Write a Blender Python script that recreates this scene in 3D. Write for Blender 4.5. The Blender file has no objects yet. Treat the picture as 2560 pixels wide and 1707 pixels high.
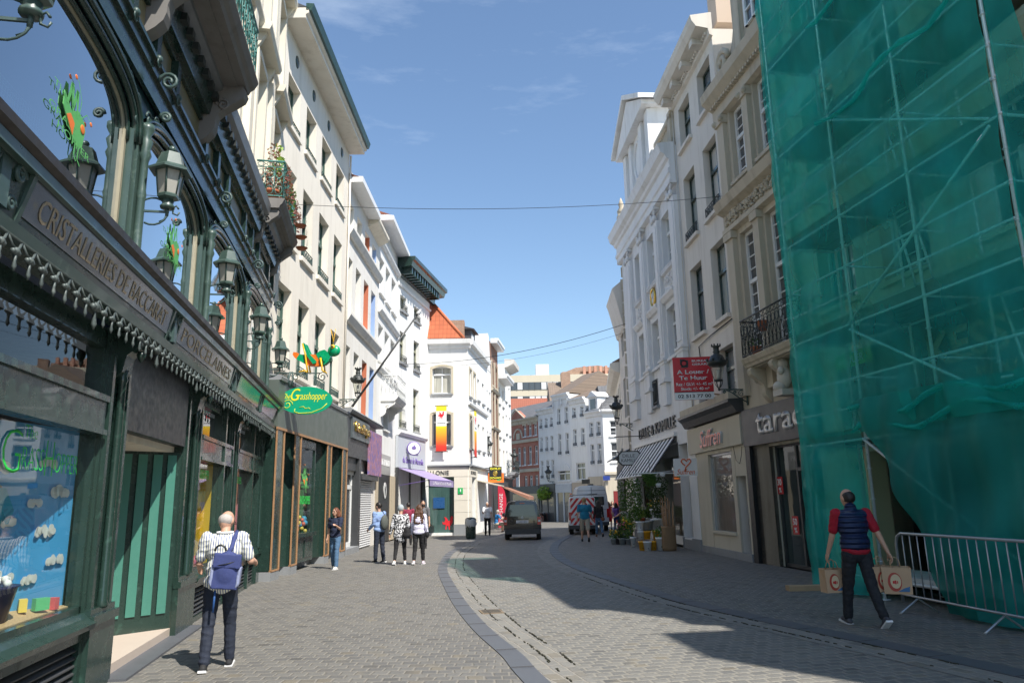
import bpy, bmesh, math, random
from mathutils import Vector, Matrix
random.seed(7)
SC = bpy.context.scene
COL = SC.collection
RAD = math.radians

# ------------------------------------------------------------ camera, sky, sun, exposure
FPX, CX, CY, EYE = 1842.0, 1280.0, 853.5, 1.68
PITCH = math.atan(398 / FPX); CP, SP = math.cos(PITCH), math.sin(PITCH)
ROLL = math.atan(.0192); CR, SR = math.cos(ROLL), math.sin(ROLL)
R0, U0, FW = Vector((1, 0, 0)), Vector((0, -SP, CP)), Vector((0, CP, SP))
RV = R0 * CR - U0 * SR
UV = R0 * SR + U0 * CR
cam = bpy.data.objects.new('camera', bpy.data.cameras.new('camera'))
COL.objects.link(cam)
cam.matrix_world = Matrix(((RV.x, UV.x, -FW.x, 0), (RV.y, UV.y, -FW.y, 0), (RV.z, UV.z, -FW.z, EYE), (0, 0, 0, 1)))
cam.data.sensor_width = 36
cam.data.lens = 36 * FPX / 2560
cam.data.clip_start = .05
cam.data.clip_end = 1500
SC.camera = cam

SUN_AZ, SUN_EL = math.atan2(.66, -.75), RAD(53)      # azimuth measured from +Y towards +X
world = bpy.data.worlds.new('World'); SC.world = world
world.use_nodes = True
wn, wl = world.node_tree.nodes, world.node_tree.links
wn.clear()
w_out = wn.new('ShaderNodeOutputWorld'); w_bg = wn.new('ShaderNodeBackground')
w_sky = wn.new('ShaderNodeTexSky'); w_sky.sky_type = 'NISHITA'; w_sky.sun_disc = False
w_sky.sun_elevation = SUN_EL; w_sky.sun_rotation = SUN_AZ
w_sky.air_density = 1.15; w_sky.dust_density = .35; w_sky.ozone_density = 2.4; w_sky.altitude = 0
w_tc = wn.new('ShaderNodeTexCoord'); w_map = wn.new('ShaderNodeMapping'); w_map.inputs['Scale'].default_value = (1.2, 1.2, 5)
w_n = wn.new('ShaderNodeTexNoise'); w_n.inputs['Scale'].default_value = 2.2; w_n.inputs['Detail'].default_value = 9; w_n.inputs['Roughness'].default_value = .62
w_r = wn.new('ShaderNodeValToRGB'); w_r.color_ramp.elements[0].position = .52; w_r.color_ramp.elements[1].position = .82
w_r.color_ramp.elements[0].color = (0, 0, 0, 1); w_r.color_ramp.elements[1].color = (.38, .38, .38, 1)
w_mix = wn.new('ShaderNodeMixRGB'); w_mix.inputs[2].default_value = (6.5, 7.0, 7.8, 1)
wl.new(w_tc.outputs['Generated'], w_map.inputs[0]); wl.new(w_map.outputs[0], w_n.inputs['Vector'])
wl.new(w_n.outputs['Fac'], w_r.inputs[0]); wl.new(w_r.outputs[0], w_mix.inputs[0]); wl.new(w_sky.outputs[0], w_mix.inputs[1])
w_t = wn.new('ShaderNodeMixRGB'); w_t.blend_type = 'MULTIPLY'; w_t.inputs[0].default_value = 1; w_t.inputs[2].default_value = (.98, 1.02, 1.04, 1)
wl.new(w_mix.outputs[0], w_t.inputs[1]); wl.new(w_t.outputs[0], w_bg.inputs[0]); wl.new(w_bg.outputs[0], w_out.inputs[0])
w_bg.inputs[1].default_value = .105
sun = bpy.data.objects.new('sun', bpy.data.lights.new('sun', 'SUN')); COL.objects.link(sun)
sun.data.energy = 4.2; sun.data.angle = RAD(.53); sun.data.color = (1, .95, .87)
sdir = Vector((math.sin(SUN_AZ) * math.cos(SUN_EL), math.cos(SUN_AZ) * math.cos(SUN_EL), math.sin(SUN_EL)))
sun.rotation_euler = sdir.to_track_quat('Z', 'Y').to_euler()
SC.view_settings.view_transform = 'Standard'; SC.view_settings.look = 'None'
SC.view_settings.exposure = .8; SC.view_settings.gamma = 1
SC.render.engine = 'CYCLES'
SC.cycles.max_bounces = 8; SC.cycles.transparent_max_bounces = 24
SC.cycles.use_denoising = True


def ray(x, y):
    a, b = (x - CX) / FPX, (CY - y) / FPX
    return RV * a + UV * b + FW


def gz(Y):
    return 0.0 if Y < 31 else -min((Y - 31) * .0122, .17)


def ground(x, y):
    """the point of the street seen at a pixel of the photograph"""
    r = ray(x, y); z = 0
    for _ in range(4):
        t = (z - EYE) / r.z; z = gz(r.y * t)
    return Vector((r.x * t, r.y * t, z))


def at(x, y, Y):
    r = ray(x, y); t = Y / r.y
    return Vector((r.x * t, Y, EYE + r.z * t))


# ------------------------------------------------------------ tags
def tag(o, label=None, cat=None, group=None, kind=None):
    for k, v in (('label', label), ('category', cat), ('group', group), ('kind', kind)):
        if v: o[k] = v
    return o


def thing(name, loc, rz, label, cat, group=None, kind=None):
    o = bpy.data.objects.new(name, None); COL.objects.link(o)
    o.empty_display_size = .2
    o.location = loc; o.rotation_euler = (0, 0, rz)
    return tag(o, label, cat, group, kind)


def kids(o):
    return [c for c in COL.objects if c.parent == o]


def copy_tree(o, parent=None):
    c = o.copy(); COL.objects.link(c); c.parent = parent
    if parent is not None: c.matrix_parent_inverse = o.matrix_parent_inverse.copy()
    for ch in kids(o): copy_tree(ch, c)
    return c


# ------------------------------------------------------------ mesh builder
SPLIT = {'dentil', 'panel_frame', 'orange_patch', 'wire_holder', 'shop_pier', 'splayed_side', 'scroll_bracket', 'scroll_ornament', 'rosette', 'pilaster', 'rusticated_pier', 'cornice_bracket', 'stone_pier', 'porch_panel_stripe', 'capital', 'balustrade',
         'shutter_jamb', 'chimney_stack', 'chimney_pot', 'stone_pilaster', 'plinth', 'modillion', 'brace', 'white_pot', 'toy', 'lintel', 'cornice_scroll', 'window_surround', 'spandrel_scroll', 'surround', 'painted_reveal', 'foam_', 'stone_plinth', 'black_pier', 'shopfront_panel', 'arm', 'side_panel', 'hind_leg', 'pole', 'painted_clouds', 'stick', 'flower'}
class MB:
    def __init__(s): s.v = []; s.f = []; s.sm = []

    def add(s, vs, fs, smooth=False):
        b = len(s.v); s.v += [tuple(v) for v in vs]
        for f in fs: s.f.append([b + i for i in f]); s.sm.append(smooth)
        return s

    def box(s, x0, x1, y0, y1, z0, z1):
        return s.add([(x0, y0, z0), (x1, y0, z0), (x1, y1, z0), (x0, y1, z0), (x0, y0, z1), (x1, y0, z1), (x1, y1, z1), (x0, y1, z1)],
                     [(0, 3, 2, 1), (4, 5, 6, 7), (0, 1, 5, 4), (1, 2, 6, 5), (2, 3, 7, 6), (3, 0, 4, 7)])

    def quad(s, a, b, c, d): return s.add([a, b, c, d], [(0, 1, 2, 3)])

    def obox(s, c, ax, ay, az):
        """box from centre and three half-axis vectors"""
        c, ax, ay, az = Vector(c), Vector(ax), Vector(ay), Vector(az)
        vs = [c + ax * i + ay * j + az * k for k in (-1, 1) for (i, j) in ((-1, -1), (1, -1), (1, 1), (-1, 1))]
        return s.add(vs, [(0, 3, 2, 1), (4, 5, 6, 7), (0, 1, 5, 4), (1, 2, 6, 5), (2, 3, 7, 6), (3, 0, 4, 7)])

    def disc(s, c, rx, rz, n=14):
        return s.add([(c[0] + rx * math.cos(2 * math.pi * k / n), c[1], c[2] + rz * math.sin(2 * math.pi * k / n)) for k in range(n)], [tuple(range(n))])

    def prism(s, poly, axis, a, b, smooth=False):
        """extrude a 2D polygon along an axis ('x','y','z') from a to b"""
        n = len(poly)
        def P(p, t): return {'x': (t, p[0], p[1]), 'y': (p[0], t, p[1]), 'z': (p[0], p[1], t)}[axis]
        vs = [P(p, a) for p in poly] + [P(p, b) for p in poly]
        fs = [list(range(n)), list(range(2 * n - 1, n - 1, -1))]
        s.add(vs, fs)
        base = len(s.v) - 2 * n
        for i in range(n):
            j = (i + 1) % n
            s.f.append([base + i, base + n + i, base + n + j, base + j]); s.sm.append(smooth)
        return s

    def tube(s, pts, r, n=6, closed=False, smooth=True):
        pts = [Vector(p) for p in pts]
        m = len(pts); rs = r if isinstance(r, (list, tuple)) else [r] * m
        vs = []; prev = None
        for i, p in enumerate(pts):
            if closed: t = pts[(i + 1) % m] - pts[i - 1]
            else: t = pts[min(i + 1, m - 1)] - pts[max(i - 1, 0)]
            if t.length < 1e-9: t = Vector((0, 0, 1))
            t.normalize()
            if prev is None:
                u = t.cross(Vector((0, 0, 1)))
                if u.length < 1e-3: u = t.cross(Vector((1, 0, 0)))
            else:
                u = prev - t * prev.dot(t)
                if u.length < 1e-6: u = t.cross(Vector((0, 1, .1)))
            u.normalize(); prev = u; w = t.cross(u)
            for k in range(n):
                a = 2 * math.pi * k / n
                vs.append(p + (u * math.cos(a) + w * math.sin(a)) * rs[i])
        fs = []
        for i in range(m if closed else m - 1):
            j = (i + 1) % m
            for k in range(n):
                l = (k + 1) % n
                fs.append((i * n + k, i * n + l, j * n + l, j * n + k))
        if not closed:
            fs.append(tuple(range(n - 1, -1, -1))); fs.append(tuple((m - 1) * n + k for k in range(n)))
        return s.add(vs, fs, smooth)

    def lathe(s, prof, c=(0, 0, 0), n=16, smooth=True, ang=0.0, cap=True):
        """prof: list of (radius, z)"""
        vs = []
        for r, z in prof:
            for k in range(n):
                a = 2 * math.pi * k / n + ang
                vs.append((c[0] + r * math.cos(a), c[1] + r * math.sin(a), c[2] + z))
        fs = []
        for i in range(len(prof) - 1):
            for k in range(n):
                l = (k + 1) % n
                fs.append((i * n + k, i * n + l, (i + 1) * n + l, (i + 1) * n + k))
        if cap:
            fs.append(tuple(range(n - 1, -1, -1))); fs.append(tuple((len(prof) - 1) * n + k for k in range(n)))
        return s.add(vs, fs, smooth)

    def ball(s, c, r, n=10, m=6, M=None):
        r = r if isinstance(r, (tuple, list)) else (r, r, r)
        vs = []
        for i in range(1, m):
            t = math.pi * i / m
            for k in range(n):
                a = 2 * math.pi * k / n
                vs.append(Vector((r[0] * math.sin(t) * math.cos(a), r[1] * math.sin(t) * math.sin(a), r[2] * math.cos(t))))
        vs += [Vector((0, 0, r[2])), Vector((0, 0, -r[2]))]
        if M is not None: vs = [M @ v for v in vs]
        vs = [v + Vector(c) for v in vs]
        fs = []
        for i in range(m - 2):
            for k in range(n):
                l = (k + 1) % n
                fs.append((i * n + k, (i + 1) * n + k, (i + 1) * n + l, i * n + l))
        T, B = (m - 1) * n, (m - 1) * n + 1
        for k in range(n):
            l = (k + 1) % n
            fs.append((T, k, l)); fs.append((B, (m - 2) * n + l, (m - 2) * n + k))
        return s.add(vs, fs, True)

    def cap(s, a, b, ra, rb, n=10):
        """tapered limb segment with round ends"""
        a, b = Vector(a), Vector(b); d = b - a
        L = d.length
        if L < 1e-6: return s.ball(a, max(ra, rb), n)
        d.normalize(); pts = []; rs = []
        for i in range(4):
            t = math.pi / 2 * (i / 4); pts.append(a - d * ra * math.cos(t)); rs.append(max(ra * math.sin(t), ra * .08))
        for i in range(4, -1, -1):
            t = math.pi / 2 * (i / 4)
            if i == 4: pts.append(a); rs.append(ra); pts.append(b); rs.append(rb)
            else: pts.append(b + d * rb * math.cos(t)); rs.append(max(rb * math.sin(t), rb * .08))
        return s.tube(pts, rs, n)

    def pieces(s, gap=.015):
        n = len(s.v); par = list(range(n))
        def fd(x):
            while par[x] != x: par[x] = par[par[x]]; x = par[x]
            return x
        for f in s.f:
            for i in f[1:]: par[fd(i)] = fd(f[0])
        isl = {}
        for fi, f in enumerate(s.f): isl.setdefault(fd(f[0]), []).append(fi)
        G = []
        for fs in isl.values():
            vs = [s.v[i] for fi in fs for i in s.f[fi]]; lo = [min(v[k] for v in vs) - gap for k in range(3)]; hi = [max(v[k] for v in vs) + gap for k in range(3)]
            fs = list(fs); again = True
            while again:
                again = False
                for g in G:
                    if all(g[0][k] <= hi[k] and lo[k] <= g[1][k] for k in range(3)):
                        lo = [min(lo[k], g[0][k]) for k in range(3)]; hi = [max(hi[k], g[1][k]) for k in range(3)]; fs += g[2]; G.remove(g); again = True; break
            G.append((lo, hi, fs))
        return [g[2] for g in G]

    def split(s, name, mat, parent=None):
        o = None
        for fs in s.pieces():
            m = MB(); mp = {}
            for fi in sorted(fs):
                for i in s.f[fi]:
                    if i not in mp: mp[i] = len(m.v); m.v.append(s.v[i])
                m.f.append([mp[i] for i in s.f[fi]]); m.sm.append(s.sm[fi])
            o = m.build(name, mat, parent, None, True)
        return o

    def build(s, name, mat, parent=None, smooth=None, whole=False):
        if not whole and name in SPLIT: return s.split(name, mat, parent)
        me = bpy.data.meshes.new(name)
        me.from_pydata([tuple(v) for v in s.v], [], s.f)
        for i, p in enumerate(me.polygons): p.use_smooth = s.sm[i] if smooth is None else smooth
        if mat: me.materials.append(mat)
        me.update()
        o = bpy.data.objects.new(name, me); COL.objects.link(o)
        if parent is not None: o.parent = parent
        return o


def remesh(mb, vox, smooth=2):
    """fuse overlapping pieces into one continuous surface"""
    me = bpy.data.meshes.new('tmp'); me.from_pydata([tuple(v) for v in mb.v], [], mb.f); me.update()
    o = bpy.data.objects.new('tmp', me); COL.objects.link(o)
    m = o.modifiers.new('r', 'REMESH'); m.mode = 'VOXEL'; m.voxel_size = vox; m.use_smooth_shade = True
    if smooth:
        s = o.modifiers.new('s', 'SMOOTH'); s.factor = .5; s.iterations = smooth
    dg = bpy.context.evaluated_depsgraph_get(); dg.update()
    res = bpy.data.meshes.new_from_object(o.evaluated_get(dg))
    bpy.data.objects.remove(o); bpy.data.meshes.remove(me)
    for p in res.polygons: p.use_smooth = True
    return res


def mesh_obj(name, me, mat, parent=None):
    me.materials.clear(); me.materials.append(mat); me.name = name
    o = bpy.data.objects.new(name, me); COL.objects.link(o)
    if parent is not None: o.parent = parent
    return o


# ------------------------------------------------------------ materials
MATS = {}


def nodes(name):
    m = bpy.data.materials.new(name); m.use_nodes = True
    nt = m.node_tree; n = nt.nodes; n.clear()
    out = n.new('ShaderNodeOutputMaterial'); b = n.new('ShaderNodeBsdfPrincipled')
    nt.links.new(b.outputs[0], out.inputs[0])
    return m, nt, n, nt.links, b, out


def noise(nt, scale, detail=4, vec=None, rough=.55, stretch=None):
    n = nt.nodes.new('ShaderNodeTexNoise'); n.inputs['Scale'].default_value = scale; n.inputs['Detail'].default_value = detail
    n.inputs['Roughness'].default_value = rough
    tc = nt.nodes.new('ShaderNodeTexCoord')
    src = tc.outputs['Object'] if vec is None else vec
    if stretch:
        mp = nt.nodes.new('ShaderNodeMapping'); mp.inputs['Scale'].default_value = stretch
        nt.links.new(src, mp.inputs[0]); src = mp.outputs[0]
    nt.links.new(src, n.inputs['Vector'])
    return n.outputs['Fac']


def ramp(nt, fac, stops):
    r = nt.nodes.new('ShaderNodeValToRGB'); e = r.color_ramp.elements
    while len(e) < len(stops): e.new(.5)
    for i, (p, c) in enumerate(stops):
        e[i].position = p; c = c if len(c) == 4 else (*c, 1); e[i].color = c
    nt.links.new(fac, r.inputs[0]); return r.outputs[0]


def mixc(nt, fac, a, b, mode='MIX'):
    m = nt.nodes.new('ShaderNodeMixRGB'); m.blend_type = mode
    for i, v in ((0, fac), (1, a), (2, b)):
        if hasattr(v, 'is_linked') or hasattr(v, 'links'): nt.links.new(v, m.inputs[i])
        elif i == 0: m.inputs[0].default_value = v
        else: m.inputs[i].default_value = (*v, 1) if len(v) == 3 else v
    return m.outputs[0]


def bump(nt, b, h, strength=.3, dist=.02):
    n = nt.nodes.new('ShaderNodeBump'); n.inputs['Strength'].default_value = strength; n.inputs['Distance'].default_value = dist
    nt.links.new(h, n.inputs['Height']); nt.links.new(n.outputs[0], b.inputs['Normal'])
    return n


def mul(c, k): return tuple(min(1, x * k) for x in c)


def plaster(name, col, dirt=.25, rough=.85, stain=(.45, .41, .34)):
    if name in MATS: return MATS[name]
    m, nt, n, L, b, out = nodes(name)
    big = noise(nt, .55, 5); streak = noise(nt, 2.2, 6, stretch=(1.6, 1.6, .16)); fine = noise(nt, 45, 3)
    c = mixc(nt, ramp(nt, big, [(.3, (0, 0, 0)), (.75, (.55, .55, .55))]), col, mul(col, .9))
    s = ramp(nt, streak, [(.47, (0, 0, 0)), (.72, (dirt, dirt, dirt)), (.9, (min(1, dirt * 1.6),) * 3)])
    s = mixc(nt, 1, s, ramp(nt, noise(nt, .9, 3), [(.35, (.25, .25, .25)), (.65, (1, 1, 1))]), 'MULTIPLY')
    c = mixc(nt, s, c, tuple(x * y for x, y in zip(col, stain)))
    c = mixc(nt, .12, c, ramp(nt, fine, [(.3, mul(col, .75)), (.7, col)]))
    L.new(c, b.inputs['Base Color']); b.inputs['Roughness'].default_value = rough
    bump(nt, b, noise(nt, 30, 5), .12, .01)
    MATS[name] = m; return m


def paint(name, col, rough=.5, metal=0, var=.12, wear=None, scale=6, coat=0, bmp=.05):
    if name in MATS: return MATS[name]
    m, nt, n, L, b, out = nodes(name)
    c = mixc(nt, noise(nt, scale, 5), mul(col, 1 - var), mul(col, 1 + var))
    if wear:
        w = ramp(nt, noise(nt, scale * 3, 8), [(.6, (0, 0, 0)), (.72, (.7, .7, .7))])
        c = mixc(nt, w, c, wear)
    L.new(c, b.inputs['Base Color']); b.inputs['Metallic'].default_value = metal
    rr = ramp(nt, noise(nt, scale * 2, 4), [(.3, (rough * .8,) * 3), (.7, (min(1, rough * 1.2),) * 3)])
    L.new(rr, b.inputs['Roughness'])
    b.inputs['Coat Weight'].default_value = coat
    if bmp: bump(nt, b, noise(nt, scale * 4, 4), bmp, .01)
    MATS[name] = m; return m


def glossy_pane(name, col, rough=.03, wav=.06):
    """window with a room or curtain behind: dull colour under a mirror-like sheet"""
    if name in MATS: return MATS[name]
    m, nt, n, L, b, out = nodes(name)
    st = noise(nt, 3.0, 3, stretch=(9, 1, .25))
    L.new(mixc(nt, ramp(nt, st, [(.35, (0, 0, 0)), (.65, (1, 1, 1))]), mul(col, .62), col), b.inputs['Base Color'])
    b.inputs['Roughness'].default_value = .6
    b.inputs['Coat Weight'].default_value = 1; b.inputs['Coat Roughness'].default_value = rough; b.inputs['Coat IOR'].default_value = 1.75
    bp = n.new('ShaderNodeBump'); bp.inputs['Strength'].default_value = wav; bp.inputs['Distance'].default_value = .05
    L.new(noise(nt, 1.6, 2), bp.inputs['Height']); L.new(bp.outputs[0], b.inputs['Coat Normal'])
    MATS[name] = m; return m


def clear_glass(name, tint=(.85, .9, .88), ior=1.6, boost=1.0):
    if name in MATS: return MATS[name]
    m, nt, n, L, b, out = nodes(name); n.remove(b)
    t = n.new('ShaderNodeBsdfTransparent'); t.inputs[0].default_value = (*tint, 1)
    g = n.new('ShaderNodeBsdfGlossy'); g.inputs['Roughness'].default_value = .012; g.inputs['Color'].default_value = (.95, .97, 1, 1)
    ge = n.new('ShaderNodeNewGeometry'); dp = n.new('ShaderNodeVectorMath'); dp.operation = 'DOT_PRODUCT'; L.new(ge.outputs['Incoming'], dp.inputs[0]); L.new(ge.outputs['Normal'], dp.inputs[1])
    def mt_(op, a, b_=None):
        q = n.new('ShaderNodeMath'); q.operation = op; q.use_clamp = op != 'POWER'
        for i, v in enumerate((a, b_)):
            if v is None: continue
            if isinstance(v, (int, float)): q.inputs[i].default_value = v
            else: L.new(v, q.inputs[i])
        return q.outputs[0]
    f0 = ((ior - 1) / (ior + 1)) ** 2; sch = mt_('ADD', mt_('MULTIPLY', mt_('POWER', mt_('SUBTRACT', 1.0, mt_('ABSOLUTE', dp.outputs['Value'])), 5.0), 1 - f0), f0)
    bp = n.new('ShaderNodeBump'); bp.inputs['Strength'].default_value = .03; bp.inputs['Distance'].default_value = .05
    L.new(noise(nt, .9, 2), bp.inputs['Height']); L.new(bp.outputs[0], g.inputs['Normal'])
    mx = n.new('ShaderNodeMixShader'); mt = n.new('ShaderNodeMath'); mt.operation = 'MULTIPLY'; mt.inputs[1].default_value = boost; mt.use_clamp = True
    L.new(sch, mt.inputs[0]); L.new(mt.outputs[0], mx.inputs[0]); L.new(t.outputs[0], mx.inputs[1]); L.new(g.outputs[0], mx.inputs[2])
    L.new(mx.outputs[0], out.inputs[0])
    MATS[name] = m; return m


def brick(name, c1, c2, mortar, w=.22, h=.075, axis='xz', rough=.85, off=.5):
    if name in MATS: return MATS[name]
    m, nt, n, L, b, out = nodes(name)
    tc = n.new('ShaderNodeTexCoord'); sp = n.new('ShaderNodeSeparateXYZ'); cb = n.new('ShaderNodeCombineXYZ')
    L.new(tc.outputs['Object'], sp.inputs[0])
    ad = n.new('ShaderNodeMath'); L.new(sp.outputs[0], ad.inputs[0]); L.new(sp.outputs[1], ad.inputs[1])
    L.new(ad.outputs[0], cb.inputs[0]); L.new(sp.outputs[2], cb.inputs[1])
    t = n.new('ShaderNodeTexBrick'); t.inputs['Scale'].default_value = 1; t.inputs['Brick Width'].default_value = w; t.inputs['Row Height'].default_value = h
    t.inputs['Mortar Size'].default_value = .008; t.offset = off
    t.inputs['Color1'].default_value = (*c1, 1); t.inputs['Color2'].default_value = (*c2, 1); t.inputs['Mortar'].default_value = (*mortar, 1)
    L.new(cb.outputs[0], t.inputs['Vector'])
    c = mixc(nt, ramp(nt, noise(nt, 1.2, 6), [(.4, (0, 0, 0)), (.8, (.5, .5, .5))]), t.outputs[0], mul(c1, .5))
    L.new(c, b.inputs['Base Color']); b.inputs['Roughness'].default_value = rough
    bump(nt, b, t.outputs['Fac'], -.4, .01)
    MATS[name] = m; return m


def tiles(name, c1, c2, w=.24, h=.3):
    """clay pantiles on a slope: rows and waves"""
    if name in MATS: return MATS[name]
    m, nt, n, L, b, out = nodes(name)
    tc = n.new('ShaderNodeTexCoord'); sp = n.new('ShaderNodeSeparateXYZ'); cb = n.new('ShaderNodeCombineXYZ')
    L.new(tc.outputs['Object'], sp.inputs[0]); L.new(sp.outputs[0], cb.inputs[0]); L.new(sp.outputs[2], cb.inputs[1])
    t = n.new('ShaderNodeTexBrick'); t.inputs['Scale'].default_value = 1; t.inputs['Brick Width'].default_value = w; t.inputs['Row Height'].default_value = h
    t.inputs['Mortar Size'].default_value = .02; t.inputs['Mortar Smooth'].default_value = .6; t.offset = 0
    t.inputs['Color1'].default_value = (*c1, 1); t.inputs['Color2'].default_value = (*c2, 1); t.inputs['Mortar'].default_value = (*mul(c1, .35), 1)
    L.new(cb.outputs[0], t.inputs['Vector'])
    c = mixc(nt, noise(nt, 2.5, 6), t.outputs[0], mul(c2, .7)); L.new(c, b.inputs['Base Color']); b.inputs['Roughness'].default_value = .8
    bump(nt, b, t.outputs['Fac'], -1, .05)
    MATS[name] = m; return m


def setts(name, c1, c2, mortar, w, h, rot=0, mort=.014, tint=(.2, .17, .12), gain=1.0):
    """weathered street setts with sandy joints"""
    if name in MATS: return MATS[name]
    m, nt, n, L, b, out = nodes(name)
    tc = n.new('ShaderNodeTexCoord'); mp = n.new('ShaderNodeMapping'); mp.inputs['Rotation'].default_value = (0, 0, rot)
    L.new(tc.outputs['Object'], mp.inputs[0])
    nv = n.new('ShaderNodeTexNoise'); nv.inputs['Scale'].default_value = 2.6; nv.inputs['Detail'].default_value = 4
    L.new(tc.outputs['Object'], nv.inputs['Vector'])
    sub = n.new('ShaderNodeVectorMath'); sub.operation = 'SUBTRACT'; sub.inputs[1].default_value = (.5, .5, .5); L.new(nv.outputs['Color'], sub.inputs[0])
    scl = n.new('ShaderNodeVectorMath'); scl.operation = 'SCALE'; scl.inputs['Scale'].default_value = .1; L.new(sub.outputs[0], scl.inputs[0])
    add = n.new('ShaderNodeVectorMath'); L.new(mp.outputs[0], add.inputs[0]); L.new(scl.outputs[0], add.inputs[1])
    def bt(ca, cb_, mo, ms, sm):
        t = n.new('ShaderNodeTexBrick'); t.inputs['Scale'].default_value = 1; t.inputs['Brick Width'].default_value = w; t.inputs['Row Height'].default_value = h
        t.inputs['Mortar Size'].default_value = ms; t.inputs['Mortar Smooth'].default_value = sm
        t.inputs['Color1'].default_value = (*ca, 1); t.inputs['Color2'].default_value = (*cb_, 1); t.inputs['Mortar'].default_value = (*mo, 1)
        L.new(add.outputs[0], t.inputs['Vector']); return t
    t1 = bt(c1, c2, mortar, mort, .35)
    t2 = bt((0, 0, 0), (1, 1, 1), (.5, .5, .5), mort, .3)
    odd = ramp(nt, t2.outputs[0], [(.0, (1, 1, 1)), (.1, (0, 0, 0)), (.9, (0, 0, 0)), (1, (.9, .9, .9))])
    c = mixc(nt, ramp(nt, noise(nt, .35, 6), [(.35, (0, 0, 0)), (.7, (.6, .6, .6))]), t1.outputs[0], mixc(nt, .5, t1.outputs[0], mul(mortar, .8)))
    c = mixc(nt, mixc(nt, .75, (0, 0, 0), odd), c, ramp(nt, noise(nt, 1.7, 1), [(.45, mul(c1, .45)), (.55, tint)]))
    c = mixc(nt, ramp(nt, noise(nt, 38, 5), [(.35, (.22, .22, .22)), (.75, (0, 0, 0))]), c, mul(c1, .3))
    c = mixc(nt, ramp(nt, noise(nt, .8, 9, rough=.7), [(.58, (0, 0, 0)), (.75, (.35, .35, .35))]), c, mul(c1, .4))
    L.new(c, b.inputs['Base Color'])
    L.new(ramp(nt, noise(nt, 5, 4), [(.3, (.55, .55, .55)), (.7, (.8, .8, .8))]), b.inputs['Roughness'])
    t3 = bt((1, 1, 1), (.75, .75, .75), (0, 0, 0), mort * 1.7, 1.0)
    h1 = mixc(nt, .3, t3.outputs[0], noise(nt, 14, 5))
    bump(nt, b, h1, .85, .016)
    MATS[name] = m; return m


def text(s, mat, parent, u, y, z, width=None, height=None, extrude=.01, name='lettering', rz=0, shear=0, align='LEFT', bold=0, space=1):
    cu = bpy.data.curves.new('t', 'FONT'); cu.body = s; cu.extrude = 0; cu.size = 1; cu.shear = shear; cu.offset = bold
    cu.space_character = space; cu.resolution_u = 3
    o = bpy.data.objects.new('t', cu); COL.objects.link(o)
    dg = bpy.context.evaluated_depsgraph_get(); dg.update()
    me = bpy.data.meshes.new_from_object(o.evaluated_get(dg)); bpy.data.objects.remove(o)
    xs = [v.co.x for v in me.vertices]; ys = [v.co.y for v in me.vertices]
    x0, x1, y0, y1 = min(xs), max(xs), min(ys), max(ys)
    sy = height / (y1 - y0) if height else None
    sx = width / (x1 - x0) if width else sy
    if sy is None: sy = sx
    bm = bmesh.new(); bm.from_mesh(me)
    if extrude > 0:
        r = bmesh.ops.extrude_face_region(bm, geom=bm.faces[:])
        for g in r['geom']:
            if isinstance(g, bmesh.types.BMVert): g.co.z += 1
    for v in bm.verts:
        X = (v.co.x - (x0 if align == 'LEFT' else (x0 + x1) / 2)) * sx; Z = (v.co.y - y0) * sy
        v.co = Vector((X, -v.co.z * extrude, Z))
    bm.to_mesh(me); bm.free()
    o = mesh_obj(name, me, mat, parent); o.location = (u, y, z); o.rotation_euler = (0, 0, rz)
    return o


# common materials
M_IRON = paint('black_iron', (.028, .034, .033), .45, var=.3, wear=(.05, .045, .04))
M_GIRON = paint('green_iron', (.045, .08, .075), .45, var=.25, wear=(.12, .17, .15))
M_DKGREEN = paint('dark_green_gloss', (.018, .04, .032), .28, var=.12, coat=.3, scale=3, wear=(.04, .09, .07))
M_GREEN2 = paint('mid_green_gloss', (.05, .085, .072), .34, var=.15, coat=.2, scale=3, wear=(.13, .18, .15))
M_LGREEN = paint('sea_green_panel', (.06, .2, .155), .42, var=.06)
M_WINGREEN = paint('green_window_paint', (.05, .105, .085), .5)
M_WHITEPAINT = paint('white_window_paint', (.72, .73, .72), .5, var=.05)
M_DARK = paint('dark_recess', (.012, .012, .013), .8)
M_BLACKP = paint('black_paint', (.018, .019, .021), .4)
M_GREYP = paint('charcoal_paint', (.05, .052, .055), .45)
M_STONE = plaster('blue_stone', (.26, .27, .28), .3, .7)
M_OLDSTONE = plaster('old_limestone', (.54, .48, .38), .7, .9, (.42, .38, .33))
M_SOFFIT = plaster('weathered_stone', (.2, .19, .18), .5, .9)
M_STEEL = paint('galvanised_steel', (.42, .44, .46), .4, .7, var=.15)
M_WOOD = paint('oak_trim', (.36, .2, .1), .5, var=.2, scale=10)
M_CURT = glossy_pane('curtained_pane', (.5, .49, .42))
M_PALE = glossy_pane('pale_pane', (.36, .4, .38))
M_DPANE = glossy_pane('dark_pane', (.045, .05, .055))
M_GLASS = clear_glass('shop_glass')
M_GLASSB = clear_glass('arcade_glass', (.65, .72, .8), 2.3, 2.6)
M_LACE = glossy_pane('lace_curtain_pane', (.66, .66, .62))
M_BLUEP = glossy_pane('dim_blue_pane', (.12, .15, .18))
M_WHITE = plaster('white_plaster', (.8, .775, .72), .45)
M_CREAM = plaster('cream_plaster', (.78, .72, .6), .42)
M_OFFW = plaster('off_white_plaster', (.82, .765, .67), .42)
M_BRIGHT = plaster('bright_white_plaster', (.82, .815, .79), .42)
M_GREYW = plaster('grey_white_plaster', (.7, .655, .59), .45)
M_COOLW = plaster('cool_white_paint', (.76, .765, .765), .42)
M_ZINC = paint('zinc', (.22, .23, .24), .5, .4, var=.2)
M_SLATE = paint('slate', (.07, .075, .085), .6, var=.3, scale=9)
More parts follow.
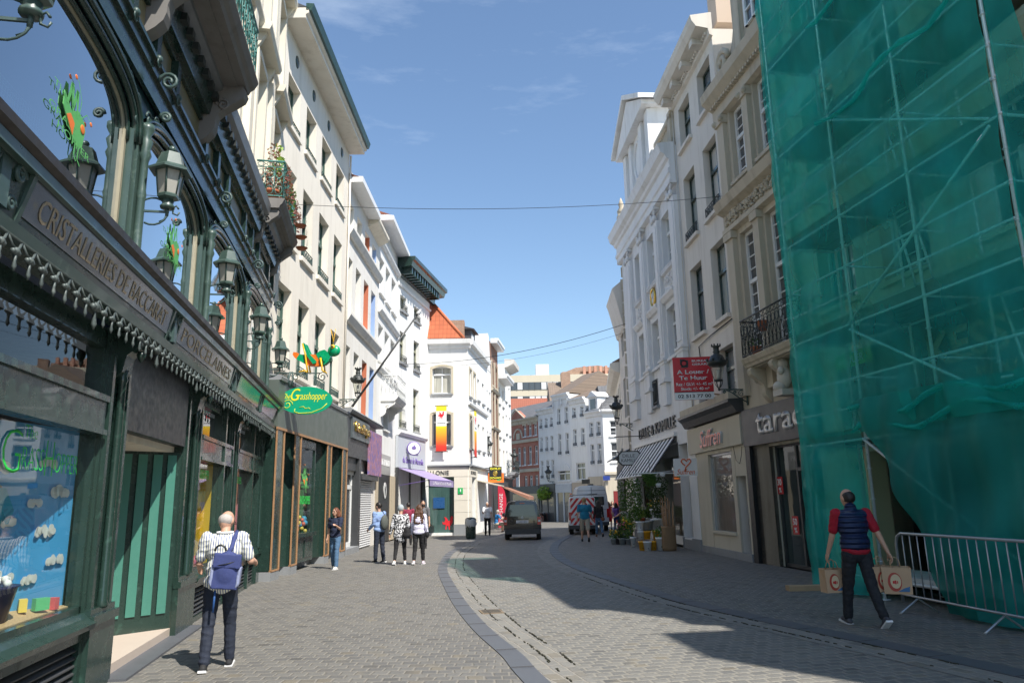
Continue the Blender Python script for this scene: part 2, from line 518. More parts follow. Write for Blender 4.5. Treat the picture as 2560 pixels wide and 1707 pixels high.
M_SKIN = paint('skin', (.5, .29, .2), .55, var=.1, scale=12, bmp=.02)


# ------------------------------------------------------------ building kit (local frame: x along the front, y into the house, z up)
WR = random.Random(77)


class Site:
    def __init__(s, p0, p1):
        s.p0, s.p1 = Vector((*p0, 0)), Vector((*p1, 0)); d = s.p1 - s.p0; s.L = d.length; s.d = d.normalized()
        s.a = math.atan2(d.y, d.x); s.n = Vector((s.d.y, -s.d.x, 0))

    def w(s, u, out, z): return s.p0 + s.d * u + s.n * out + Vector((0, 0, z))


def wall_mesh(L, z0, z1, holes, D, rev=.24, u0=0, mb=None, back=True):
    mb = mb or MB()
    us = sorted({u0, L} | {h[0] for h in holes} | {h[1] for h in holes}); zs = sorted({z0, z1} | {h[2] for h in holes} | {h[3] for h in holes})
    us = [u for u in us if u0 <= u <= L]; zs = [z for z in zs if z0 <= z <= z1]
    for i in range(len(us) - 1):
        for j in range(len(zs) - 1):
            cu, cz = (us[i] + us[i + 1]) / 2, (zs[j] + zs[j + 1]) / 2
            if any(h[0] < cu < h[1] and h[2] < cz < h[3] for h in holes): continue
            mb.quad((us[i], 0, zs[j]), (us[i + 1], 0, zs[j]), (us[i + 1], 0, zs[j + 1]), (us[i], 0, zs[j + 1]))
    for h in holes:
        a, b, c, d = h[:4]; r = rev
        mb.quad((a, 0, c), (a, 0, d), (a, r, d), (a, r, c)); mb.quad((b, 0, c), (b, r, c), (b, r, d), (b, 0, d))
        mb.quad((a, 0, c), (a, r, c), (b, r, c), (b, 0, c)); mb.quad((a, 0, d), (b, 0, d), (b, r, d), (a, r, d))
        if len(h) > 4:
            ri = h[4]; n = 12; N = len(h) > 5 and h[5] or 2.0
            top = [];
            for k in range(n + 1):
                x = -1 + 2 * k / n; y = (1 - abs(x) ** N) ** (1 / N)
                top.append((a + (b - a) * k / n, d - ri + ri * y))
            for k in range(n):
                (x0, q0), (x1, q1) = top[k], top[k + 1]
                mb.quad((x0, -.001, q0), (x1, -.001, q1), (x1, -.001, d), (x0, -.001, d))
                mb.quad((x0, -.001, q0), (x0, r, q0), (x1, r, q1), (x1, -.001, q1))
    if back:
        mb.quad((u0, 0, z0), (u0, 0, z1), (u0, D, z1), (u0, D, z0)); mb.quad((L, 0, z0), (L, D, z0), (L, D, z1), (L, 0, z1))
        mb.quad((u0, D, z0), (u0, D, z1), (L, D, z1), (L, D, z0)); mb.quad((u0, 0, z1), (L, 0, z1), (L, D, z1), (u0, D, z1))
    return mb


def window(root, u0, u1, z0, z1, rev=.22, fm=None, pm=None, cols=2, rows=1, transom=.3, ft=.06, sill=None, so=.09, sh=.1, se=.08,
           guard=None, rail_h=.45, tcols=None, name='window', bars=.03, trows=1, tmid=None):
    fm = fm or M_WHITEPAINT; pm = pm or M_CURT
    if pm in (M_CURT, M_PALE): pm = WR.choice((pm, pm, M_LACE, M_BLUEP))
    f = MB(); y0, y1 = rev - .07, rev
    f.box(u0, u0 + ft, y0, y1, z0, z1); f.box(u1 - ft, u1, y0, y1, z0, z1)
    f.box(u0 + ft, u1 - ft, y0, y1, z0, z0 + ft * 1.2); f.box(u0 + ft, u1 - ft, y0, y1, z1 - ft, z1)
    zt = z1
    if transom:
        zt = z1 - (z1 - z0) * transom
        f.box(u0 + ft, u1 - ft, y0 - .03, y1 - .01, zt - .05, zt + .05)
    for k in range(1, cols):
        x = u0 + (u1 - u0) * k / cols; wd = .04 if (cols == 2 or k == cols // 2) else bars / 2
        f.box(x - wd, x + wd, y0 + .005, y1 - .012, z0 + .04, zt - .05)
    tc = tcols if tcols is not None else (cols if transom else 0)
    if transom:
        for k in range(1, tc):
            x = u0 + (u1 - u0) * k / tc; f.box(x - bars / 2, x + bars / 2, y0 + .012, y1 - .014, zt + .05, z1 - ft)
        for k in range(1, trows):
            zz = zt + (z1 - zt) * k / trows; f.box(u0 + ft, u1 - ft, y0 + .02, y1 - .016, zz - bars / 2, zz + bars / 2)
    for k in range(1, rows):
        zz = z0 + (zt - z0) * k / rows; f.box(u0 + ft, u1 - ft, y0 + .02, y1 - .018, zz - bars / 2, zz + bars / 2)
    w = f.build(name, fm, root)
    MB().quad((u0, rev - .015, z0), (u1, rev - .015, z0), (u1, rev - .015, z1), (u0, rev - .015, z1)).build('pane', pm, w)
    if sill: MB().box(u0 - se, u1 + se, -so, .1, z0 - sh, z0 - .002).build('sill', sill, w)
    if guard:
        g = MB(); yy = -.03 if guard is not M_IRON else -.05
        g.tube([(u0, yy, z0 + rail_h), (u1, yy, z0 + rail_h)], .016, 5); g.tube([(u0, yy, z0 + .06), (u1, yy, z0 + .06)], .013, 5)
        n = max(3, int((u1 - u0) / .16))
        for k in range(n):
            x = u0 + (u1 - u0) * (k + .5) / n
            ring = [(x + .055 * math.cos(a), yy, z0 + rail_h * .55 + rail_h * .33 * math.sin(a)) for a in [i * math.pi / 4 for i in range(8)]]
            g.tube(ring, .011, 4, closed=True)
        for x in (u0 + .01, u1 - .01): g.tube([(x, yy, z0 + .03), (x, yy, z0 + rail_h)], .014, 4); g.tube([(x, yy, z0 + rail_h * .8), (x, .1, z0 + rail_h * .8)], .01, 4)
        g.build('guard_rail', guard, w)
    return w


def band(root, name, u0, u1, prof, mat, ends=True):
    """moulding along the front; prof = [(out, z), ...] polygon"""
    return MB().prism([(-o, z) for o, z in prof], 'x', u0, u1).build(name, mat, root)


def eave(root, u0, u1, z, out, h, mat, name='eave'):
    return band(root, name, u0, u1, [(0, z), (out, z), (out, z + h * .35), (out + .08, z + h * .5), (out + .08, z + h), (0, z + h)], mat)


def chain_curve(r, turns=1.5, c=(0, 0), s=1, n=18, a0=0):
    """a wrought-iron scroll in a plane"""
    return [(c[0] + s * r * (1 - .8 * i / n) * math.cos(a0 + turns * 2 * math.pi * i / n), c[1] + r * (1 - .8 * i / n) * math.sin(a0 + turns * 2 * math.pi * i / n)) for i in range(n + 1)]


# =================================================================== GROUND
def strip_curve(pts, n=6):
    out = []
    P = [Vector(p) for p in pts]
    for i in range(len(P) - 1):
        p0 = P[max(i - 1, 0)]; p1 = P[i]; p2 = P[i + 1]; p3 = P[min(i + 2, len(P) - 1)]
        for k in range(n):
            t = k / n
            out.append(.5 * ((2 * p1) + (-p0 + p2) * t + (2 * p0 - 5 * p1 + 4 * p2 - p3) * t * t + (-p0 + 3 * p1 - 3 * p2 + p3) * t ** 3))
    return out + [P[-1]]


LK = strip_curve([(2.2, .5), (1.25, 3.2), (.3, 7.45), (.05, 8.77), (-.26, 10.05), (-.52, 11.3), (-.86, 13.2), (-1.27, 15.9), (-1.72, 19.2), (-1.95, 22.2), (-2.08, 25.4), (-2.0, 28.7), (-1.75, 32.9), (-1.2, 37.5), (-.6, 42), (.2, 48), (.6, 56)])
RK = strip_curve([(7.6, 0), (5.6, 4.5), (4.23, 8.3), (3.3, 10.7), (2.75, 12.3), (2.42, 13.6), (1.92, 16.2), (1.46, 18.9), (1.18, 21.9), (1.12, 25.2), (1.3, 28.6), (1.75, 32.5), (2.4, 37), (3.1, 42), (4.0, 48), (5.2, 56)])


def ribbon(mb, pts, a, b, z0, z1, top_only=False):
    """strip along a curve between side offsets a..b (right of travel positive)"""
    n = len(pts); A = []; B = []
    for i in range(n):
        t = (pts[min(i + 1, n - 1)] - pts[max(i - 1, 0)]).normalized(); r = Vector((t.y, -t.x))
        A.append(pts[i] + r * a); B.append(pts[i] + r * b)
    for i in range(n - 1):
        q = [A[i], B[i], B[i + 1], A[i + 1]]
        mb.add([(p.x, p.y, gz(p.y) + z1) for p in q], [(0, 1, 2, 3)])
        if not top_only:
            for e in (A, B):
                mb.add([(e[i].x, e[i].y, gz(e[i].y) + z0), (e[i + 1].x, e[i + 1].y, gz(e[i + 1].y) + z0), (e[i + 1].x, e[i + 1].y, gz(e[i + 1].y) + z1), (e[i].x, e[i].y, gz(e[i].y) + z1)], [(0, 1, 2, 3)])
    return mb


M_SETT = setts('pavement_setts', (.185, .178, .163), (.11, .108, .106), (.24, .222, .19), .165, .15, mort=.013)
M_SETTR = setts('road_setts', (.215, .207, .188), (.12, .12, .118), (.27, .252, .215), .17, .135, RAD(-13), .017)
M_GUT = setts('gutter_setts', (.25, .24, .215), (.19, .185, .17), (.31, .285, .245), .24, .15, RAD(75), .012)
g = MB(); ys = [-40, 31, 36, 41, 46, 60, 90, 160, 600]
for i in range(len(ys) - 1):
    g.quad((-300, ys[i], gz(ys[i])), (300, ys[i], gz(ys[i])), (300, ys[i + 1], gz(ys[i + 1])), (-300, ys[i + 1], gz(ys[i + 1])))
tag(g.build('ground', M_SETT), kind='structure')
rd = MB(); n = min(len(LK), len(RK))
for i in range(n - 1):
    q = [LK[i], RK[i], RK[i + 1], LK[i + 1]]
    rd.add([(p.x, p.y, gz(p.y) + .004) for p in q], [(0, 1, 2, 3)])
tag(rd.build('road', M_SETTR), kind='structure')
M_KERB = plaster('kerb_blue_stone', (.1, .106, .118), .35, .55, (.6, .55, .5))
kb = MB(); ribbon(kb, LK, -.24, 0, -.02, .01)
tag(kb.build('kerb', M_KERB), kind='structure')
kb = MB(); ribbon(kb, RK, 0, .31, -.02, .018); tag(kb.build('kerb', M_KERB), kind='structure')
gt = MB(); ribbon(gt, LK, .0, .42, 0, .008, True); ribbon(gt, RK, -.42, 0, 0, .008, True)
tag(gt.build('gutter', M_GUT), kind='structure')
kj = MB()
for C_, a_, b_ in ((LK, -.24, 0), (RK, 0, .31)):
    q_ = .3
    for i in range(len(C_) - 1):
        sg_ = (C_[i + 1] - C_[i]); t_ = sg_.normalized(); r_ = Vector((t_.y, -t_.x))
        while q_ < sg_.length:
            p_ = C_[i] + t_ * q_ + r_ * ((a_ + b_) / 2); kj.obox((p_.x, p_.y, gz(p_.y) + .019), (r_.x * abs(b_ - a_) / 2, r_.y * abs(b_ - a_) / 2, 0), (t_.x * .005, t_.y * .005, 0), (0, 0, .0015)); q_ += .95
        q_ -= sg_.length
tag(kj.build('kerb_joint', paint('joint_dark', (.06, .055, .05), .9)), kind='structure')
# weedy dark joints along the gutter rows
M_MOSS = paint('joint_moss', (.035, .035, .02), .95, var=.6, scale=40)
ms = MB(); rng = random.Random(3)
for C_, off in ((LK, .2), (LK, .42), (RK, -.02), (RK, -.3)):
    for i in range(6, 70):
        if i >= len(C_) - 1: break
        if C_ is RK and i > 40: break
        for k in range(7):
            if rng.random() < .45 + .45 * math.sin(i * .9 + off * 9): continue
            p = C_[i].lerp(C_[i + 1], rng.random()); t = (C_[i + 1] - C_[i]).normalized(); r = Vector((t.y, -t.x)); p = p + r * (off + rng.uniform(-.012, .012))
            a, b = rng.uniform(.01, .05), rng.uniform(.002, .007)
            ms.obox((p.x, p.y, gz(p.y) + .012), (t.x * a, t.y * a, 0), (r.x * b, r.y * b, 0), (0, 0, .006))
tag(ms.build('joint_weeds', M_MOSS), 'dark moss and weeds in the joints beside the kerb stones', 'weeds', kind='stuff')
dr = thing('drain_cover', ground(1228, 1530) + Vector((0, 0, .006)), RAD(12), 'rusty square drain plate set in the left gutter', 'drain cover')
d_ = MB().box(-.17, .17, -.2, .2, 0, .012); d_.build('plate', paint('rusty_plate', (.2, .15, .1), .8, var=.3), dr)
d_ = MB()
for k in range(5): d_.box(-.14, .14, -.15 + k * .07, -.13 + k * .07, .012, .016)
d_.build('grating', M_IRON, dr)


# =================================================================== LEFT SIDE
# ---- arcade shop with the ornate cream house above it
SA = Site((-4.14, 7.82), (-4.14 - .185 * 9.75, 17.57))
A = thing('ornate_house', SA.p0, SA.a, 'cream ornate house over the dark green cast iron arcade shop, nearest on the left', 'building')
UA0, UA1 = -6.5, 9.85
cols_u = [-3.6, -.25, 3.1, 6.5, 9.7]
# upper storey wall
hol = []
for c in (-4.6, -1.9, 1.0, 3.9, 6.6, 9.0): hol.append((c - .5, c + .5, 8.4, 10.9)); hol.append((c - .5, c + .5, 12.0, 14.2))
wall_mesh(UA1, 7.85, 15.6, hol, 9, .28, UA0).build('wall', M_CREAM, A)
for h in hol:
    window(A, *h, rev=.26, fm=M_WINGREEN, pm=M_PALE, transom=.28)
for c in (-4.6, -1.9, 1.0, 3.9, 6.6, 9.0):
    for zb, zt in ((8.4, 10.9), (12.0, 14.2)):
        s = MB(); s.box(c - .68, c - .5, -.09, 0, zb - .1, zt + .1); s.box(c + .5, c + .68, -.09, 0, zb - .1, zt + .1)
        s.box(c - .5, c + .5, -.1, 0, zt + .0, zt + .14)
        s.prism([(-.02, zt + .42), (-.3, zt + .42), (-.34, zt + .52), (-.34, zt + .6), (0, zt + .6)], 'x', c - .85, c + .85)
        for x in (c - .72, c + .62): s.prism([(0, zt + .12), (-.08, zt + .12), (-.24, zt + .42), (0, zt + .42)], 'x', x, x + .1)
        s.build('window_surround', M_CREAM, A)
for zc in (11.35, 14.8):
    band(A, 'string_course', UA0, UA1, [(0, zc), (.12, zc), (.2, zc + .12), (.2, zc + .2), (0, zc + .22)], M_CREAM)
for c in (-3.2, -.45, 2.45, 5.25, 7.8):
    MB().box(c - .16, c + .16, -.14, 0, 8.0, 14.8).build('pilaster', M_CREAM, A)
band(A, 'cornice', UA0, UA1 + .05, [(0, 15.3), (.3, 15.3), (.55, 15.6), (.55, 15.85), (0, 15.9)], M_CREAM)
# shop base structure: floor slab between shop and gallery, gutter, roof edge
sh = MB()
sh.box(UA0, UA1, .0, 9, 7.4, 7.84); sh.box(UA0, UA1, .35, 9, 3.28, 3.9)
sh.box(UA0, UA1, 3.2, 9, 0, 3.3); sh.box(UA0, UA1, 2.6, 9, 3.9, 7.4)
sh.box(UA1 - .1, UA1, .02, 9, 0, 7.4); sh.box(UA0, UA0 + .1, .02, 9, 0, 7.4)
sh.build('inner_walls', paint('shop_interior', (.06, .07, .09), .9), A)
band(A, 'roof_edge', UA0, UA1 + .1, [(0, 7.62), (.18, 7.62), (.3, 7.72), (.34, 7.9), (0, 8.05)], M_ZINC)
band(A, 'dentil_frieze', UA0, UA1, [(0, 7.3), (.14, 7.3), (.2, 7.62), (0, 7.62)], M_DKGREEN)
f = MB()
for k in range(int((UA1 - UA0) / .3)): f.box(UA0 + k * .3, UA0 + k * .3 + .13, -.26, -.14, 7.5, 7.6)
f.build('dentil', M_IRON, A)
# frieze: iron beam with timber panels between
f = MB(); f.box(UA0, UA1, -.06, .02, 6.55, 6.68); f.box(UA0, UA1, -.1, .02, 6.68, 6.73); f.box(UA0, UA1, -.05, .02, 7.2, 7.3); f.box(UA0, UA1, -.02, .03, 6.3, 6.55)
for c in cols_u:
    for dx in (-.85, 0, .85): f.box(c + dx - .07, c + dx + .07, -.09, .02, 6.73, 7.2)
f.build('iron_beam', M_DKGREEN, A)
MB().box(UA0, UA1, .0, .05, 6.73, 7.2).build('frieze_panel', paint('varnished_frieze', (.2, .17, .09), .35, var=.35, scale=4), A)
ros = MB()
for c in cols_u:
    for dx in (-.85, 0, .85):
        ros.ball((c + dx, -.1, 6.72), (.05, .04, .05)); ros.tube([(x, -.1, z) for x, z in chain_curve(.07, 1.4, (c + dx, 6.66))], .012, 4)
ros.build('rosette', M_GIRON, A)
# columns of the gallery
colm = [c for c in cols_u]
for c in colm:
    s = MB()
    s.box(c - .11, c + .11, .0, .16, 4.1, 5.75); s.box(c - .19, c - .14, .03, .12, 4.1, 5.75); s.box(c + .14, c + .19, .03, .12, 4.1, 5.75)
    s.lathe([(.05, 0), (.075, .05), (.05, .1), (.045, .9), (.055, .95), (.045, 1.0), (.045, 1.35), (.07, 1.42), (.05, 1.48), (.075, 1.58), (.04, 1.64), (.08, 1.72), (.08, 1.78)], (c, -.04, 4.1), 12)
    s.build('iron_column', M_GREEN2, A)
# arches
for i in range(len(cols_u)):
    a = cols_u[i - 1] + .2 if i else UA0 + .1; b = cols_u[i] - .2
    if i == 0: a = UA0 + .15
    N = 3.0; zs_, zt_ = 5.6, 6.1; nn = 26
    def arc(off, rr=0):
        o = []
        for k in range(nn + 1):
            t = math.pi * k / nn; cx_ = math.cos(t); sx_ = math.sin(t)
            x = -math.copysign(abs(cx_) ** (2 / N), cx_); y = abs(sx_) ** (2 / N)
            o.append(((a + b) / 2 + x * ((b - a) / 2 + off), zs_ + y * (zt_ - zs_ + off)))
        return o
    ar = MB(); 
    for off, r, yy in ((.0, .03, .1), (.055, .04, .04), (.11, .035, .0), (.165, .025, .01)):
        ar.tube([(x, yy, z) for x, z in arc(off)], r, 6)
    ar.build('arch_moulding', M_DKGREEN, A)
    # pierced spandrels
    spn = MB(); o = arc(.2)
    for k in range(nn):
        (x0, q0), (x1, q1) = o[k], o[k + 1]
        lo = max(a - .2, min(x0, x1)); 
        if x1 > x0: spn.quad((x0, .06, q0), (x1, .06, q1), (x1, .06, 6.32), (x0, .06, 6.32))
    spn.build('spandrel_back', paint('spandrel_teal', (.02, .06, .075), .35), A)
    sc = MB()
    for s_ in (-1, 1):
        cx0 = (a + b) / 2 + s_ * (b - a) / 2
        for (dx, dz, r) in ((-.02, 6.05, .11), (-.3, 6.17, .085), (-.52, 6.24, .055), (.02, 5.85, .07)):
            sc.tube([(x, .02, z) for x, z in chain_curve(r, 1.5, (cx0 + s_ * dx, dz), s_)], .014, 5)
    sc.build('spandrel_scroll', M_GIRON, A)
    fr = MB(); fr.tube([(x, .14, z) for x, z in arc(-.03)], .03, 4); fr.box(a, a + .05, .1, .17, 4.1, 5.7); fr.box(b - .05, b, .1, .17, 4.1, 5.7)
    fr.build('arch_window_frame', paint('yellowed_frame', (.3, .27, .19), .5), A)
    poly = [(a, 4.1), (b, 4.1)] + [(x, z) for x, z in reversed(arc(-.04))]
    gl = MB(); gl.add([(x, .13, z) for x, z in poly], [list(range(len(poly)))]); gl.build('arch_window_glass', M_GLASSB, A)
# ledge with gutter and the name panels under it
band(A, 'ledge', UA0, UA1 + .35, [(0, 3.98), (.34, 3.98), (.4, 4.02), (.4, 4.09), (.32, 4.1), (0, 4.14)], paint('ledge_dark', (.03, .025, .022), .5, var=.3))
band(A, 'sign_back', UA0, UA1 + .3, [(0, 3.46), (.22, 3.5), (.32, 3.98), (0, 3.98)], M_DKGREEN)
band(A, 'lower_moulding', UA0, UA1 + .3, [(.22, 3.44), (.28, 3.44), (.3, 3.52), (.24, 3.56)], M_GREEN2)
band(A, 'upper_moulding', UA0, UA1 + .3, [(.3, 3.9), (.36, 3.9), (.36, 3.98), (.31, 3.98)], M_GREEN2)
M_MIRR = paint('faded_mirror_panel', (.2, .215, .24), .14, .75, var=.2, scale=3, wear=(.35, .3, .22))
segs = [(-6.2, -3.95), (-3.25, .35), (.75, 4.15), (4.75, 7.1), (7.55, 9.9)]
import itertools
tilt = math.atan2(.1, .48)
words = [None, 'CRISTALLERIES DE BACCARAT', 'PORCELAINES', None, None]
M_GOLDL = paint('worn_gold_letters', (.38, .29, .18), .45, .3, var=.45, scale=30)
for (a, b), wd in zip(segs, words):
    p = MB().add([(a, -.255, 3.62), (b, -.255, 3.62), (b, -.318, 3.9), (a, -.318, 3.9)], [(0, 1, 2, 3)]).build('name_panel', M_MIRR, A)
    if wd:
        t = text(wd, M_GOLDL, p, a + .18, -.268, 3.665, width=(b - a) - .36, height=.17, extrude=.003, bold=0)
        t.rotation_euler = (.22, 0, 0)
    fr = MB()
    for x in (a - .05, b): fr.add([(x, -.24, 3.55), (x + .05, -.24, 3.55), (x + .05, -.34, 3.92), (x, -.34, 3.92), (x, -.2, 3.55), (x + .05, -.2, 3.55), (x + .05, -.28, 3.92), (x, -.28, 3.92)], [(0, 1, 2, 3), (0, 3, 7, 4), (1, 5, 6, 2)])
    fr.build('panel_frame', M_GREEN2, p)
vol = MB()
for (a, b), (c, d) in zip(segs, segs[1:]):
    m_ = (b + c) / 2; w_ = (c - b) / 2 - .06
    for s_ in (-1, 1):
        for zc, r in ((3.84, .075), (3.64, .06)):
            vol.tube([(x, -.31 + (3.9 - zc) * .2, z) for x, z in chain_curve(r, 1.3, (m_ + s_ * w_ * .62, zc), s_)], .018, 5)
    vol.box(m_ - .06, m_ + .06, -.3, -.24, 3.56, 3.9)
vol.build('scroll_bracket', M_GIRON, A)
# hanging cast fringe under the ledge
fg = MB(); k = 0; u = UA0 + .1
M_FRINGE = paint('fringe_iron', (.09, .11, .105), .5, .2, var=.5, wear=(.22, .24, .22))
fg.tube([(UA0, -.27, 3.44), (UA1 + .3, -.27, 3.44)], .014, 4)
while u < UA1 + .3:
    big = (k % 9 == 4); s_ = 1.5 if big else 1
    fg.tube([(u - .1, -.27, 3.44), (u - .05, -.28, 3.38), (u, -.285, 3.36), (u + .05, -.28, 3.38), (u + .1, -.27, 3.44)], .011, 4)
    fg.ball((u, -.285, 3.345), (.034 * s_, .028 * s_, .03 * s_), 7, 5)
    fg.ball((u - .035 * s_, -.285, 3.34), .02 * s_, 6, 4); fg.ball((u + .035 * s_, -.285, 3.34), .02 * s_, 6, 4)
    fg.lathe([(.004, -.12 * s_), (.016 * s_, -.09 * s_), (.01, -.05), (.014, 0)], (u, -.285, 3.33), 6)
    u += .205; k += 1
fg.build('hanging_fringe', M_FRINGE, A)

MB().box(UA0, UA1 - .1, 1.1, 1.15, 3.95, 7.35).build('gallery_back_wall', paint('gallery_blue', (.07, .12, .21), .8, var=.4, scale=1), A)
# ground-floor shop: plinth, pilasters, glass
def pilaster(u0, u1, name='shop_pilaster', deep=.1):
    s = MB(); c = (u0 + u1) / 2
    s.box(u0, u1, 0, .22, 0, 3.46)
    s.box(u0 + .05, u0 + .12, -.04, 0, .72, 3.2); s.box(u1 - .12, u1 - .05, -.04, 0, .72, 3.2)
    s.lathe([(.05, 0), (.06, .03), (.045, .08), (.04, 2.2), (.055, 2.24), (.04, 2.28), (.05, 2.34)], (c, -.04, .74), 10)
    s.box(u0 - .02, u1 + .02, -.1, 0, .62, .7); s.box(u0 - .01, u1 + .01, -.07, 0, 0, .62); s.box(u0, u1, -.06, 0, .7, .76)
    s.prism([(0, 3.46), (-.24, 3.46), (-.2, 3.3), (-.1, 3.22), (-.07, 3.05), (0, 2.98)], 'x', c - .13, c + .13)
    s.lathe([(.0, -.12), (.035, -.08), (.05, -.03), (.03, 0)], (c, -.2, 3.28), 8)
    return s.build(name, M_DKGREEN, A)


def shop_bay(u0, u1, frame=M_DKGREEN, base_top=.6, back=None):
    """louvred base, big pane, rail, transom light"""
    b = MB(); b.box(u0, u1, -.02, .18, .0, .08); b.box(u0, u1, -.02, .18, .5, base_top)
    b.box(u0, u0 + .1, -.02, .18, .08, .5); b.box(u1 - .1, u1, -.02, .18, .08, .5)
    b.prism([(.2, base_top), (-.1, base_top), (-.12, base_top + .05), (-.04, base_top + .1), (.0, base_top + .14), (.2, base_top + .14)], 'x', u0, u1)
    p = b.build('shop_plinth', M_DKGREEN, A)
    l = MB(); l.box(u0 + .1, u1 - .1, .15, .17, .08, .5)
    n = 6
    for k in range(n):
        z = .1 + k * .066; l.add([(u0 + .1, .0, z), (u1 - .1, .0, z), (u1 - .1, .09, z + .06), (u0 + .1, .09, z + .06), (u0 + .1, .0, z - .012), (u1 - .1, .0, z - .012)], [(0, 1, 2, 3), (0, 4, 5, 1)])
    l.build('vent_louvre', M_GREYP, p)
    f = MB()
    for x in (u0, u1 - .06): f.box(x, x + .06, .03, .15, base_top + .14, 3.42)
    f.box(u0, u1, .03, .15, base_top + .14, base_top + .2); f.box(u0, u1, -.02, .15, 2.4, 2.74); f.box(u0, u1, -.05, .1, 2.7, 2.76); f.box(u0, u1, -.05, .1, 2.38, 2.43)
    f.box(u0, u1, .03, .15, 3.24, 3.42)
    f.build('shopfront_frame', frame, A)
    MB().quad((u0 + .06, .09, base_top + .2), (u1 - .06, .09, base_top + .2), (u1 - .06, .09, 2.4), (u0 + .06, .09, 2.4)).build('shop_glass', M_GLASS, A)
    MB().quad((u0 + .06, .09, 2.76), (u1 - .06, .09, 2.76), (u1 - .06, .09, 3.24), (u0 + .06, .09, 3.24)).build('transom_glass', M_GLASS, A)


shop_bay(-4.6, -.62)
pilaster(-.62, .04)
pilaster(2.55, 3.5)
pilaster(5.98, 6.62); pilaster(9.35, 9.85)
shop_bay(3.5, 5.2); shop_bay(5.28, 5.98); shop_bay(6.62, 8.3); shop_bay(8.4, 9.35)
MB().box(5.2, 5.28, -.05, .16, 0, 3.42).build('mullion', M_DKGREEN, A); MB().box(8.3, 8.4, -.05, .16, 0, 3.42).build('mullion', M_DKGREEN, A)
shop_bay(-6.5, -5.1); pilaster(-5.1, -4.6)
# recessed doorway
d = MB(); d.box(.04, 2.55, -.02, .12, 2.5, 3.46)
d.build('door_fascia', M_BLACKP, A)
MB().box(.04, 2.55, .12, 3.2, 2.42, 2.5).build('porch_ceiling', M_CREAM, A)
pn = MB(); pn.add([(2.55, .02, 2.42), (2.55, .02, .1), (1.05, 1.9, .1), (1.05, 1.9, 2.42)], [(0, 1, 2, 3)])
dv = Vector((1.05 - 2.55, 1.88, 0)); Ld = dv.length; dv /= Ld; nv = Vector((-dv.y, dv.x, 0)) * -1
pn.build('porch_side_panel', M_DKGREEN, A)
st = MB()
for t0, t1 in ((.07, .19), (.26, .38), (.46, .58), (.66, .8)):
    a_, b_ = Vector((2.55, .02, 0)) + dv * t0, Vector((2.55, .02, 0)) + dv * t1
    o_ = Vector((-dv.y, dv.x, 0)) * .02
    if o_.x > 0: o_ = -o_
    st.add([(a_.x + o_.x, a_.y + o_.y, .32), (b_.x + o_.x, b_.y + o_.y, .32), (b_.x + o_.x, b_.y + o_.y, 2.38), (a_.x + o_.x, a_.y + o_.y, 2.38)], [(0, 1, 2, 3)])
st.build('porch_panel_stripe', M_LGREEN, A)
M_TILEF = plaster('pale_stone_floor', (.6, .5, .42), .1, .4)
fl = MB(); fl.box(.04, 2.55, .0, 3.2, 0, .12); fl.build('porch_floor', M_TILEF, A)
MB().box(-.0, 3.4, -.24, .0, 0, .025).build('doorstep', M_KERB, A)
dd = MB(); dd.box(.1, .16, 1.9, 1.96, .12, 2.42); dd.box(.98, 1.05, 1.9, 1.96, .12, 2.42); dd.box(.1, 1.05, 1.9, 1.96, 2.3, 2.42); dd.box(.1, 1.05, 1.9, 1.96, .12, .3)
dr_ = dd.build('door', M_WHITEPAINT, A)
MB().quad((.16, 1.93, .3), (.98, 1.93, .3), (.98, 1.93, 2.3), (.16, 1.93, 2.3)).build('door_glass', M_GLASS, dr_)
# side of the first display seen through the porch
sg = MB(); sg.quad((.04, .2, .72), (.04, 1.9, .72), (.04, 1.9, 2.42), (.04, .2, 2.42)); sg.build('side_glass', M_GLASS, A)
sp = MB().box(-.02, .04, .2, 1.9, 0, .7); sp.build('side_plinth', M_DKGREEN, A)
# warm lamps in the back of the shop
M_LIT = bpy.data.materials.new('warm_tube'); M_LIT.use_nodes = True
e = M_LIT.node_tree.nodes['Principled BSDF']; e.inputs['Emission Color'].default_value = (1, .75, .4, 1); e.inputs['Emission Strength'].default_value = 5
for z in (2.2, 1.75): MB().box(.2, .9, 2.9, 2.95, z, z + .04).build('ceiling_lamp', M_LIT, A)

# display inside the first window
M_SKYB = bpy.data.materials.new('painted_sky_board'); M_SKYB.use_nodes = True
nt = M_SKYB.node_tree; b_ = nt.nodes['Principled BSDF']
nt.links.new(mixc(nt, noise(nt, .8, 2), (.05, .3, .62), (.1, .45, .8)), b_.inputs['Base Color']); b_.inputs['Roughness'].default_value = .7
disp = thing('window_display', SA.w(-.8, -.15, .72), SA.a, 'blue sky painted backdrop with white clouds in the first shop window', 'shop display')
MB().add([(-5.0, .5, 0), (-1.4, .5, 0), (-1.4, .5, 1.7), (-5.0, .5, 1.7), (-.5, .17, 0), (-.5, .17, 1.7)], [(0, 1, 2, 3), (1, 4, 5, 2)]).build('backdrop', M_SKYB, disp)
MB().add([(-.5, .17, 0), (.14, .03, 0), (.14, .03, 1.7), (-.5, .17, 1.7)], [(0, 1, 2, 3)]).build('backdrop', M_SKYB, disp)
M_CHIP = paint('wood_chips', (.5, .34, .18), .9, var=.5, scale=60)
MB().add([(-5, -.03, -.06), (.15, -.03, -.06), (.14, .03, .1), (-.5, .17, .14), (-1.4, .5, .18), (-5, .5, .18), (-5, -.03, .09), (.15, -.03, .09)], [(6, 7, 2, 3, 4, 5), (0, 1, 7, 6)]).build('wood_chip_bed', M_CHIP, disp)
cl = MB(); rng = random.Random(5)
M_CLOUDP = paint('painted_cloud', (.82, .82, .78), .8, var=.1)
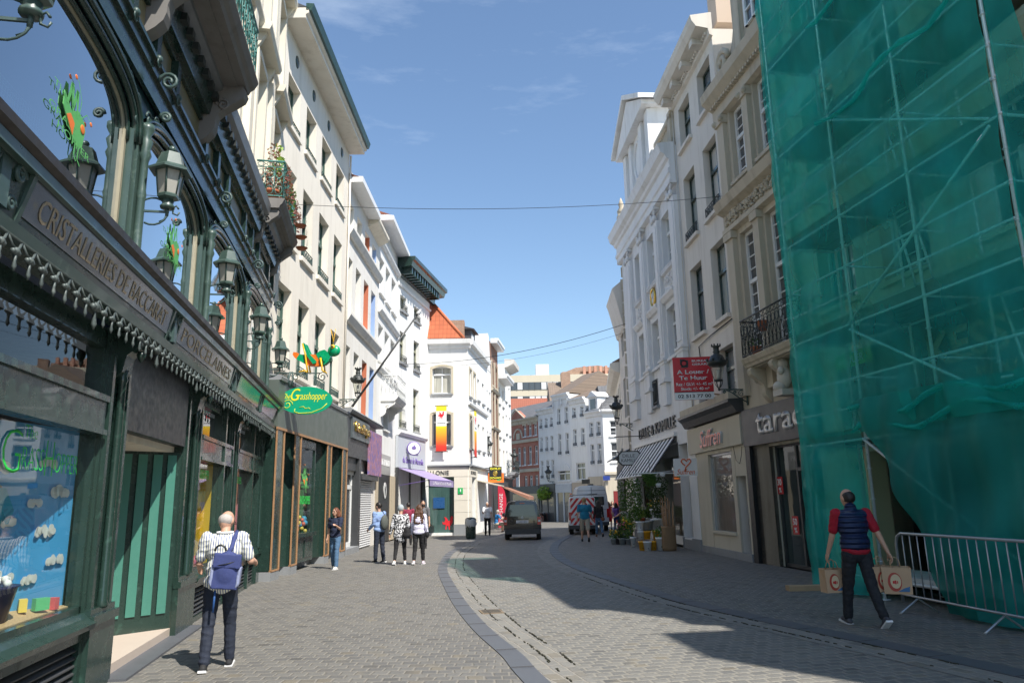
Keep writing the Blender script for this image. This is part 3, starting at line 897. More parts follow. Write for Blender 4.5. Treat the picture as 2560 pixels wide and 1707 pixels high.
def bdy(x): return .5 if x < -1.4 else (.5 - (x + 1.4) / .9 * .33 if x < -.5 else .17 - (x + .5) / .64 * .14)
def cloud(u, z, s, y=.365, mb=None):
    for k in range(16):
        mb.disc((u + (w := rng.uniform(-.14, .14) * s), bdy(u + w) - .02 - k * .0006, z + (.06 - abs(w) * .3) * s * rng.uniform(.2, 1)), rng.uniform(.05, .085) * s, rng.uniform(.03, .05) * s)
for u, z, s in ((-.75, .85, 1), (-1.2, .65, 1.1), (-1.7, 1.0, 1.2), (-2.3, .7, 1), (-.9, 1.3, 1.1), (-1.5, 1.4, .9), (-2.0, 1.25, 1.2), (-2.7, 1.1, 1), (-.7, .4, .9), (-1.5, .3, 1.3), (-3.2, .8, 1.2), (-3.8, 1.2, 1)): cloud(u, z, s, .365, cl)
cl2 = MB()
for t, z, s in ((.2, .35, .8), (.45, .75, 1), (.7, 1.1, 1), (.35, 1.35, .9), (.75, .5, .9), (.15, 1.0, .8)):
    cx_, cy_ = -.5 + .6 * t, .17 - .13 * t
    for k in range(14):
        q = rng.uniform(-.11, .11) * s; cl2.disc((cx_ + q, cy_ - q * .22 - .016 - k * .0006, z + (.06 - abs(q) * .3) * s * rng.uniform(.2, 1)), rng.uniform(.045, .07) * s, rng.uniform(.03, .05) * s)
cl.build('painted_clouds', M_CLOUDP, disp); cl2.build('painted_clouds', M_CLOUDP, disp)
def tshirt(name, loc, mat, label, s=1):
    t = thing(name, loc, SA.a, label, 't-shirt', 'childrens t-shirts hanging in the window')
    P = [(-.2, 0), (.2, 0), (.2, .38), (.33, .27), (.4, .38), (.22, .56), (.08, .56), (0, .52), (-.08, .56), (-.22, .56), (-.4, .38), (-.33, .27), (-.2, .38)]
    MB().prism([(x * s, z * s) for x, z in P], 'y', -.02, .03).build('shirt', mat, t)
    MB().tube([(-.18 * s, 0, .57 * s), (0, 0, .63 * s), (.18 * s, 0, .57 * s)], .008, 5).build('hanger', M_STEEL, t)
tshirt('hanging_tshirt', SA.w(-2.25, -.3, 1.35), paint('purple_cloth', (.22, .06, .3), .8), 'purple t-shirt hanging in the first shop window')
tshirt('hanging_tshirt', SA.w(-1.85, -.36, 1.3), paint('turquoise_cloth', (.02, .34, .5), .8), 'turquoise t-shirt hanging in the first shop window')
tshirt('hanging_tshirt', SA.w(-2.7, -.3, 1.25), paint('magenta_cloth', (.55, .03, .18), .8), 'magenta t-shirt hanging at the left of the first shop window')
tshirt('hanging_tshirt', SA.w(-2.6, -.25, .95), paint('lime_cloth', (.2, .6, .05), .8), 'lime green t-shirt hanging low in the first shop window', .8)
tb = thing('display_tub', SA.w(-1.75, -.33, .82), SA.a, 'dark round tub with white foam and a yellow duck in the first shop window', 'tub')
MB().lathe([(.14, 0), (.2, .26), (.22, .28), (.19, .27)], (0, 0, 0), 20).build('tub', paint('dark_blue_tub', (.03, .03, .09), .4), tb)
fo = MB(); rng = random.Random(9)
for k in range(60): a = rng.uniform(0, 6.28); r = rng.uniform(0, .17); fo.ball((r * math.cos(a), r * math.sin(a), .29 + rng.uniform(0, .05)), rng.uniform(.02, .04), 6, 4)
fo.build('foam', paint('white_foam', (.8, .8, .8), .8), tb)
dk = MB(); dk.ball((-.1, -.06, .37), (.06, .05, .045)); dk.ball((-.13, -.07, .43), .035); dk.ball((-.165, -.08, .425), (.018, .012, .008)); dk.build('toy_duck', paint('duck_yellow', (.85, .55, .02), .4), tb)
# green neon-like lettering stuck on the glass
M_GREENL = bpy.data.materials.new('green_window_lettering'); M_GREENL.use_nodes = True
q_ = M_GREENL.node_tree.nodes['Principled BSDF']; q_.inputs['Base Color'].default_value = (.03, .6, .08, 1); q_.inputs['Roughness'].default_value = .5
M_ORANGEL = paint('orange_vinyl', (.85, .2, .03), .5)
M_LIME = paint('lime_vinyl', (.12, .45, .12), .5, var=.05)
for (u, z, s, w_, h_) in ((-2.36, 1.96, 'G', .3, .33), (-2.03, 1.99, 'RASS', .38, .18), (-1.61, 1.96, 'H', .15, .29), (-1.42, 1.99, 'OPPER', .5, .17), (-2.03, 2.24, 'The', .22, .1)):
    text(s, M_GREENL, A, u, .078, z, width=w_, height=h_, extrude=.002, bold=-.022, name='window_lettering')


def flat(mb, pts, w, y=-.004):
    ws = w if isinstance(w, (list, tuple)) else [w] * len(pts)
    for (a, b), w0_, w1_ in zip(zip(pts, pts[1:]), ws, ws[1:]):
        dx, dz = b[0] - a[0], b[2] - a[2]; l_ = math.hypot(dx, dz) or 1; nx, nz = -dz / l_, dx / l_
        mb.add([(a[0] - nx * w0_, y, a[2] - nz * w0_), (b[0] - nx * w1_, y, b[2] - nz * w1_), (b[0] + nx * w1_, y, b[2] + nz * w1_), (a[0] + nx * w0_, y, a[2] + nz * w0_)], [(0, 1, 2, 3)])


def hopper_sticker(name, site, u, z, s, y, label, cat='window sticker', grp='grasshopper stickers'):
    """cut-vinyl grasshopper with two long antennae"""
    t = thing(name, site.w(u, -y, z), site.a, label, cat, grp); t.scale = (2, 1, 1)
    g1 = MB()
    body = [(-.14, -.1), (.0, -.32), (.12, -.4), (.23, -.32), (.27, .05), (.22, .19), (.08, .26), (-.06, .12), (-.24, .32), (-.24, .05)]
    g1.prism([(x * s, q * s) for x, q in body], 'y', -.003, .003)
    for pts in ([(-.02, .0), (-.1, .62), (-.17, .15)], [(.06, .1), (.02, .6), (-.04, .2)]):
        flat(g1, [(x * s, -.006, q * s) for x, q in pts], [.014 * s, .03 * s, .02 * s], -.0045)
    flat(g1, [(.16 * s, -.004, -.33 * s), (.15 * s, -.004, -.62 * s), (.22 * s, -.004, -.7 * s)], .012 * s)
    flat(g1, [(.08 * s, -.004, -.33 * s), (.07 * s, -.004, -.6 * s), (.13 * s, -.004, -.68 * s)], .012 * s)
    flat(g1, [(.1 * s, -.004, .2 * s), (.12 * s, -.004, .5 * s), (.02 * s, -.004, .78 * s), (-.04 * s, -.004, .8 * s)], .007 * s)
    flat(g1, [(.16 * s, -.004, .2 * s), (.26 * s, -.004, .38 * s), (.36 * s, -.004, .34 * s)], .007 * s)
    g1.build('grasshopper', M_LIME, t)
    o = MB(); o.prism([(x * s, q * s) for x, q in [(-.16, -.05), (.0, -.3), (.02, -.05), (-.08, .05)]], 'y', -.006, -.0035); o.ball((.2 * s, -.006, .02 * s), (.05 * s, .004, .09 * s)); o.ball((-.05 * s, -.006, .8 * s), (.03 * s, .004, .045 * s)); o.ball((.37 * s, -.006, .3 * s), (.03 * s, .004, .045 * s))
    o.build('orange_patch', M_ORANGEL, t)
    text('The', M_LIME, t, -.45 * s, -.003, .2 * s, height=.12 * s, extrude=.001)
    text('GRASS', M_LIME, t, -.5 * s, -.003, -.25 * s, height=.14 * s, extrude=.001); text('HOPPER', M_LIME, t, -.3 * s, -.003, -.45 * s, height=.14 * s, extrude=.001)
    return t


hopper_sticker('window_sticker', SA, -1.75, 5.12, .5, .11, 'green grasshopper sticker on the nearest big arched pane')
hopper_sticker('window_sticker', SA, 1.72, 5.12, .48, .11, 'green grasshopper sticker on the second arched pane behind the lantern')
# baskets and shelves behind the arched panes
M_WIRE = paint('pale_blue_basket', (.2, .34, .5), .5, var=.2)
for i, (u, z, L_) in enumerate(((-2.3, 4.45, .9), (-3.6, 4.6, 1.4), (-1.4, 4.4, .7), (1.2, 4.5, 1.6), (4.6, 4.5, 1.6), (-2.4, 5.3, 1.5))):
    t = thing('storage_basket', SA.w(u, -.75, z), SA.a, ['pale blue wire basket of toys near the foot of the nearest arched pane', 'long pale blue wire basket at the left of the nearest arched pane', 'small pale blue wire basket at the right of the nearest arched pane', 'pale blue wire basket behind the second arched pane', 'pale blue wire basket behind the third arched pane', 'pale blue wire basket high up behind the nearest arched pane'][i], 'basket', 'wire baskets behind the arcade panes')
    w_ = MB()
    for k in range(int(L_ / .05)): w_.tube([(k * .05, 0, 0), (k * .05, 0, .22)], .006, 3)
    for k in range(5): w_.tube([(0, 0, k * .055), (L_, 0, k * .055)], .006, 3)
    w_.box(0, L_, .0, .35, -.01, 0)
    w_.build('wire_frame', M_WIRE, t)
    c_ = MB(); rr = random.Random(i)
    for k in range(14): c_.ball((rr.uniform(.05, L_ - .05), rr.uniform(.1, .3), rr.uniform(.03, .24)), rr.uniform(.04, .08), 7, 5)
    c_.build('contents', paint(['toy_pink', 'toy_green', 'toy_cream'][i % 3], [(.6, .1, .25), (.1, .4, .15), (.6, .5, .3)][i % 3], .6), t)
# display content behind the far bays
ye = MB(); ye.box(3.5, 5.15, .26, .3, .72, 2.4); ye.box(5.12, 5.16, .12, .3, .72, 2.4); ye.build('display_board', paint('yellow_board', (.7, .45, .02), .6), A)
ye = MB(); ye.box(6.7, 8.3, .24, .28, .72, 2.4); ye.build('display_board', paint('crimson_board', (.35, .02, .08), .6), A)
st = MB()
for k in range(8): st.box(6.75 + k * .2, 6.81 + k * .2, .2, .235, .72, 2.4)
st.build('display_stripe', paint('pink_stripe', (.7, .25, .3), .6), A)
dt = MB(); dt.box(5.3, 5.95, .2, .23, .72, 2.38); dt.build('display_board', paint('dark_red_cloth', (.3, .02, .04), .7), A)
dt = MB()
for k in range(40): dt.ball((5.4 + (k % 4) * .14 + (k // 4 % 2) * .06, .195, .8 + (k // 4) * .16), (.022, .006, .022), 8, 5)
dt.build('display_dots', paint('white_dot', (.8, .8, .8), .7), A)
gb = thing('toy_globe', SA.w(4.0, -.19, 1.66), 0, 'blue toy globe on a stand in the yellow shop window', 'globe')
MB().ball((0, 0, .1), .1, 20, 14).build('globe', mat := paint('globe_blue', (.05, .35, .55), .3, var=.5, scale=14, wear=(.35, .4, .1)), gb)
MB().lathe([(.1, -.12), (.1, -.1), (.015, -.09), (.015, .0)], (0, 0, 0), 12).build('stand', M_STEEL, gb)
tk = thing('toy_pack', SA.w(4.35, -.18, 1.15), SA.a + .1, 'blue and white toy pack standing in the yellow shop window', 'toy pack')
MB().box(-.15, .15, 0, .05, 0, .42).build('card', paint('pack_white', (.65, .62, .6), .5), tk); MB().box(-.15, .15, -.004, -.001, .3, .42).build('header', paint('pack_blue', (.03, .35, .55), .5), tk)
for i, (u, z, c, lb) in enumerate(((3.75, .74, (.75, .6, .05), 'yellow ball low in the yellow shop window'), (4.4, .74, (.5, .05, .05), 'red ball low in the yellow shop window'))):
    tag(MB().ball((0, 0, 0), .09, 14, 10).build('toy_ball', paint('ball%d' % i, c, .4)), lb, 'ball', 'balls in the shop window').location = SA.w(u, -.18, z + .1)
for u in (3.7, 6.75): text('The GRASSHOPPER', M_GREENL, A, u, .078, 2.12, width=.95, height=.14, extrude=.002, name='window_lettering')
# shelf goods beside the porch
for i, (c, z, lb) in enumerate((((.6, .1, .05), 1.15, 'red toy box'), ((.1, .35, .6), 1.28, 'blue toy box'), ((.7, .5, .1), 1.02, 'orange toy box'))):
    t = tag(MB().box(-.15, .15, -.1, .1, 0, .12).build('toy_box', paint('toybox%d' % i, c, .5)), lb + ' stacked beside the shop porch glass', 'toy box', 'toy boxes stacked by the porch')
    t.location = SA.w(-.3, -1.2, z); t.rotation_euler = (0, 0, SA.a)
tag(MB().box(-.2, .25, -.5, .5, 0, .03).build('shelf', M_WOOD), 'small wooden shelf carrying the stacked toy boxes by the porch', 'shelf').location = SA.w(-.35, -1.2, .98)

# stone balconies of the cream house
def scroll_bracket(mb, u, z, h, out, wd=.2):
    n = 10; P = []
    for k in range(n + 1):
        t = k / n; P.append((-out * (1 - t) ** .8 * (1 + .25 * math.sin(t * 9)), z - h * t))
    P = [(0, z)] + P + [(0, z - h)]
    mb.prism(P, 'x', u - wd / 2, u + wd / 2)
    mb.tube([(u - wd / 2 - .01, -out * .55 + x, z - h * .35 + q) for x, q in chain_curve(.1, 1.4)], .02, 5)
    return mb


def balcony(name, site, u0, u1, z, out, label, rail_h, iron, stone, slab_h=.22, brackets=2, grp=None, bh=.75, z_off=0):
    t = thing(name, site.w(u0, 0, z), site.a, label, 'balcony', grp); L = u1 - u0
    s = MB(); s.prism([(0, 0), (-out * .86, 0), (-out * .9, .06), (-out * .97, .1), (-out, .14), (-out - .03, .2), (-out - .03, slab_h), (0, slab_h)], 'x', 0, L)
    s.box(.12, L - .12, -out * .7, -.1, -.03, 0)
    s.build('slab', stone, t)
    for k in range(brackets):
        b = MB(); scroll_bracket(b, .16 + (L - .32) * k / max(1, brackets - 1), 0, bh, out * .8); b.build('bracket', stone, t)
    r = MB(); zt = slab_h + rail_h; zb = slab_h + .06; o = out - .02
    path = [(.03, 0), (.03, -o), (L - .03, -o), (L - .03, 0)]
    for zz, rr in ((zt, .022), (zt - .14, .011), (zb, .014)): r.tube([(x, y, zz) for x, y in path], rr, 5)
    segs_ = [(path[i], path[i + 1]) for i in range(3)]
    for (xa, ya), (xb, yb) in segs_:
        Ls = math.hypot(xb - xa, yb - ya); n = max(2, int(Ls / .17))
        for k in range(n + 1):
            x, y = xa + (xb - xa) * k / n, ya + (yb - ya) * k / n
            r.tube([(x, y, zb), (x, y, zt - .14)], .009, 4)
            if k < n:
                dx, dy = (xb - xa) / n, (yb - ya) / n; mx, my = x + dx / 2, y + dy / 2; Lc = .07 / .17
                for zc, rz_ in ((zb + .13, .1), (zt - .29, .1), (zt - .07, .05)):
                    r.tube([(mx + dx * Lc * math.cos(a) * (1.0), my + dy * Lc * math.cos(a), zc + rz_ * math.sin(a)) for a in [i * math.pi / 4 for i in range(8)]], .008, 4, closed=True)
                r.ball((mx, my, (zb + zt) / 2), .028, 6, 4)
                r.tube([(x, y, zb + .2), (mx, my, (zb + zt) / 2), (x + dx, y + dy, zb + .2)], .008, 4); r.tube([(x, y, zt - .3), (mx, my, (zb + zt) / 2), (x + dx, y + dy, zt - .3)], .008, 4)
    r.build('railing', iron, t)
    return t


M_TEALIRON = paint('teal_iron', (.06, .2, .18), .5, var=.3, wear=(.02, .04, .04))
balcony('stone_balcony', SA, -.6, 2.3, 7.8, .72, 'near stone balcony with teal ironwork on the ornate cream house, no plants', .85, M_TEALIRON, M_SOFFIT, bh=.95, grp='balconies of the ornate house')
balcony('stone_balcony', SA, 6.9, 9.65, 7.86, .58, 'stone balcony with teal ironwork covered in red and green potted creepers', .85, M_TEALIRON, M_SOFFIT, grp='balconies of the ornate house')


# leaves
def leaf_mat(name, a, b, c=None):
    if name in MATS: return MATS[name]
    m, nt, n, L, bs, out = nodes(name)
    g_ = n.new('ShaderNodeNewGeometry')
    L.new(ramp(nt, g_.outputs['Random Per Island'], [(0, a), (.6, b), (1, c or b)]), bs.inputs['Base Color']); bs.inputs['Roughness'].default_value = .55
    t = n.new('ShaderNodeBsdfTranslucent'); L.new(mixc(nt, .3, b, (.3, .4, .05)), t.inputs[0])
    mx = n.new('ShaderNodeMixShader'); mx.inputs[0].default_value = .25; L.new(bs.outputs[0], mx.inputs[1]); L.new(t.outputs[0], mx.inputs[2]); L.new(mx.outputs[0], out.inputs[0])
    MATS[name] = m; return m


M_LEAF = leaf_mat('leaf_green', (.03, .09, .015), (.07, .17, .03), (.14, .26, .05))
M_LEAFD = leaf_mat('leaf_dark', (.012, .035, .012), (.03, .07, .02), (.05, .1, .03))
M_LEAFL = leaf_mat('leaf_lime', (.12, .24, .03), (.25, .4, .05), (.35, .5, .1))
M_LEAFR = leaf_mat('leaf_red', (.16, .05, .04), (.3, .1, .08), (.4, .2, .12))


def leaves(mb, c, rad, n, size, rng, droop=0, hollow=.3):
    c = Vector(c)
    for _ in range(n):
        while True:
            p = Vector((rng.uniform(-1, 1), rng.uniform(-1, 1), rng.uniform(-1, 1)))
            if hollow < p.length <= 1: break
        p = Vector((p.x * rad[0], p.y * rad[1], p.z * rad[2])); s = size * rng.uniform(.6, 1.3)
        a = Vector((rng.uniform(-1, 1), rng.uniform(-1, 1), rng.uniform(-.6, .6) - droop)).normalized(); b = a.cross(Vector((rng.uniform(-1, 1), rng.uniform(-1, 1), rng.uniform(-1, 1)))).normalized()
        q = c + p; k = a.cross(b) * s * .18
        mb.add([q - a * s * .5, q + b * s * .32 + k, q + a * s * .5, q - b * s * .32 + k], [(0, 1, 2), (0, 2, 3)])
    return mb


M_TERRA = paint('terracotta', (.42, .13, .06), .7, var=.2)
rng = random.Random(11)
for i, u in enumerate((7.15, 7.6, 8.1, 8.7, 9.3)):
    t = thing('potted_plant', SA.w(u, .3, 8.08), SA.a, ['first potted creeper from the near corner of the overgrown balcony', 'potted red creeper second from the near corner of the balcony', 'middle potted creeper with lime leaves on the overgrown balcony', 'potted creeper second from the far end of the overgrown balcony', 'potted creeper at the far end of the overgrown balcony'][i], 'potted plant', 'pots on the overgrown balcony')
    MB().lathe([(.1, 0), (.15, .2), (.17, .2), (.17, .26), (.14, .26)], (0, 0, 0), 12).build('pot', M_TERRA, t)
    l = MB(); leaves(l, (0, 0, .55), (.28, .26, .45), 130, .085, rng, .2); leaves(l, (.1, -.28, .5), (.25, .12, .45), 90, .08, rng, .3)
    l.build('foliage', M_LEAFR if i != 2 else M_LEAF, t)
    if i in (1, 2):
        l = MB(); leaves(l, (0, 0, 1.15), (.16, .14, .5), 40, .13, rng); l.build('vine_leaves', M_LEAFL, t)
        MB().tube([(0, 0, .2), (.03, 0, .9), (-.02, 0, 1.6)], .008, 4).build('cane', M_WOOD, t)
    else:
        l = MB(); leaves(l, (0, 0, 1.05), (.25, .14, .3), 40, .07, rng); l.build('dry_twigs', M_LEAFR, t)
for i in range(3):
    t = thing('hanging_saucer', SA.w(9.05 + .25 * i, .72, 8.25 - .2 * i), SA.a, ['upper', 'middle', 'lowest'][i] + ' terracotta dish hung outside the overgrown balcony rail', 'plant dish', 'dishes hung on the balcony rail')
    MB().lathe([(.1, 0), (.14, .05), (.15, .05)], (0, 0, 0), 12).build('dish', M_TERRA, t)
    w_ = MB()
    for k in range(6): a = k * math.pi / 3; w_.tube([(.13 * math.cos(a), .13 * math.sin(a), .05), (.16 * math.cos(a), .16 * math.sin(a), .22)], .004, 3)
    w_.build('wire_holder', M_IRON, t)

# five green lanterns on scroll brackets
def wall_lantern():
    t = thing('wall_lantern', (0, 0, 0), 0, 'x', 'lantern', 'green lanterns on the arcade columns')
    s = MB(); n = 6
    s.lathe([(.115, .0), (.16, .34)], (0, 0, 0), n, False, cap=False)
    s.build('lantern_glass', paint('frosted_glass', (.34, .33, .29), .25, var=.1), t)
    f = MB()
    for k in range(n):
        a = 2 * math.pi * k / n
        f.tube([(.117 * math.cos(a), .117 * math.sin(a), 0), (.163 * math.cos(a), .163 * math.sin(a), .34)], .012, 4)
    f.lathe([(.05, -.06), (.125, -.03), (.13, .0), (.12, .015)], (0, 0, 0), n, False)
    f.lathe([(.08, -.16), (.085, -.13), (.06, -.1), (.07, -.06)], (0, 0, 0), 10)
    f.build('lantern_frame', M_GREEN2, t)
    c = MB(); c.lathe([(.25, .3), (.25, .325), (.17, .38), (.12, .54), (.06, .57)], (0, 0, 0), n, False); c.ball((0, 0, .61), .045)
    c.build('lantern_cap', M_GREEN2, t)
    b = MB()
    b.box(-.012, .012, -.02, .3, -.215, -.19)
    b.tube([(0, y, z - .2) for y, z in [(-.13, .04), (-.1, .08), (-.06, .05), (-.07, -.02), (-.12, -.04), (-.14, .0)]], .012, 4)
    b.tube([(0, .16 + .17 * math.cos(a), -.2 + .17 * math.sin(a)) for a in [i * 2 * math.pi / 18 for i in range(16)]], .013, 4)
    b.tube([(0, .0, -.22), (0, .02, -.3), (0, .08, -.33)], .012, 4)
    b.lathe([(.02, -.25), (.02, -.13)], (0, 0, 0), 6)
    b.build('scroll_arm', M_GIRON, t)
    return t


L0 = wall_lantern()
for i, c in enumerate(cols_u):
    o = L0 if i == 0 else copy_tree(L0)
    o.location = SA.w(c + .0, .32, 5.05); o.rotation_euler = (0, 0, SA.a); o.scale = (.92,) * 3
    o['label'] = ['lantern cut off at the top left corner of the picture', 'nearest whole green lantern, in front of the second arched pane', 'green lantern on the third arcade column', 'green lantern on the fourth arcade column', 'last green lantern, at the far end of the arcade beside the cream house'][i]
# scroll ornaments by the balcony
orn = MB()
for c in cols_u[1:]:
    for zc, r in ((6.45, .11), (6.0, .06)):
        orn.tube([(c + .02 * math.cos(1), y - .12, z) for y, z in chain_curve(r, 1.6, (-.1, zc))], .022, 5)
orn.build('scroll_ornament', M_GIRON, A)

# ---- plain cream house with the dark green shop
FBX = -5.9
SB = Site((FBX, 17.4), (FBX - .04, 40))
B = thing('plain_house', SB.p0, SB.a, 'plain cream four storey house with green window frames above the dark green and oak shopfront', 'building')
LB = 7.95
wu = [(.55, 1.68), (2.35, 3.42), (4.13, 5.33), (6.05, 7.2)]
hol = [(a, b, z0, z1) for a, b in wu for z0, z1 in ((5.1, 7.28), (8.5, 10.56), (11.72, 13.16))]
wall_mesh(LB, 3.5, 14.6, hol, 9, .3).build('wall', M_OFFW, B)
for a, b in wu:
    window(B, a, b, 5.1, 7.28, .28, M_WINGREEN, M_CURT, 2, 1, .38, sill=M_OFFW, guard=M_GIRON, so=.12, rail_h=.3)
    window(B, a, b, 8.5, 10.56, .28, M_WINGREEN, M_CURT, 2, 1, .38, sill=M_OFFW, guard=M_GIRON, so=.09, sh=.13, se=.12, rail_h=.3)
    window(B, a, b, 11.72, 13.16, .28, M_WINGREEN, M_CURT, 2, 1, None, sill=M_OFFW, guard=M_GIRON, so=.08, sh=.12, se=.1, rail_h=.2)
    c = (a + b) / 2
    MB().ball((c + .1, 0, 13.86), (.15, .05, .19), 14, 8).build('oval_vent', M_DKGREEN, B)
eave(B, 0, LB + .03, 14.4, .55, .3, M_OFFW, 'eave')
band(B, 'gutter', 0, LB + .05, [(.55, 14.62), (.7, 14.62), (.76, 14.82), (.55, 14.84)], paint('green_gutter', (.03, .08, .075), .45))
MB().prism([(-.6, 14.72), (4.5, 17.0), (9, 14.72)], 'x', 0, LB).build('roof', M_SLATE, B)
# the shopfront
M_OLIVE = paint('olive_slate_fascia', (.095, .115, .1), .4, var=.12, scale=1.5)
MB().box(.0, 7.55, -.32, .1, 3.5, 4.62).build('shop_fascia', M_OLIVE, B)
band(B, 'fascia_cap', 0, 7.6, [(-.02, 4.62), (.36, 4.62), (.38, 4.7), (.34, 4.74), (-.02, 4.78)], M_STONE)
sf = MB()
for a, b in ((.1, .55), (.95, 1.3), (1.6, 1.95), (2.0, 2.15), (4.35, 5.05), (5.2, 5.6), (5.9, 6.55), (6.85, 7.2)):
    pass
piers = [(.05, .6, 0), (1.55, 2.05, 0), (4.9, 5.35, 0), (6.9, 7.5, 0)]
for a, b, _ in piers: sf.box(a, b, -.3, .2, .22, 3.48)
sf.build('shop_pier', M_DKGREEN, B)
ok = MB()
for a, b, _ in piers:
    for x in (a - .03, b): ok.box(x, x + .035, -.33, -.295, .2, 3.49)
ok.box(0, 7.55, -.34, -.3, 3.44, 3.5)
for a, b in ((.05, .6), (1.55, 2.05), (4.9, 5.35), (6.9, 7.5)): ok.box(a - .03, b + .03, -.33, -.28, .2, .235)
ok.build('oak_edge', M_WOOD, B)
pl = MB()
for a, b, _ in piers: pl.box(a - .04, b + .04, -.32, .2, 0, .2)
pl.box(.6, 7.4, .1, .5, 0, .14); pl.build('stone_plinth', M_STONE, B)
sd = MB()   # splayed returns
for (x0, x1, y1_) in ((4.9, 4.02, .2), (5.35, 5.6, .9), (6.9, 6.1, .4), (1.55, 1.05, .2)):
    sd.add([(x0, -.2, .2), (x1, y1_, .2), (x1, y1_, 3.48), (x0, -.2, 3.48)], [(0, 1, 2, 3)])
sd.build('splayed_side', M_DKGREEN, B)
def bshop(x0, x1, y, zb):
    f = MB(); f.box(x0, x1, y, y + .06, .2, zb); f.box(x0, x1, y - .1, y + .02, zb, zb + .1); f.box(x0, x0 + .07, y, y + .07, zb, 3.48); f.box(x1 - .07, x1, y, y + .07, zb, 3.48); f.box(x0, x1, y, y + .07, 3.2, 3.48)
    for k in range(2): f.box(x0 + .1 + k * (x1 - x0) / 2, x0 - .1 + (k + 1) * (x1 - x0) / 2, y - .02, y, .3, zb - .1)
    w = f.build('display_window', M_DKGREEN, B); MB().quad((x0, y + .04, zb + .1), (x1, y + .04, zb + .1), (x1, y + .04, 3.2), (x0, y + .04, 3.2)).build('display_glass', M_GLASS, w)
bshop(2.07, 4.0, -.2, .85); bshop(.62, 1.05, -.1, 1.0)
dd = MB(); dd.box(5.7, 5.8, .9, .97, .14, 3.0); dd.box(6.4, 6.5, .9, .97, .14, 3.0); dd.box(5.7, 6.5, .9, .97, 2.5, 3.48); dd.box(5.8, 6.4, .9, .97, .14, .6)
dw = dd.build('shop_door', M_DKGREEN, B); MB().quad((5.8, .94, .6), (6.4, .94, .6), (6.4, .94, 2.5), (5.8, .94, 2.5)).build('door_glass', M_GLASS, dw)
ins = MB(); ins.box(0, 7.9, 2.5, 2.6, 0, 3.5); ins.box(0, 7.9, .05, 9, 3.42, 3.5); ins.box(2.1, 4.0, .1, .14, .5, 2.1); ins.build('inner_walls', paint('green_interior', (.03, .16, .05), .8), B)
hopper_sticker('window_sticker', SB, 3.05, 2.35, .5, -.17, 'large green grasshopper sticker in the oak trimmed shop window')
text('GRASSHOPPER', M_GREENL, B, 2.55, -.175, 1.7, width=1.1, height=.22, extrude=.002, name='window_lettering')
bt_ = thing('toy_pile', SB.w(3.2, .02, .95), SB.a, 'pile of colourful toys in the oak trimmed shop window', 'toys')
rr = random.Random(4)
for i, c in enumerate(((.6, .1, .05), (.05, .3, .5), (.65, .5, .1), (.5, .5, .5))):
    q = MB()
    for k in range(6): q.ball((rr.uniform(-.6, .6), rr.uniform(-.05, .05), rr.uniform(0, .4)), rr.uniform(.05, .09), 7, 5)
    q.build('toy', paint('pile%d' % i, c, .5), bt_)
# cream downpipe edge
MB().tube([(LB - .06, -.06, 4.8), (LB - .06, -.06, 14.3)], .035, 6).build('downpipe', M_OFFW, B)
rr = random.Random(2)
for i, (u, z, c) in enumerate(((-.95, .82, (.7, .1, .1)), (-1.15, .84, (.1, .5, .2)), (-1.3, .85, (.8, .6, .1)), (-2.1, .86, (.6, .1, .4)))):
    t = tag(MB().box(-.06, .06, -.03, .03, 0, .1).build('toy_block', paint('block%d' % i, c, .5)), ['red', 'green', 'yellow', 'pink'][i] + ' toy block on the wood chips in the first shop window', 'toy block', 'toy blocks on the wood chips'); t.location = SA.w(u, -.17 if u > -1.2 else -.25, z); t.rotation_euler = (0, 0, i * 1.1)

# ---- house with red and blue window reveals
C = thing('house_with_coloured_reveals', SB.w(LB, 0, 0), SB.a, 'off white house with terracotta red and pale blue window reveals, above the gold letters', 'building')
LC = 6.3
wc = [(.17, 1.0), (1.62, 2.55), (3.15, 4.1), (4.7, 5.65)]
rows = ((4.95, 7.24), (8.62, 10.53), (11.72, 12.62))
hol = [(a, b, z0, z1) for a, b in wc for z0, z1 in rows]
wall_mesh(LC, 2.7, 13.9, hol, 9, .34).build('wall', M_WHITE, C)
M_RRED = plaster('terracotta_reveal', (.55, .17, .09), .15); M_RBLUE = plaster('blue_reveal', (.3, .42, .68), .15)
for i, (a, b) in enumerate(wc):
    for z0, z1 in rows:
        window(C, a, b, z0, z1, .33, M_WINGREEN if i < 2 else M_WHITEPAINT, M_CURT, 2, 1, .35 if z1 - z0 > 1.2 else None, sill=M_STONE if z1 < 8 else None, so=.06)
        if i >= 2:
            r = MB(); r.box(b - .012, b - .002, .002, .26, z0, z1); r.box(a + .002, a + .012, .002, .26, z0, z1); r.build('painted_reveal', (M_RRED, M_RBLUE)[i - 2], C)
for zc in (8.05, 11.28): band(C, 'string_course', 0, LC, [(0, zc), (.1, zc), (.16, zc + .1), (.22, zc + .22), (.22, zc + .32), (0, zc + .34)], M_WHITE)
M_FASC = paint('white_fascia', (.75, .76, .76), .5)
band(C, 'eave', 0, 3.75, [(0, 13.3), (.5, 13.3), (.52, 13.3), (.52, 13.52), (0, 13.56)], M_FASC)
band(C, 'eave', 3.78, LC, [(0, 13.0), (.4, 13.2), (.46, 13.28), (.46, 13.4), (0, 13.46)], M_CREAM)
MB().prism([(-.4, 13.5), (4, 15.2), (8, 13.5)], 'x', 0, LC).build('roof', paint('red_brown_roof', (.25, .09, .05), .8, var=.3, scale=12), C)
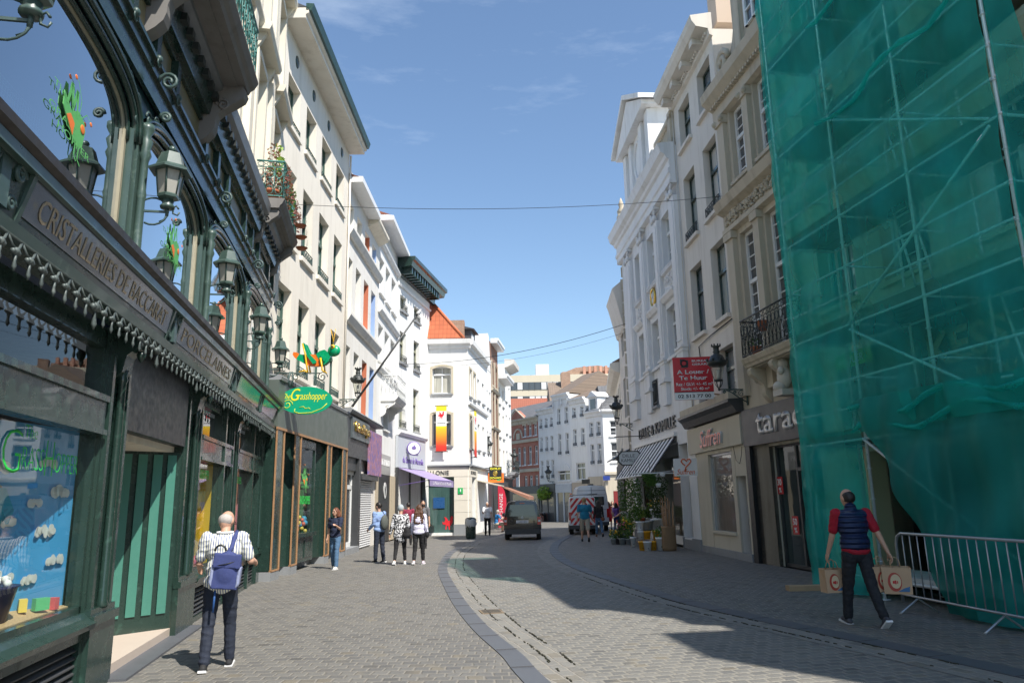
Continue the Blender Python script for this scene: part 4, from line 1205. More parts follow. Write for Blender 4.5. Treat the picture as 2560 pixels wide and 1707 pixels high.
# gold-letter shop
gs = MB(); gs.box(.0, 3.75, -.2, .1, 3.3, 4.75); gs.box(0, .25, -.2, .3, 0, 3.3); gs.box(2.15, 2.5, -.2, .3, 0, 3.3); gs.box(.25, 2.15, -.1, .3, 2.85, 3.3); gs.build('shopfront', M_GREYP, C)
fp = MB().box(.55, 3.65, -.27, -.2, 3.95, 4.68).build('sign_board', paint('slate_sign', (.09, .11, .12), .4), C)
M_GOLD = paint('polished_gold', (.75, .5, .12), .25, 1, var=.1, bmp=0)
text('Kindhya', M_GOLD, fp, .85, -.27, 4.1, width=2.6, height=.45, extrude=.07, bold=.02)
dd = MB()
for x in (.25, .85, 1.15, 2.08): dd.box(x, x + .07, .05, .12, .2, 2.8)
dd.box(.25, 2.15, .05, .12, 2.2, 2.35); dd.box(.25, 2.15, .05, .12, 2.75, 2.85); dd.box(.25, 2.15, .05, .12, .2, .35)
dw = dd.build('glazed_door', M_WHITEPAINT, C); MB().quad((.25, .09, .2), (2.15, .09, .2), (2.15, .09, 2.85), (.25, .09, 2.85)).build('door_glass', M_DPANE, dw)
MB().box(.2, 2.2, -.25, .3, 0, .2).build('doorstep', M_STONE, C)
ph = MB().box(3.7, 6.35, -.28, -.2, 2.78, 4.5)
M_PURP = bpy.data.materials.new('purple_printed_cloth'); M_PURP.use_nodes = True; nt = M_PURP.node_tree
cc = mixc(nt, ramp(nt, noise(nt, 5, 8, stretch=(2.2, 1, 1)), [(.42, (0, 0, 0)), (.55, (1, 1, 1))]), (.17, .13, .33), (.36, .17, .2))
cc = mixc(nt, ramp(nt, noise(nt, 9, 3, stretch=(2, 1, .6)), [(.6, (0, 0, 0)), (.64, (.8, .8, .8))]), cc, (.55, .3, .5))
nt.links.new(cc, nt.nodes['Principled BSDF'].inputs['Base Color']); nt.nodes['Principled BSDF'].inputs['Roughness'].default_value = .8
ph.build('purple_cloth_panel', M_PURP, C)
sh_ = MB(); nsl = 30
for k in range(nsl):
    z = .02 + k * 2.56 / nsl; sh_.add([(2.95, .02, z), (5.6, .02, z), (5.6, -.02, z + .05), (2.95, -.02, z + .05), (5.6, .02, z + 2.56 / nsl), (2.95, .02, z + 2.56 / nsl)], [(0, 1, 2, 3), (3, 2, 4, 5)])
sh_.build('roller_shutter', paint('white_shutter', (.6, .6, .6), .5), C)
MB().box(2.55, 5.8, -.25, .1, 2.58, 2.78).build('shutter_box', M_GREYP, C)
q = MB(); q.box(2.5, 2.95, .0, .3, 0, 2.6); q.box(5.6, 6.3, .0, .3, 0, 2.7); q.build('shutter_jamb', M_GREYW, C)
band(C, 'shop_cornice', 0, LC, [(0, 4.78), (.3, 4.78), (.36, 4.88), (.3, 4.95), (0, 4.95)], M_STONE)

# ---- white house with the small balcony
D_ = thing('white_house_with_balcony', SB.w(14.25, 0, 0), SB.a, 'bright white house with a small white iron balcony over the silver sign, left side', 'building')
LD = 5.4
wd = [(.2, 1.4), (1.85, 3.1), (3.55, 4.8)]
hol = [(a, b, z0, z1) for a, b in wd for z0, z1 in ((7.9, 9.55), (11.0, 12.7))] + [(1.85, 3.1, 5.0, 6.0)]
wall_mesh(LD, 0, 14.7, hol, 9, .3).build('wall', M_BRIGHT, D_)
for h in hol: window(D_, *h, rev=.28, fm=M_WHITEPAINT, pm=M_PALE, transom=.3 if h[3] - h[2] > 1.2 else None, sill=M_BRIGHT, so=.1)
window(D_, 1.9, 3.05, 6.35, 8.6 - .9, .05, M_WHITEPAINT, M_PALE)
for zc in (7.4, 10.0, 13.2): band(D_, 'string_course', 0, LD, [(0, zc), (.1, zc), (.18, zc + .12), (.18, zc + .22), (0, zc + .24)], M_BRIGHT)
band(D_, 'eave', 0, LD + .0, [(0, 14.3), (.6, 14.3), (.64, 14.3), (.64, 14.52), (0, 14.6)], M_FASC)
MB().prism([(-.5, 14.55), (4, 16.2), (8, 14.55)], 'x', 0, LD).build('roof', paint('red_brown_roof', (.25, .09, .05)), D_)
q = MB(); q.box(.1, .85, -.02, .3, 0, 2.9); q.box(3.9, 5.3, -.05, .3, 0, 2.95); q.build('stone_pier', plaster('sandstone', (.5, .42, .3), .3), D_)
q = MB(); q.box(.85, 3.9, -.03, .3, 2.95, 3.85); q.build('silver_sign_box', paint('silver_sign', (.42, .41, .39), .35, .3), D_)
text('LA TENTATION', paint('pale_letters', (.75, .75, .75), .4), D_, 1.4, -.04, 3.35, width=2.2, height=.28, extrude=.02)
q = MB().box(.85, 3.9, -.01, .02, 0, 2.95); q.build('dark_door', M_BLACKP, D_)
q = MB(); q.lathe([(.36, 0), (.36, .02)], (0, 0, 0), 28, False); v = q.build('round_door_sign', paint('pale_disc', (.62, .62, .6), .5), D_); v.location = (2.5, -.02, 2.25); v.rotation_euler = (RAD(90), 0, 0)
text('V', M_BLACKP, D_, 2.32, -.045, 2.02, width=.36, height=.42, extrude=.004, bold=.04)
balcony('small_balcony', SB, 14.25 + 1.1, 14.25 + 3.7, 6.15, .75, 'small balcony with white ironwork over curved brackets on the bright white house', .95, M_WHITEPAINT, M_BRIGHT, grp=None, bh=.7)

# ---- white house with the dark bracketed cornice (lilac soap shop)
S5 = Site((FBX, 37), (-4.91, 42.75))
E5 = thing('white_house_with_dark_cornice', S5.p0, S5.a, 'white house with a dark bracketed cornice above the lilac and grey soap shop', 'building')
L5 = S5.L
wz = [(.38, 1.45), (2.78, 3.82)]; L5v = 4.9
hol = [(a, b, z0, z1) for a, b in wz for z0, z1 in ((5.42, 7.76), (8.83, 10.46), (11.6, 12.42))]
wall_mesh(L5, -.2, 13.6, hol, 9, .3).build('wall', M_BRIGHT, E5)
M_OCHF = paint('olive_window_paint', (.3, .3, .2), .5)
for h in hol: window(E5, *h, rev=.26, fm=M_OCHF, pm=M_PALE, transom=.33 if h[3] - h[2] > 1.2 else None, sill=M_STONE, so=.12, sh=.12, guard=M_IRON if h[3] - h[2] < 2 else M_IRON, rail_h=.38, cols=2)
band(E5, 'cornice', -.1, L5 + .6, [(0, 13.35), (.15, 13.4), (.2, 13.75), (.75, 13.8), (.82, 14.05), (.95, 14.1), (.95, 14.3), (0, 14.35)], M_DKGREEN)
q = MB()
for k in range(12): q.box(.15 + k * .47, .35 + k * .47, -.7, -.1, 13.45, 13.8)
q.build('cornice_bracket', M_DKGREEN, E5)
band(E5, 'string_course', 0, L5, [(0, 12.82), (.08, 12.82), (.12, 12.92), (0, 12.95)], M_BRIGHT)
M_LILACG = paint('pale_grey_sign', (.46, .49, .53), .5)
q = MB().box(0, 4.78, -.12, .1, 3.42, 5.0).build('sign_board', M_LILACG, E5)
M_PURPL = paint('purple_letters', (.18, .12, .38), .5)
text('Maison', M_PURPL, q, 2.2, -.12, 4.15, width=1.15, height=.38, extrude=.015, bold=.01)
text('du Savon de Marseille', M_PURPL, q, .75, -.12, 3.68, width=3.6, height=.33, extrude=.015, bold=.01)
band(E5, 'shop_cornice', 0, L5v, [(0, 5.02), (.16, 5.02), (.26, 5.15), (.26, 5.28), (0, 5.3)], M_BRIGHT)
q = MB(); q.box(0, .25, -.1, .2, -.2, 3.42); q.box(4.3, 4.85, -.1, .2, -.2, 3.42); q.box(2.2, 2.4, -.05, .2, -.2, 3.42); q.build('shop_pier', M_GREYP, E5)
q = MB(); q.box(.25, 4.3, .05, .12, -.2, .15); q.box(1.2, 1.27, .05, .12, .1, 3.4); q.box(3.3, 3.37, .05, .12, .1, 3.4); f = q.build('display_window', M_GREYP, E5)
MB().quad((.25, .1, .1), (4.3, .1, .1), (4.3, .1, 3.42), (.25, .1, 3.42)).build('display_glass', M_DPANE, f)
rs = thing('round_sign', S5.w(1.5, .45, 4.42), RAD(18), 'round white projecting sign with a purple rim beside the soap shop', 'sign')
q = MB().lathe([(.33, 0), (.36, .03), (.36, .09), (.33, .12)], (0, 0, 0), 28); o = q.build('rim', M_PURPL, rs); o.rotation_euler = (RAD(90), 0, 0)
q = MB().lathe([(.31, .12), (.31, .135)], (0, 0, 0), 28, False); o = q.build('face', paint('sign_white', (.75, .75, .75), .5), rs); o.rotation_euler = (RAD(90), 0, 0)
q = MB().tube([(-.9, -.02, -.25), (.0, .0, -.25)], .012, 5).tube([(-.9, .02, -.32), (.1, .0, -.32)], .012, 5); q.build('arm', M_STEEL, rs)
q = MB(); q.ball((0, -.14, .02), (.12, .006, .09)); q.ball((.02, -.145, .1), (.04, .006, .07)); q.build('boat_emblem', M_PURPL, rs)
# lilac awning
aw = thing('lilac_awning', S5.w(0.25, 0, 3.42), S5.a, 'lilac awning with lettered valance over the soap shop', 'awning')
M_LIL = plaster('lilac_canvas', (.32, .26, .45), .1, .8)
q = MB(); q.add([(0, -.05, 0), (4.6, -.05, 0), (4.6, -1.7, -.62), (0, -1.7, -.62), (0, -.05, -.03), (4.6, -.05, -.03), (4.6, -1.7, -.65), (0, -1.7, -.65)], [(0, 1, 2, 3), (7, 6, 5, 4), (0, 3, 7, 4), (1, 5, 6, 2)]); q.build('canopy', M_LIL, aw)
v = MB().box(0, 4.6, -1.72, -1.69, -.95, -.62).build('valance', M_LIL, aw)
text('La Maison du Savon de Marseille', paint('valance_white', (.75, .73, .78), .6), v, .5, -1.725, -.86, width=3.6, height=.16, extrude=.003)
q = MB().tube([(0, -1.7, -.64), (4.6, -1.7, -.64)], .035, 6); q.tube([(.1, 0, -.9), (.1, -1.6, -.66)], .015, 4); q.tube([(4.5, 0, -.9), (4.5, -1.6, -.66)], .015, 4); q.build('arm', M_PURPL, aw)

# ---- corner house with the banners
F6Y = 42.62
S6F = Site((-6.0, F6Y), (-2.62, F6Y))
G6 = thing('white_corner_house', S6F.p0, 0, 'bright white corner house with orange tiled roof and red and yellow banners', 'building')
L6 = 3.38
hol = [(1.3, 2.4, 7.86, 9.45, .14), (1.3, 2.4, 4.85, 6.75, .14), (1.05, 2.56, .0, 3.07)]
wall_mesh(L6, -.2, 10.75, hol, .05, .3, back=False).build('wall', M_BRIGHT, G6)
SIDE6 = Site((-2.62, F6Y), (-2.62 + .119 * 20.4, F6Y + 20.4))
th = SIDE6.a
for z0, z1 in ((7.86, 9.45), (4.85, 6.75)):
    w = window(G6, 1.3, 2.4, z0, z1, .26, M_WHITEPAINT, M_CURT, 2, 1, .28, sill=M_STONE)
    q = MB(); q.box(1.17, 1.3, -.05, 0, z0 - .05, z1); q.box(2.4, 2.53, -.05, 0, z0 - .05, z1)
    n = 8; P = [(1.17 + 1.36 * k / n, z1 - .02 + .16 * math.sin(math.pi * k / n)) for k in range(n + 1)]; P2 = [(1.3 + 1.1 * (n - k) / n, z1 - .14 + .14 * math.sin(math.pi * k / n)) for k in range(n + 1)]
    q.prism(P + P2, 'y', -.06, .0); q.build('window_surround', plaster('pale_sandstone', (.56, .5, .38), .3), G6)
S1 = plaster('banded_stone', (.72, .67, .57), .1)
q = MB()
for k in range(4): q.box(2.56, 3.33, -.07, 0, .45 + k * .66, .45 + k * .66 + .645); q.box(.6, 1.05, -.07, 0, .45 + k * .66, .45 + k * .66 + .645)
q.box(.3, 3.36, -.08, 0, 3.09, 3.62); q.build('rusticated_pier', S1, G6)
MB().box(2.54, 3.36, -.1, 0, -.2, .45).build('plinth', M_STONE, G6)
band(G6, 'shop_cornice', .3, 3.45, [(0, 3.62), (.14, 3.62), (.2, 3.7), (.16, 3.78), (0, 3.8)], M_STONE)
band(G6, 'cornice', 0, 3.55, [(0, 10.5), (.1, 10.55), (.12, 10.7), (.3, 10.78), (.34, 11.05), (0, 11.1)], M_BRIGHT)
text('WALLONIE', M_BLACKP, G6, .62, -.09, 3.2, width=1.65, height=.24, extrude=.02)
q = MB(); q.box(1.05, 2.56, .28, .3, -.05, .1); f = q.build('shop_window', M_STEEL, G6)
M_TEALG = glossy_pane('teal_shop_pane', (.04, .11, .1), .02)
MB().quad((1.05, .25, -.05), (2.56, .25, -.05), (2.56, .25, 3.07), (1.05, .25, 3.07)).build('pane', M_TEALG, f)
MB().box(1.35, 2.0, .2, .23, 1.35, 1.95).build('screen', paint('screen_blue', (.02, .09, .25), .3), G6)
q = MB().box(2.78, 3.06, -.1, -.07, 2.12, 2.46).build('info_sign', paint('sign_green', (.02, .4, .1), .4), G6)
text('i', paint('sign_white', (.75, .75, .75)), q, 2.89, -.1, 2.18, width=.06, height=.22, extrude=.004, bold=.03)


def rooster(mb, c, s, y):
    P = [(-.3, .05), (-.22, .3), (-.3, .5), (-.12, .42), (.0, .2), (.12, .2), (.18, .5), (.3, .56), (.34, .45), (.42, .42), (.33, .36), (.34, .1), (.2, -.12), (.1, -.2), (.14, -.45), (.05, -.45), (.02, -.2), (-.1, -.15), (-.14, -.42), (-.22, -.42), (-.18, -.1), (-.4, -.05), (-.45, .15)]
    mb.prism([(c[0] + x * s, c[1] + z * s) for x, z in P], 'y', y - .004, y + .004)


M_ROO = paint('rooster_red', (.7, .02, .03), .5)
q = MB(); rooster(q, (2.2, .5), .75, .235); q.build('window_emblem', M_ROO, G6)
q = MB()     # roof: steep hip, orange tiles facing the street
q.add([(0.0, -.3, 11.1), (3.15, -.3, 11.1), (1.05, .9, 13.75), (0, .9, 13.75)], [(0, 1, 2, 3)]); q.build('tiled_roof', tiles('orange_tiles', (.62, .17, .07), (.5, .13, .055)), G6)
q = MB(); q.tube([(3.15, -.3, 11.12), (1.05, .9, 13.77)], .09, 6); q.build('ridge_tiles', paint('ridge_orange', (.55, .16, .07), .7, var=.2), G6)
# flat hidden body
q = MB(); q.add([(0, .06, -.2), (0, 8, -.2), (L6 + .9, 8, -.2), (L6 - .02, .06, -.2), (0, .06, 11), (0, 8, 11), (L6 + .9, 8, 11), (L6 - .02, .06, 11)], [(0, 1, 5, 4), (1, 2, 6, 5), (4, 5, 6, 7)]); q.build('body', M_BRIGHT, G6)


def place(o, x=0, rz=0, y=0, z=0):
    o.location = (x, y, z); o.rotation_euler = (0, 0, rz); return o


# side of the corner house and the houses running away behind it
def onside(o, x=0): return place(o, L6 + x * math.cos(th), th, x * math.sin(th))


LS = 7.0
hs = [(.0 + .35, 1.1, 7.74, 9.38, .14), (1.7, 2.5, 7.74, 9.35, .14), (3.3, 4.0, 7.9, 9.25), (5.1, 5.85, 7.9, 9.25), (.35, 1.1, 4.7, 6.6, .14), (1.7, 2.5, 4.7, 6.6, .14), (3.3, 4.0, 4.8, 6.4), (5.1, 5.85, 4.8, 6.4), (.9, 2.0, -.1, 3.0)]
onside(wall_mesh(LS, -.2, 10.75, hs, .05, .3, back=False).build('wall', M_BRIGHT, G6))
for h in hs[:8]:
    w = onside(window(G6, *h[:4], rev=.28, fm=M_WHITEPAINT, pm=M_PALE, transom=.3, sill=M_STONE, so=.1)); 
    if h[0] < 2:
        q = MB(); q.box(h[0] - .1, h[0], -.04, 0, h[2], h[3]); q.box(h[1], h[1] + .1, -.04, 0, h[2], h[3]); q.box(h[0] - .1, h[1] + .1, -.05, 0, h[3], h[3] + .12); q.build('surround', plaster('pale_sandstone', (.56, .5, .38), .3), w)
for nm, pr, mt in (('cornice', [(0, 10.5), (.1, 10.55), (.12, 10.7), (.3, 10.78), (.34, 11.05), (0, 11.1)], M_BRIGHT), ('string_course', [(0, 7.2), (.1, 7.2), (.14, 7.3), (0, 7.36)], M_BRIGHT), ('shop_cornice', [(0, 3.62), (.14, 3.62), (.2, 3.7), (.16, 3.78), (0, 3.8)], M_STONE)): onside(band(G6, nm, 0, LS, pr, mt))
q = MB()
for k in range(4): q.box(0, .75, -.07, 0, .45 + k * .66, .45 + k * .66 + .645); q.box(2.1, 2.6, -.07, 0, .45 + k * .66, .45 + k * .66 + .645)
q.box(0, 2.6, -.08, 0, 3.09, 3.62); onside(q.build('rusticated_pier', S1, G6))
q = MB().quad((.9, .25, -.1), (2.0, .25, -.1), (2.0, .25, 3), (.9, .25, 3)); onside(q.build('side_glass', M_TEALG, G6))
t_ = text('RUE MARCHE', M_GREYP, G6, 0, 0, 3.22, width=1.7, height=.2, extrude=.01); t_.location = G6.matrix_world.inverted() @ Vector((0, 0, 0)) if False else (L6 + .3 * math.cos(th) + .09 * math.sin(th), .3 * math.sin(th) - .09 * math.cos(th), 3.22); t_.rotation_euler = (0, 0, th)
q = MB(); q.prism([(-.25, 11.1), (2.6, 13.3), (6, 11.1)], 'x', 2.4, LS); onside(q.build('side_roof', tiles('brown_tiles', (.34, .14, .09), (.28, .12, .08)), G6))
dm = MB(); dm.box(3.0, 4.6, .35, 3, 11.0, 12.4); dd_ = onside(dm.build('dormer', M_SLATE, G6)); q = MB(); q.prism([(.1, 12.38), (2, 12.95), (4, 12.38)], 'x', 2.8, 4.8); q.build('dormer_roof', M_SLATE, dd_); MB().box(3.2, 3.9, .3, .36, 11.2, 12.1).build('dormer_window', M_WHITEPAINT, dd_)
ch = MB(); ch.box(1.6, 3.0, 2.6, 3.4, 11.5, 12.9); ch.box(5.0, 6.4, 2.6, 3.4, 11.5, 12.7)
M_BRK = brick('old_brick', (.3, .16, .1), (.38, .22, .14), (.45, .4, .33))
M_RBRK = brick('red_brick', (.38, .1, .06), (.45, .14, .08), (.4, .32, .27))
c_ = onside(ch.build('chimney_stack', M_BRK, G6)); q = MB()
for x in (1.8, 2.2, 2.55, 2.85): q.lathe([(.08, 0), (.07, .5 + .4 * (x < 2.3))], (x, 3.0, 12.9), 8)
for x in (5.3, 5.7, 6.1): q.lathe([(.1, 0), (.08, .4)], (x, 3.0, 12.7), 8)
q.build('chimney_pot', M_TERRA, c_)


def banner(name, origin, rz, u, out, z0, z1, w, label, grp, full=True):
    t = thing(name, origin, rz, label, 'banner', grp); h = z1 - z0
    m = bpy.data.materials.get('banner_cloth')
    if not m:
        m, nt, n, L, b, o_ = nodes('banner_cloth'); tc = n.new('ShaderNodeTexCoord'); sp = n.new('ShaderNodeSeparateXYZ'); L.new(tc.outputs['Generated'], sp.inputs[0])
        L.new(ramp(nt, sp.outputs[2], [(0, (.6, .02, .01)), (.12, (.7, .04, .02)), (.3, (.8, .25, .02)), (.5, (.85, .5, .02)), (.545, (.88, .65, .02)), (.56, (.78, .78, .76)), (.875, (.78, .78, .76)), (.885, (.85, .7, .02))]), b.inputs['Base Color']); b.inputs['Roughness'].default_value = .6
        L.new(tc.outputs['Generated'], sp.inputs[0])
    s = MB().box(-w / 2, w / 2, -.015, .015, 0, h); s.build('cloth', m, t)
    q = MB(); q.tube([(-w / 2 - .08, 0, 0), (w / 2 + .08, 0, 0)], .03, 6); q.tube([(-w / 2 - .08, 0, h), (w / 2 + .08, 0, h)], .03, 6)
    q.tube([(0, 0, 0), (0, .3, -.02)], .02, 4) ; q.tube([(0, 0, h), (0, .3, h + .02)], .02, 4); q.build('pole', M_IRON, t)
    r = MB(); rooster(r, (0, h * .78), w * .75, -.02); r.build('rooster_emblem', M_ROO, t)
    text('Wallonie', M_GREYP, t, 0, -.02, h * .6, width=w * .8, height=.1, extrude=.002, align='CENTER')
    return t


banner('hanging_banner', (S6F.p0.x + 1.85, F6Y - .28, 4.5), 0, 0, 0, 4.5, 7.12, .6, 'red and yellow banner with a rooster on the street front of the white corner house', 'rooster banners')
pz = SIDE6.w(.7, .3, 4.2); banner('hanging_banner', pz, th, 0, 0, 4.2, 6.9, .6, 'red and yellow banner seen almost edge-on round the side of the white corner house', 'rooster banners')


def side_house(name, u0, u1, ztop, mat, wins, label, fm=None, pm=None, rev=.3, arch=0, shop=3.4, sill=M_STONE, dirt=None):
    t = thing(name, SIDE6.w(u0, 0, 0), th, label, 'building'); L = u1 - u0
    hol = [(a - u0, b - u0, z0, z1) + ((arch,) if arch else ()) for a, b, z0, z1 in wins]
    wall_mesh(L, -.3, ztop, hol, 8, rev).build('wall', mat, t)
    for h in hol: window(t, *h[:4], rev=rev - .02, fm=fm or M_WHITEPAINT, pm=pm or M_PALE, transom=.3, sill=sill, so=.08)
    MB().box(.15, L - .15, -.06, .1, -.3, shop).build('shopfront', M_GREYP, t); band(t, 'shop_cornice', 0, L, [(0, shop), (.2, shop), (.25, shop + .15), (0, shop + .2)], M_STONE)
    return t


t = side_house('white_gabled_house', 7.0, 9.05, 10.6, M_BRIGHT, [(a, b, z0, z1) for a, b in ((7.1, 7.55), (8.2, 8.75)) for z0, z1 in ((7.9, 9.1), (4.9, 6.3))], 'narrow white house with a plain plaster gable strip behind the corner house')
MB().prism([(0, 10.5), (2.0, 10.5), (1.35, 13.0), (.9, 13.2)], 'y', .0, 6).build('gable', M_BRIGHT, t)
t = side_house('dark_brick_house', 9.05, 12.6, 12.9, brick('brown_brick', (.2, .09, .06), (.27, .12, .08), (.3, .25, .2)), [(a, b, z0, z1) for a, b in ((9.4, 10.4), (11.1, 12.2)) for z0, z1 in ((9.8, 11.5), (6.9, 9.1), (4.2, 6.5))], 'narrow brown brick house with tall arched grey stone windows, left side', arch=.35, pm=M_DPANE, fm=M_GREYP, sill=M_OLDSTONE)
eave(t, 0, 3.55, 12.75, .5, .35, M_FASC)
for zc in (6.65, 9.35): band(t, 'string_course', 0, 3.55, [(0, zc), (.12, zc), (.2, zc + .15), (0, zc + .22)], M_OLDSTONE)
q = MB()
for x in (.2, 1.45, 1.75, 3.2): q.box(x, x + .14, -.07, 0, 4.1, 11.6)
q.build('stone_pilaster', M_OLDSTONE, t)
t = side_house('low_white_house', 12.6, 16.6, 10.9, M_WHITE, [(a, b, z0, z1) for a, b in ((12.9, 13.7), (15.0, 15.8)) for z0, z1 in ((8.9, 10.2), (6.4, 8.2), (3.8, 5.5))], 'white house with a deep white eave beyond the brown brick house, left side')
eave(t, 0, 4.0, 10.75, .7, .35, M_FASC)
MB().box(.2, 1.2, 1, 2, 10.9, 13.2).build('chimney', M_BRK, t)
t = side_house('tall_end_house', 16.6, 20.4, 12.6, M_BRIGHT, [(a, b, z0, z1) for a, b in ((16.9, 17.7), (19.0, 19.8)) for z0, z1 in ((9.6, 11.0), (7.0, 8.5), (4.0, 5.6))], 'tall white house with grey cornice at the far end of the left row')
band(t, 'cornice', 0, 3.9, [(0, 12.3), (.2, 12.35), (.75, 12.6), (.8, 12.95), (0, 13.0)], M_GREYW)
balcony('iron_balcony', SIDE6, 17.0, 19.9, 3.7, .7, 'black iron balcony on the last white house of the left row', .9, M_IRON, M_STONE, bh=.4)

# =================================================================== RIGHT SIDE
SD = Site((5.18, 36.28), (5.9, 24.28)); U0D = 2.5; LDK = SD.L
K = thing('white_baroque_house', SD.p0, SD.a, 'white baroque house with pilasters, gilt medallion and pediment above the striped awning', 'building')
wk = [(5.15, 6.3), (7.45, 8.8), (9.75, 11.15)]
hol = [(a, b, z0, z1) for a, b in wk for z0, z1 in ((6.65, 8.5), (9.98, 12.05))] + [(6.7, 7.85, 5.2, 6.25), (3.2, 10.1, .0, 3.6), (10.15, 11.2, .35, 3.5)]
wall_mesh(LDK, 0, 14.0, hol, 9, .3, U0D).build('wall', M_COOLW, K)
for a, b in wk:
    window(K, a, b, 6.65, 8.5, .28, M_WHITEPAINT, M_PALE, 2, 2, .32, sill=M_COOLW, so=.1); window(K, a, b, 9.98, 12.05, .28, M_WHITEPAINT, M_PALE, 2, 2, .32, sill=M_COOLW, so=.12)
    band(K, 'window_cornice', a - .12, b + .12, [(0, 8.72), (.1, 8.75), (.2, 8.9), (.2, 8.98), (0, 9.02)], M_COOLW)
    band(K, 'apron_moulding', a - .05, b + .05, [(0, 9.78), (.12, 9.82), (.12, 9.94), (0, 9.97)], M_COOLW)
window(K, 6.7, 7.85, 5.2, 6.25, .38, M_WHITEPAINT, M_DPANE, 1, 1, None)
q = MB()
for k in range(9): q.tube([(6.75 + k * .13, -.06, 5.22), (6.75 + k * .13, -.06, 6.22)], .014, 4)
q.box(6.66, 7.89, -.08, -.04, 5.3, 5.33); q.box(6.66, 7.89, -.08, -.04, 6.1, 6.13); q.build('window_grille', M_IRON, K); MB().box(6.55, 8.0, -.14, .02, 5.1, 5.19).build('sill', M_STONE, K)
for a, b in ((3.8, 4.75), (6.55, 7.25), (8.98, 9.62), (11.3, 12.02)):
    q = MB(); q.box(a, b, -.14, 0, 6.6, 12.1); q.box(a + .14, b - .14, -.17, -.14, 6.9, 11.9)
    q.box(a - .06, b + .06, -.2, 0, 6.5, 6.62); q.box(a - .1, b + .1, -.24, 0, 6.62, 6.7); q.box(a - .02, b + .02, -.18, 0, 5.95, 6.5); q.box(a - .1, b + .1, -.24, 0, 5.82, 5.95); q.box(a, b, -.16, 0, 5.0, 5.82)
    q.build('pilaster', M_COOLW, K)
    q = MB(); q.box(a - .08, b + .08, -.26, 0, 12.52, 12.64)
    for s_ in (-1, 1):
        c = (a + b) / 2 + s_ * (b - a) * .4; q.tube([(x, -.2, z) for x, z in chain_curve(.13, 1.4, (c, 12.4), s_)], .03, 5)
    for k in range(5): q.ball((a + (b - a) * (k + .5) / 5, -.18, 12.2 + .06 * (k % 2)), (.08, .07, .12), 7, 5)
    q.build('capital', M_COOLW, K)
band(K, 'entablature', U0D - .1, LDK + .02, [(0, 12.62), (.2, 12.66), (.2, 12.9), (.26, 12.95), (.26, 13.1), (.2, 13.15), (.2, 13.45), (.3, 13.5), (.34, 13.62), (.5, 13.72), (.56, 13.95), (.6, 14.05), (0, 14.12)], M_COOLW)
rng = random.Random(21)
for a, b in (wk[0], wk[2]):
    q = MB(); q.box(a, b, -.02, .03, 9.08, 9.74)
    for k in range(60):
        x, z = rng.uniform(a + .08, b - .08), rng.uniform(9.14, 9.7); q.ball((x, -.03, z), (rng.uniform(.03, .07), .035, rng.uniform(.02, .05)), 6, 4)
    for k in range(10): q.tube([(x, -.05, z) for x, z in chain_curve(rng.uniform(.06, .13), 1.3, (rng.uniform(a + .15, b - .15), rng.uniform(9.2, 9.6)), rng.choice((-1, 1)))], .018, 4)
    q.build('relief_panel', M_COOLW, K)
q = MB(); ring = [(8.12 + .3 * math.cos(a), -.05, 9.42 + .36 * math.sin(a)) for a in [i * math.pi / 14 for i in range(28)]]
q.tube(ring, .05, 6, closed=True); ov = q.build('gilt_medallion', M_GOLD, K)
q = MB(); q.ball((8.12, -.02, 9.42), (.26, .05, .32)); q.ball((8.12, -.07, 9.5), (.09, .05, .12)); q.ball((8.12, -.06, 9.3), (.14, .04, .1)); q.build('medallion_bust', M_COOLW, ov)
# attic gable with pediment, balustrade
q = MB(); q.box(5.0, 9.6, -.1, 2.2, 14.1, 16.9)
for x in (5.0, 6.1, 8.0, 9.1): q.box(x, x + .5, -.24, -.1, 14.15, 16.8)
q.tube([(7.3 + .55 * math.cos(a), -.12, 15.7 + .8 * math.sin(a)) for a in [i * math.pi / 10 for i in range(20)]], .07, 5, closed=True)
at_ = q.build('attic_gable', M_COOLW, K)
q = MB(); q.prism([(4.7, 16.85), (9.9, 16.85), (9.9, 17.05), (7.3, 18.4), (4.7, 17.05)], 'y', -.5, 2.3); q.build('pediment', M_COOLW, at_)
q = MB(); q.prism([(4.5, 17.0), (7.3, 18.5), (10.1, 17.0), (10.1, 17.2), (7.3, 18.72), (4.5, 17.2)], 'y', -.68, 2.4); q.build('raking_cornice', M_COOLW, at_)
q = MB(); q.box(9.7, LDK, -.05, .2, 14.1, 14.3); q.box(9.7, LDK, -.08, .22, 15.05, 15.2); q.box(LDK - .35, LDK, -.08, .25, 14.1, 15.35)
for k in range(10): q.lathe([(.05, 0), (.09, .25), (.05, .6), (.06, .75)], (9.85 + k * .2, .08, 14.3), 7)
q.prism([(2.6, 14.1), (5.0, 14.1), (5.0, 16.2), (4.4, 15.2), (3.4, 14.6)], 'y', -.05, .25)
q.box(U0D - .1, U0D + .35, -.1, .35, 14.1, 15.1); q.lathe([(.18, 0), (.22, .2), (.1, .4), (.14, .55), (.02, .9)], (U0D + .1, .1, 15.1), 8); q.build('balustrade', M_OLDSTONE, K)
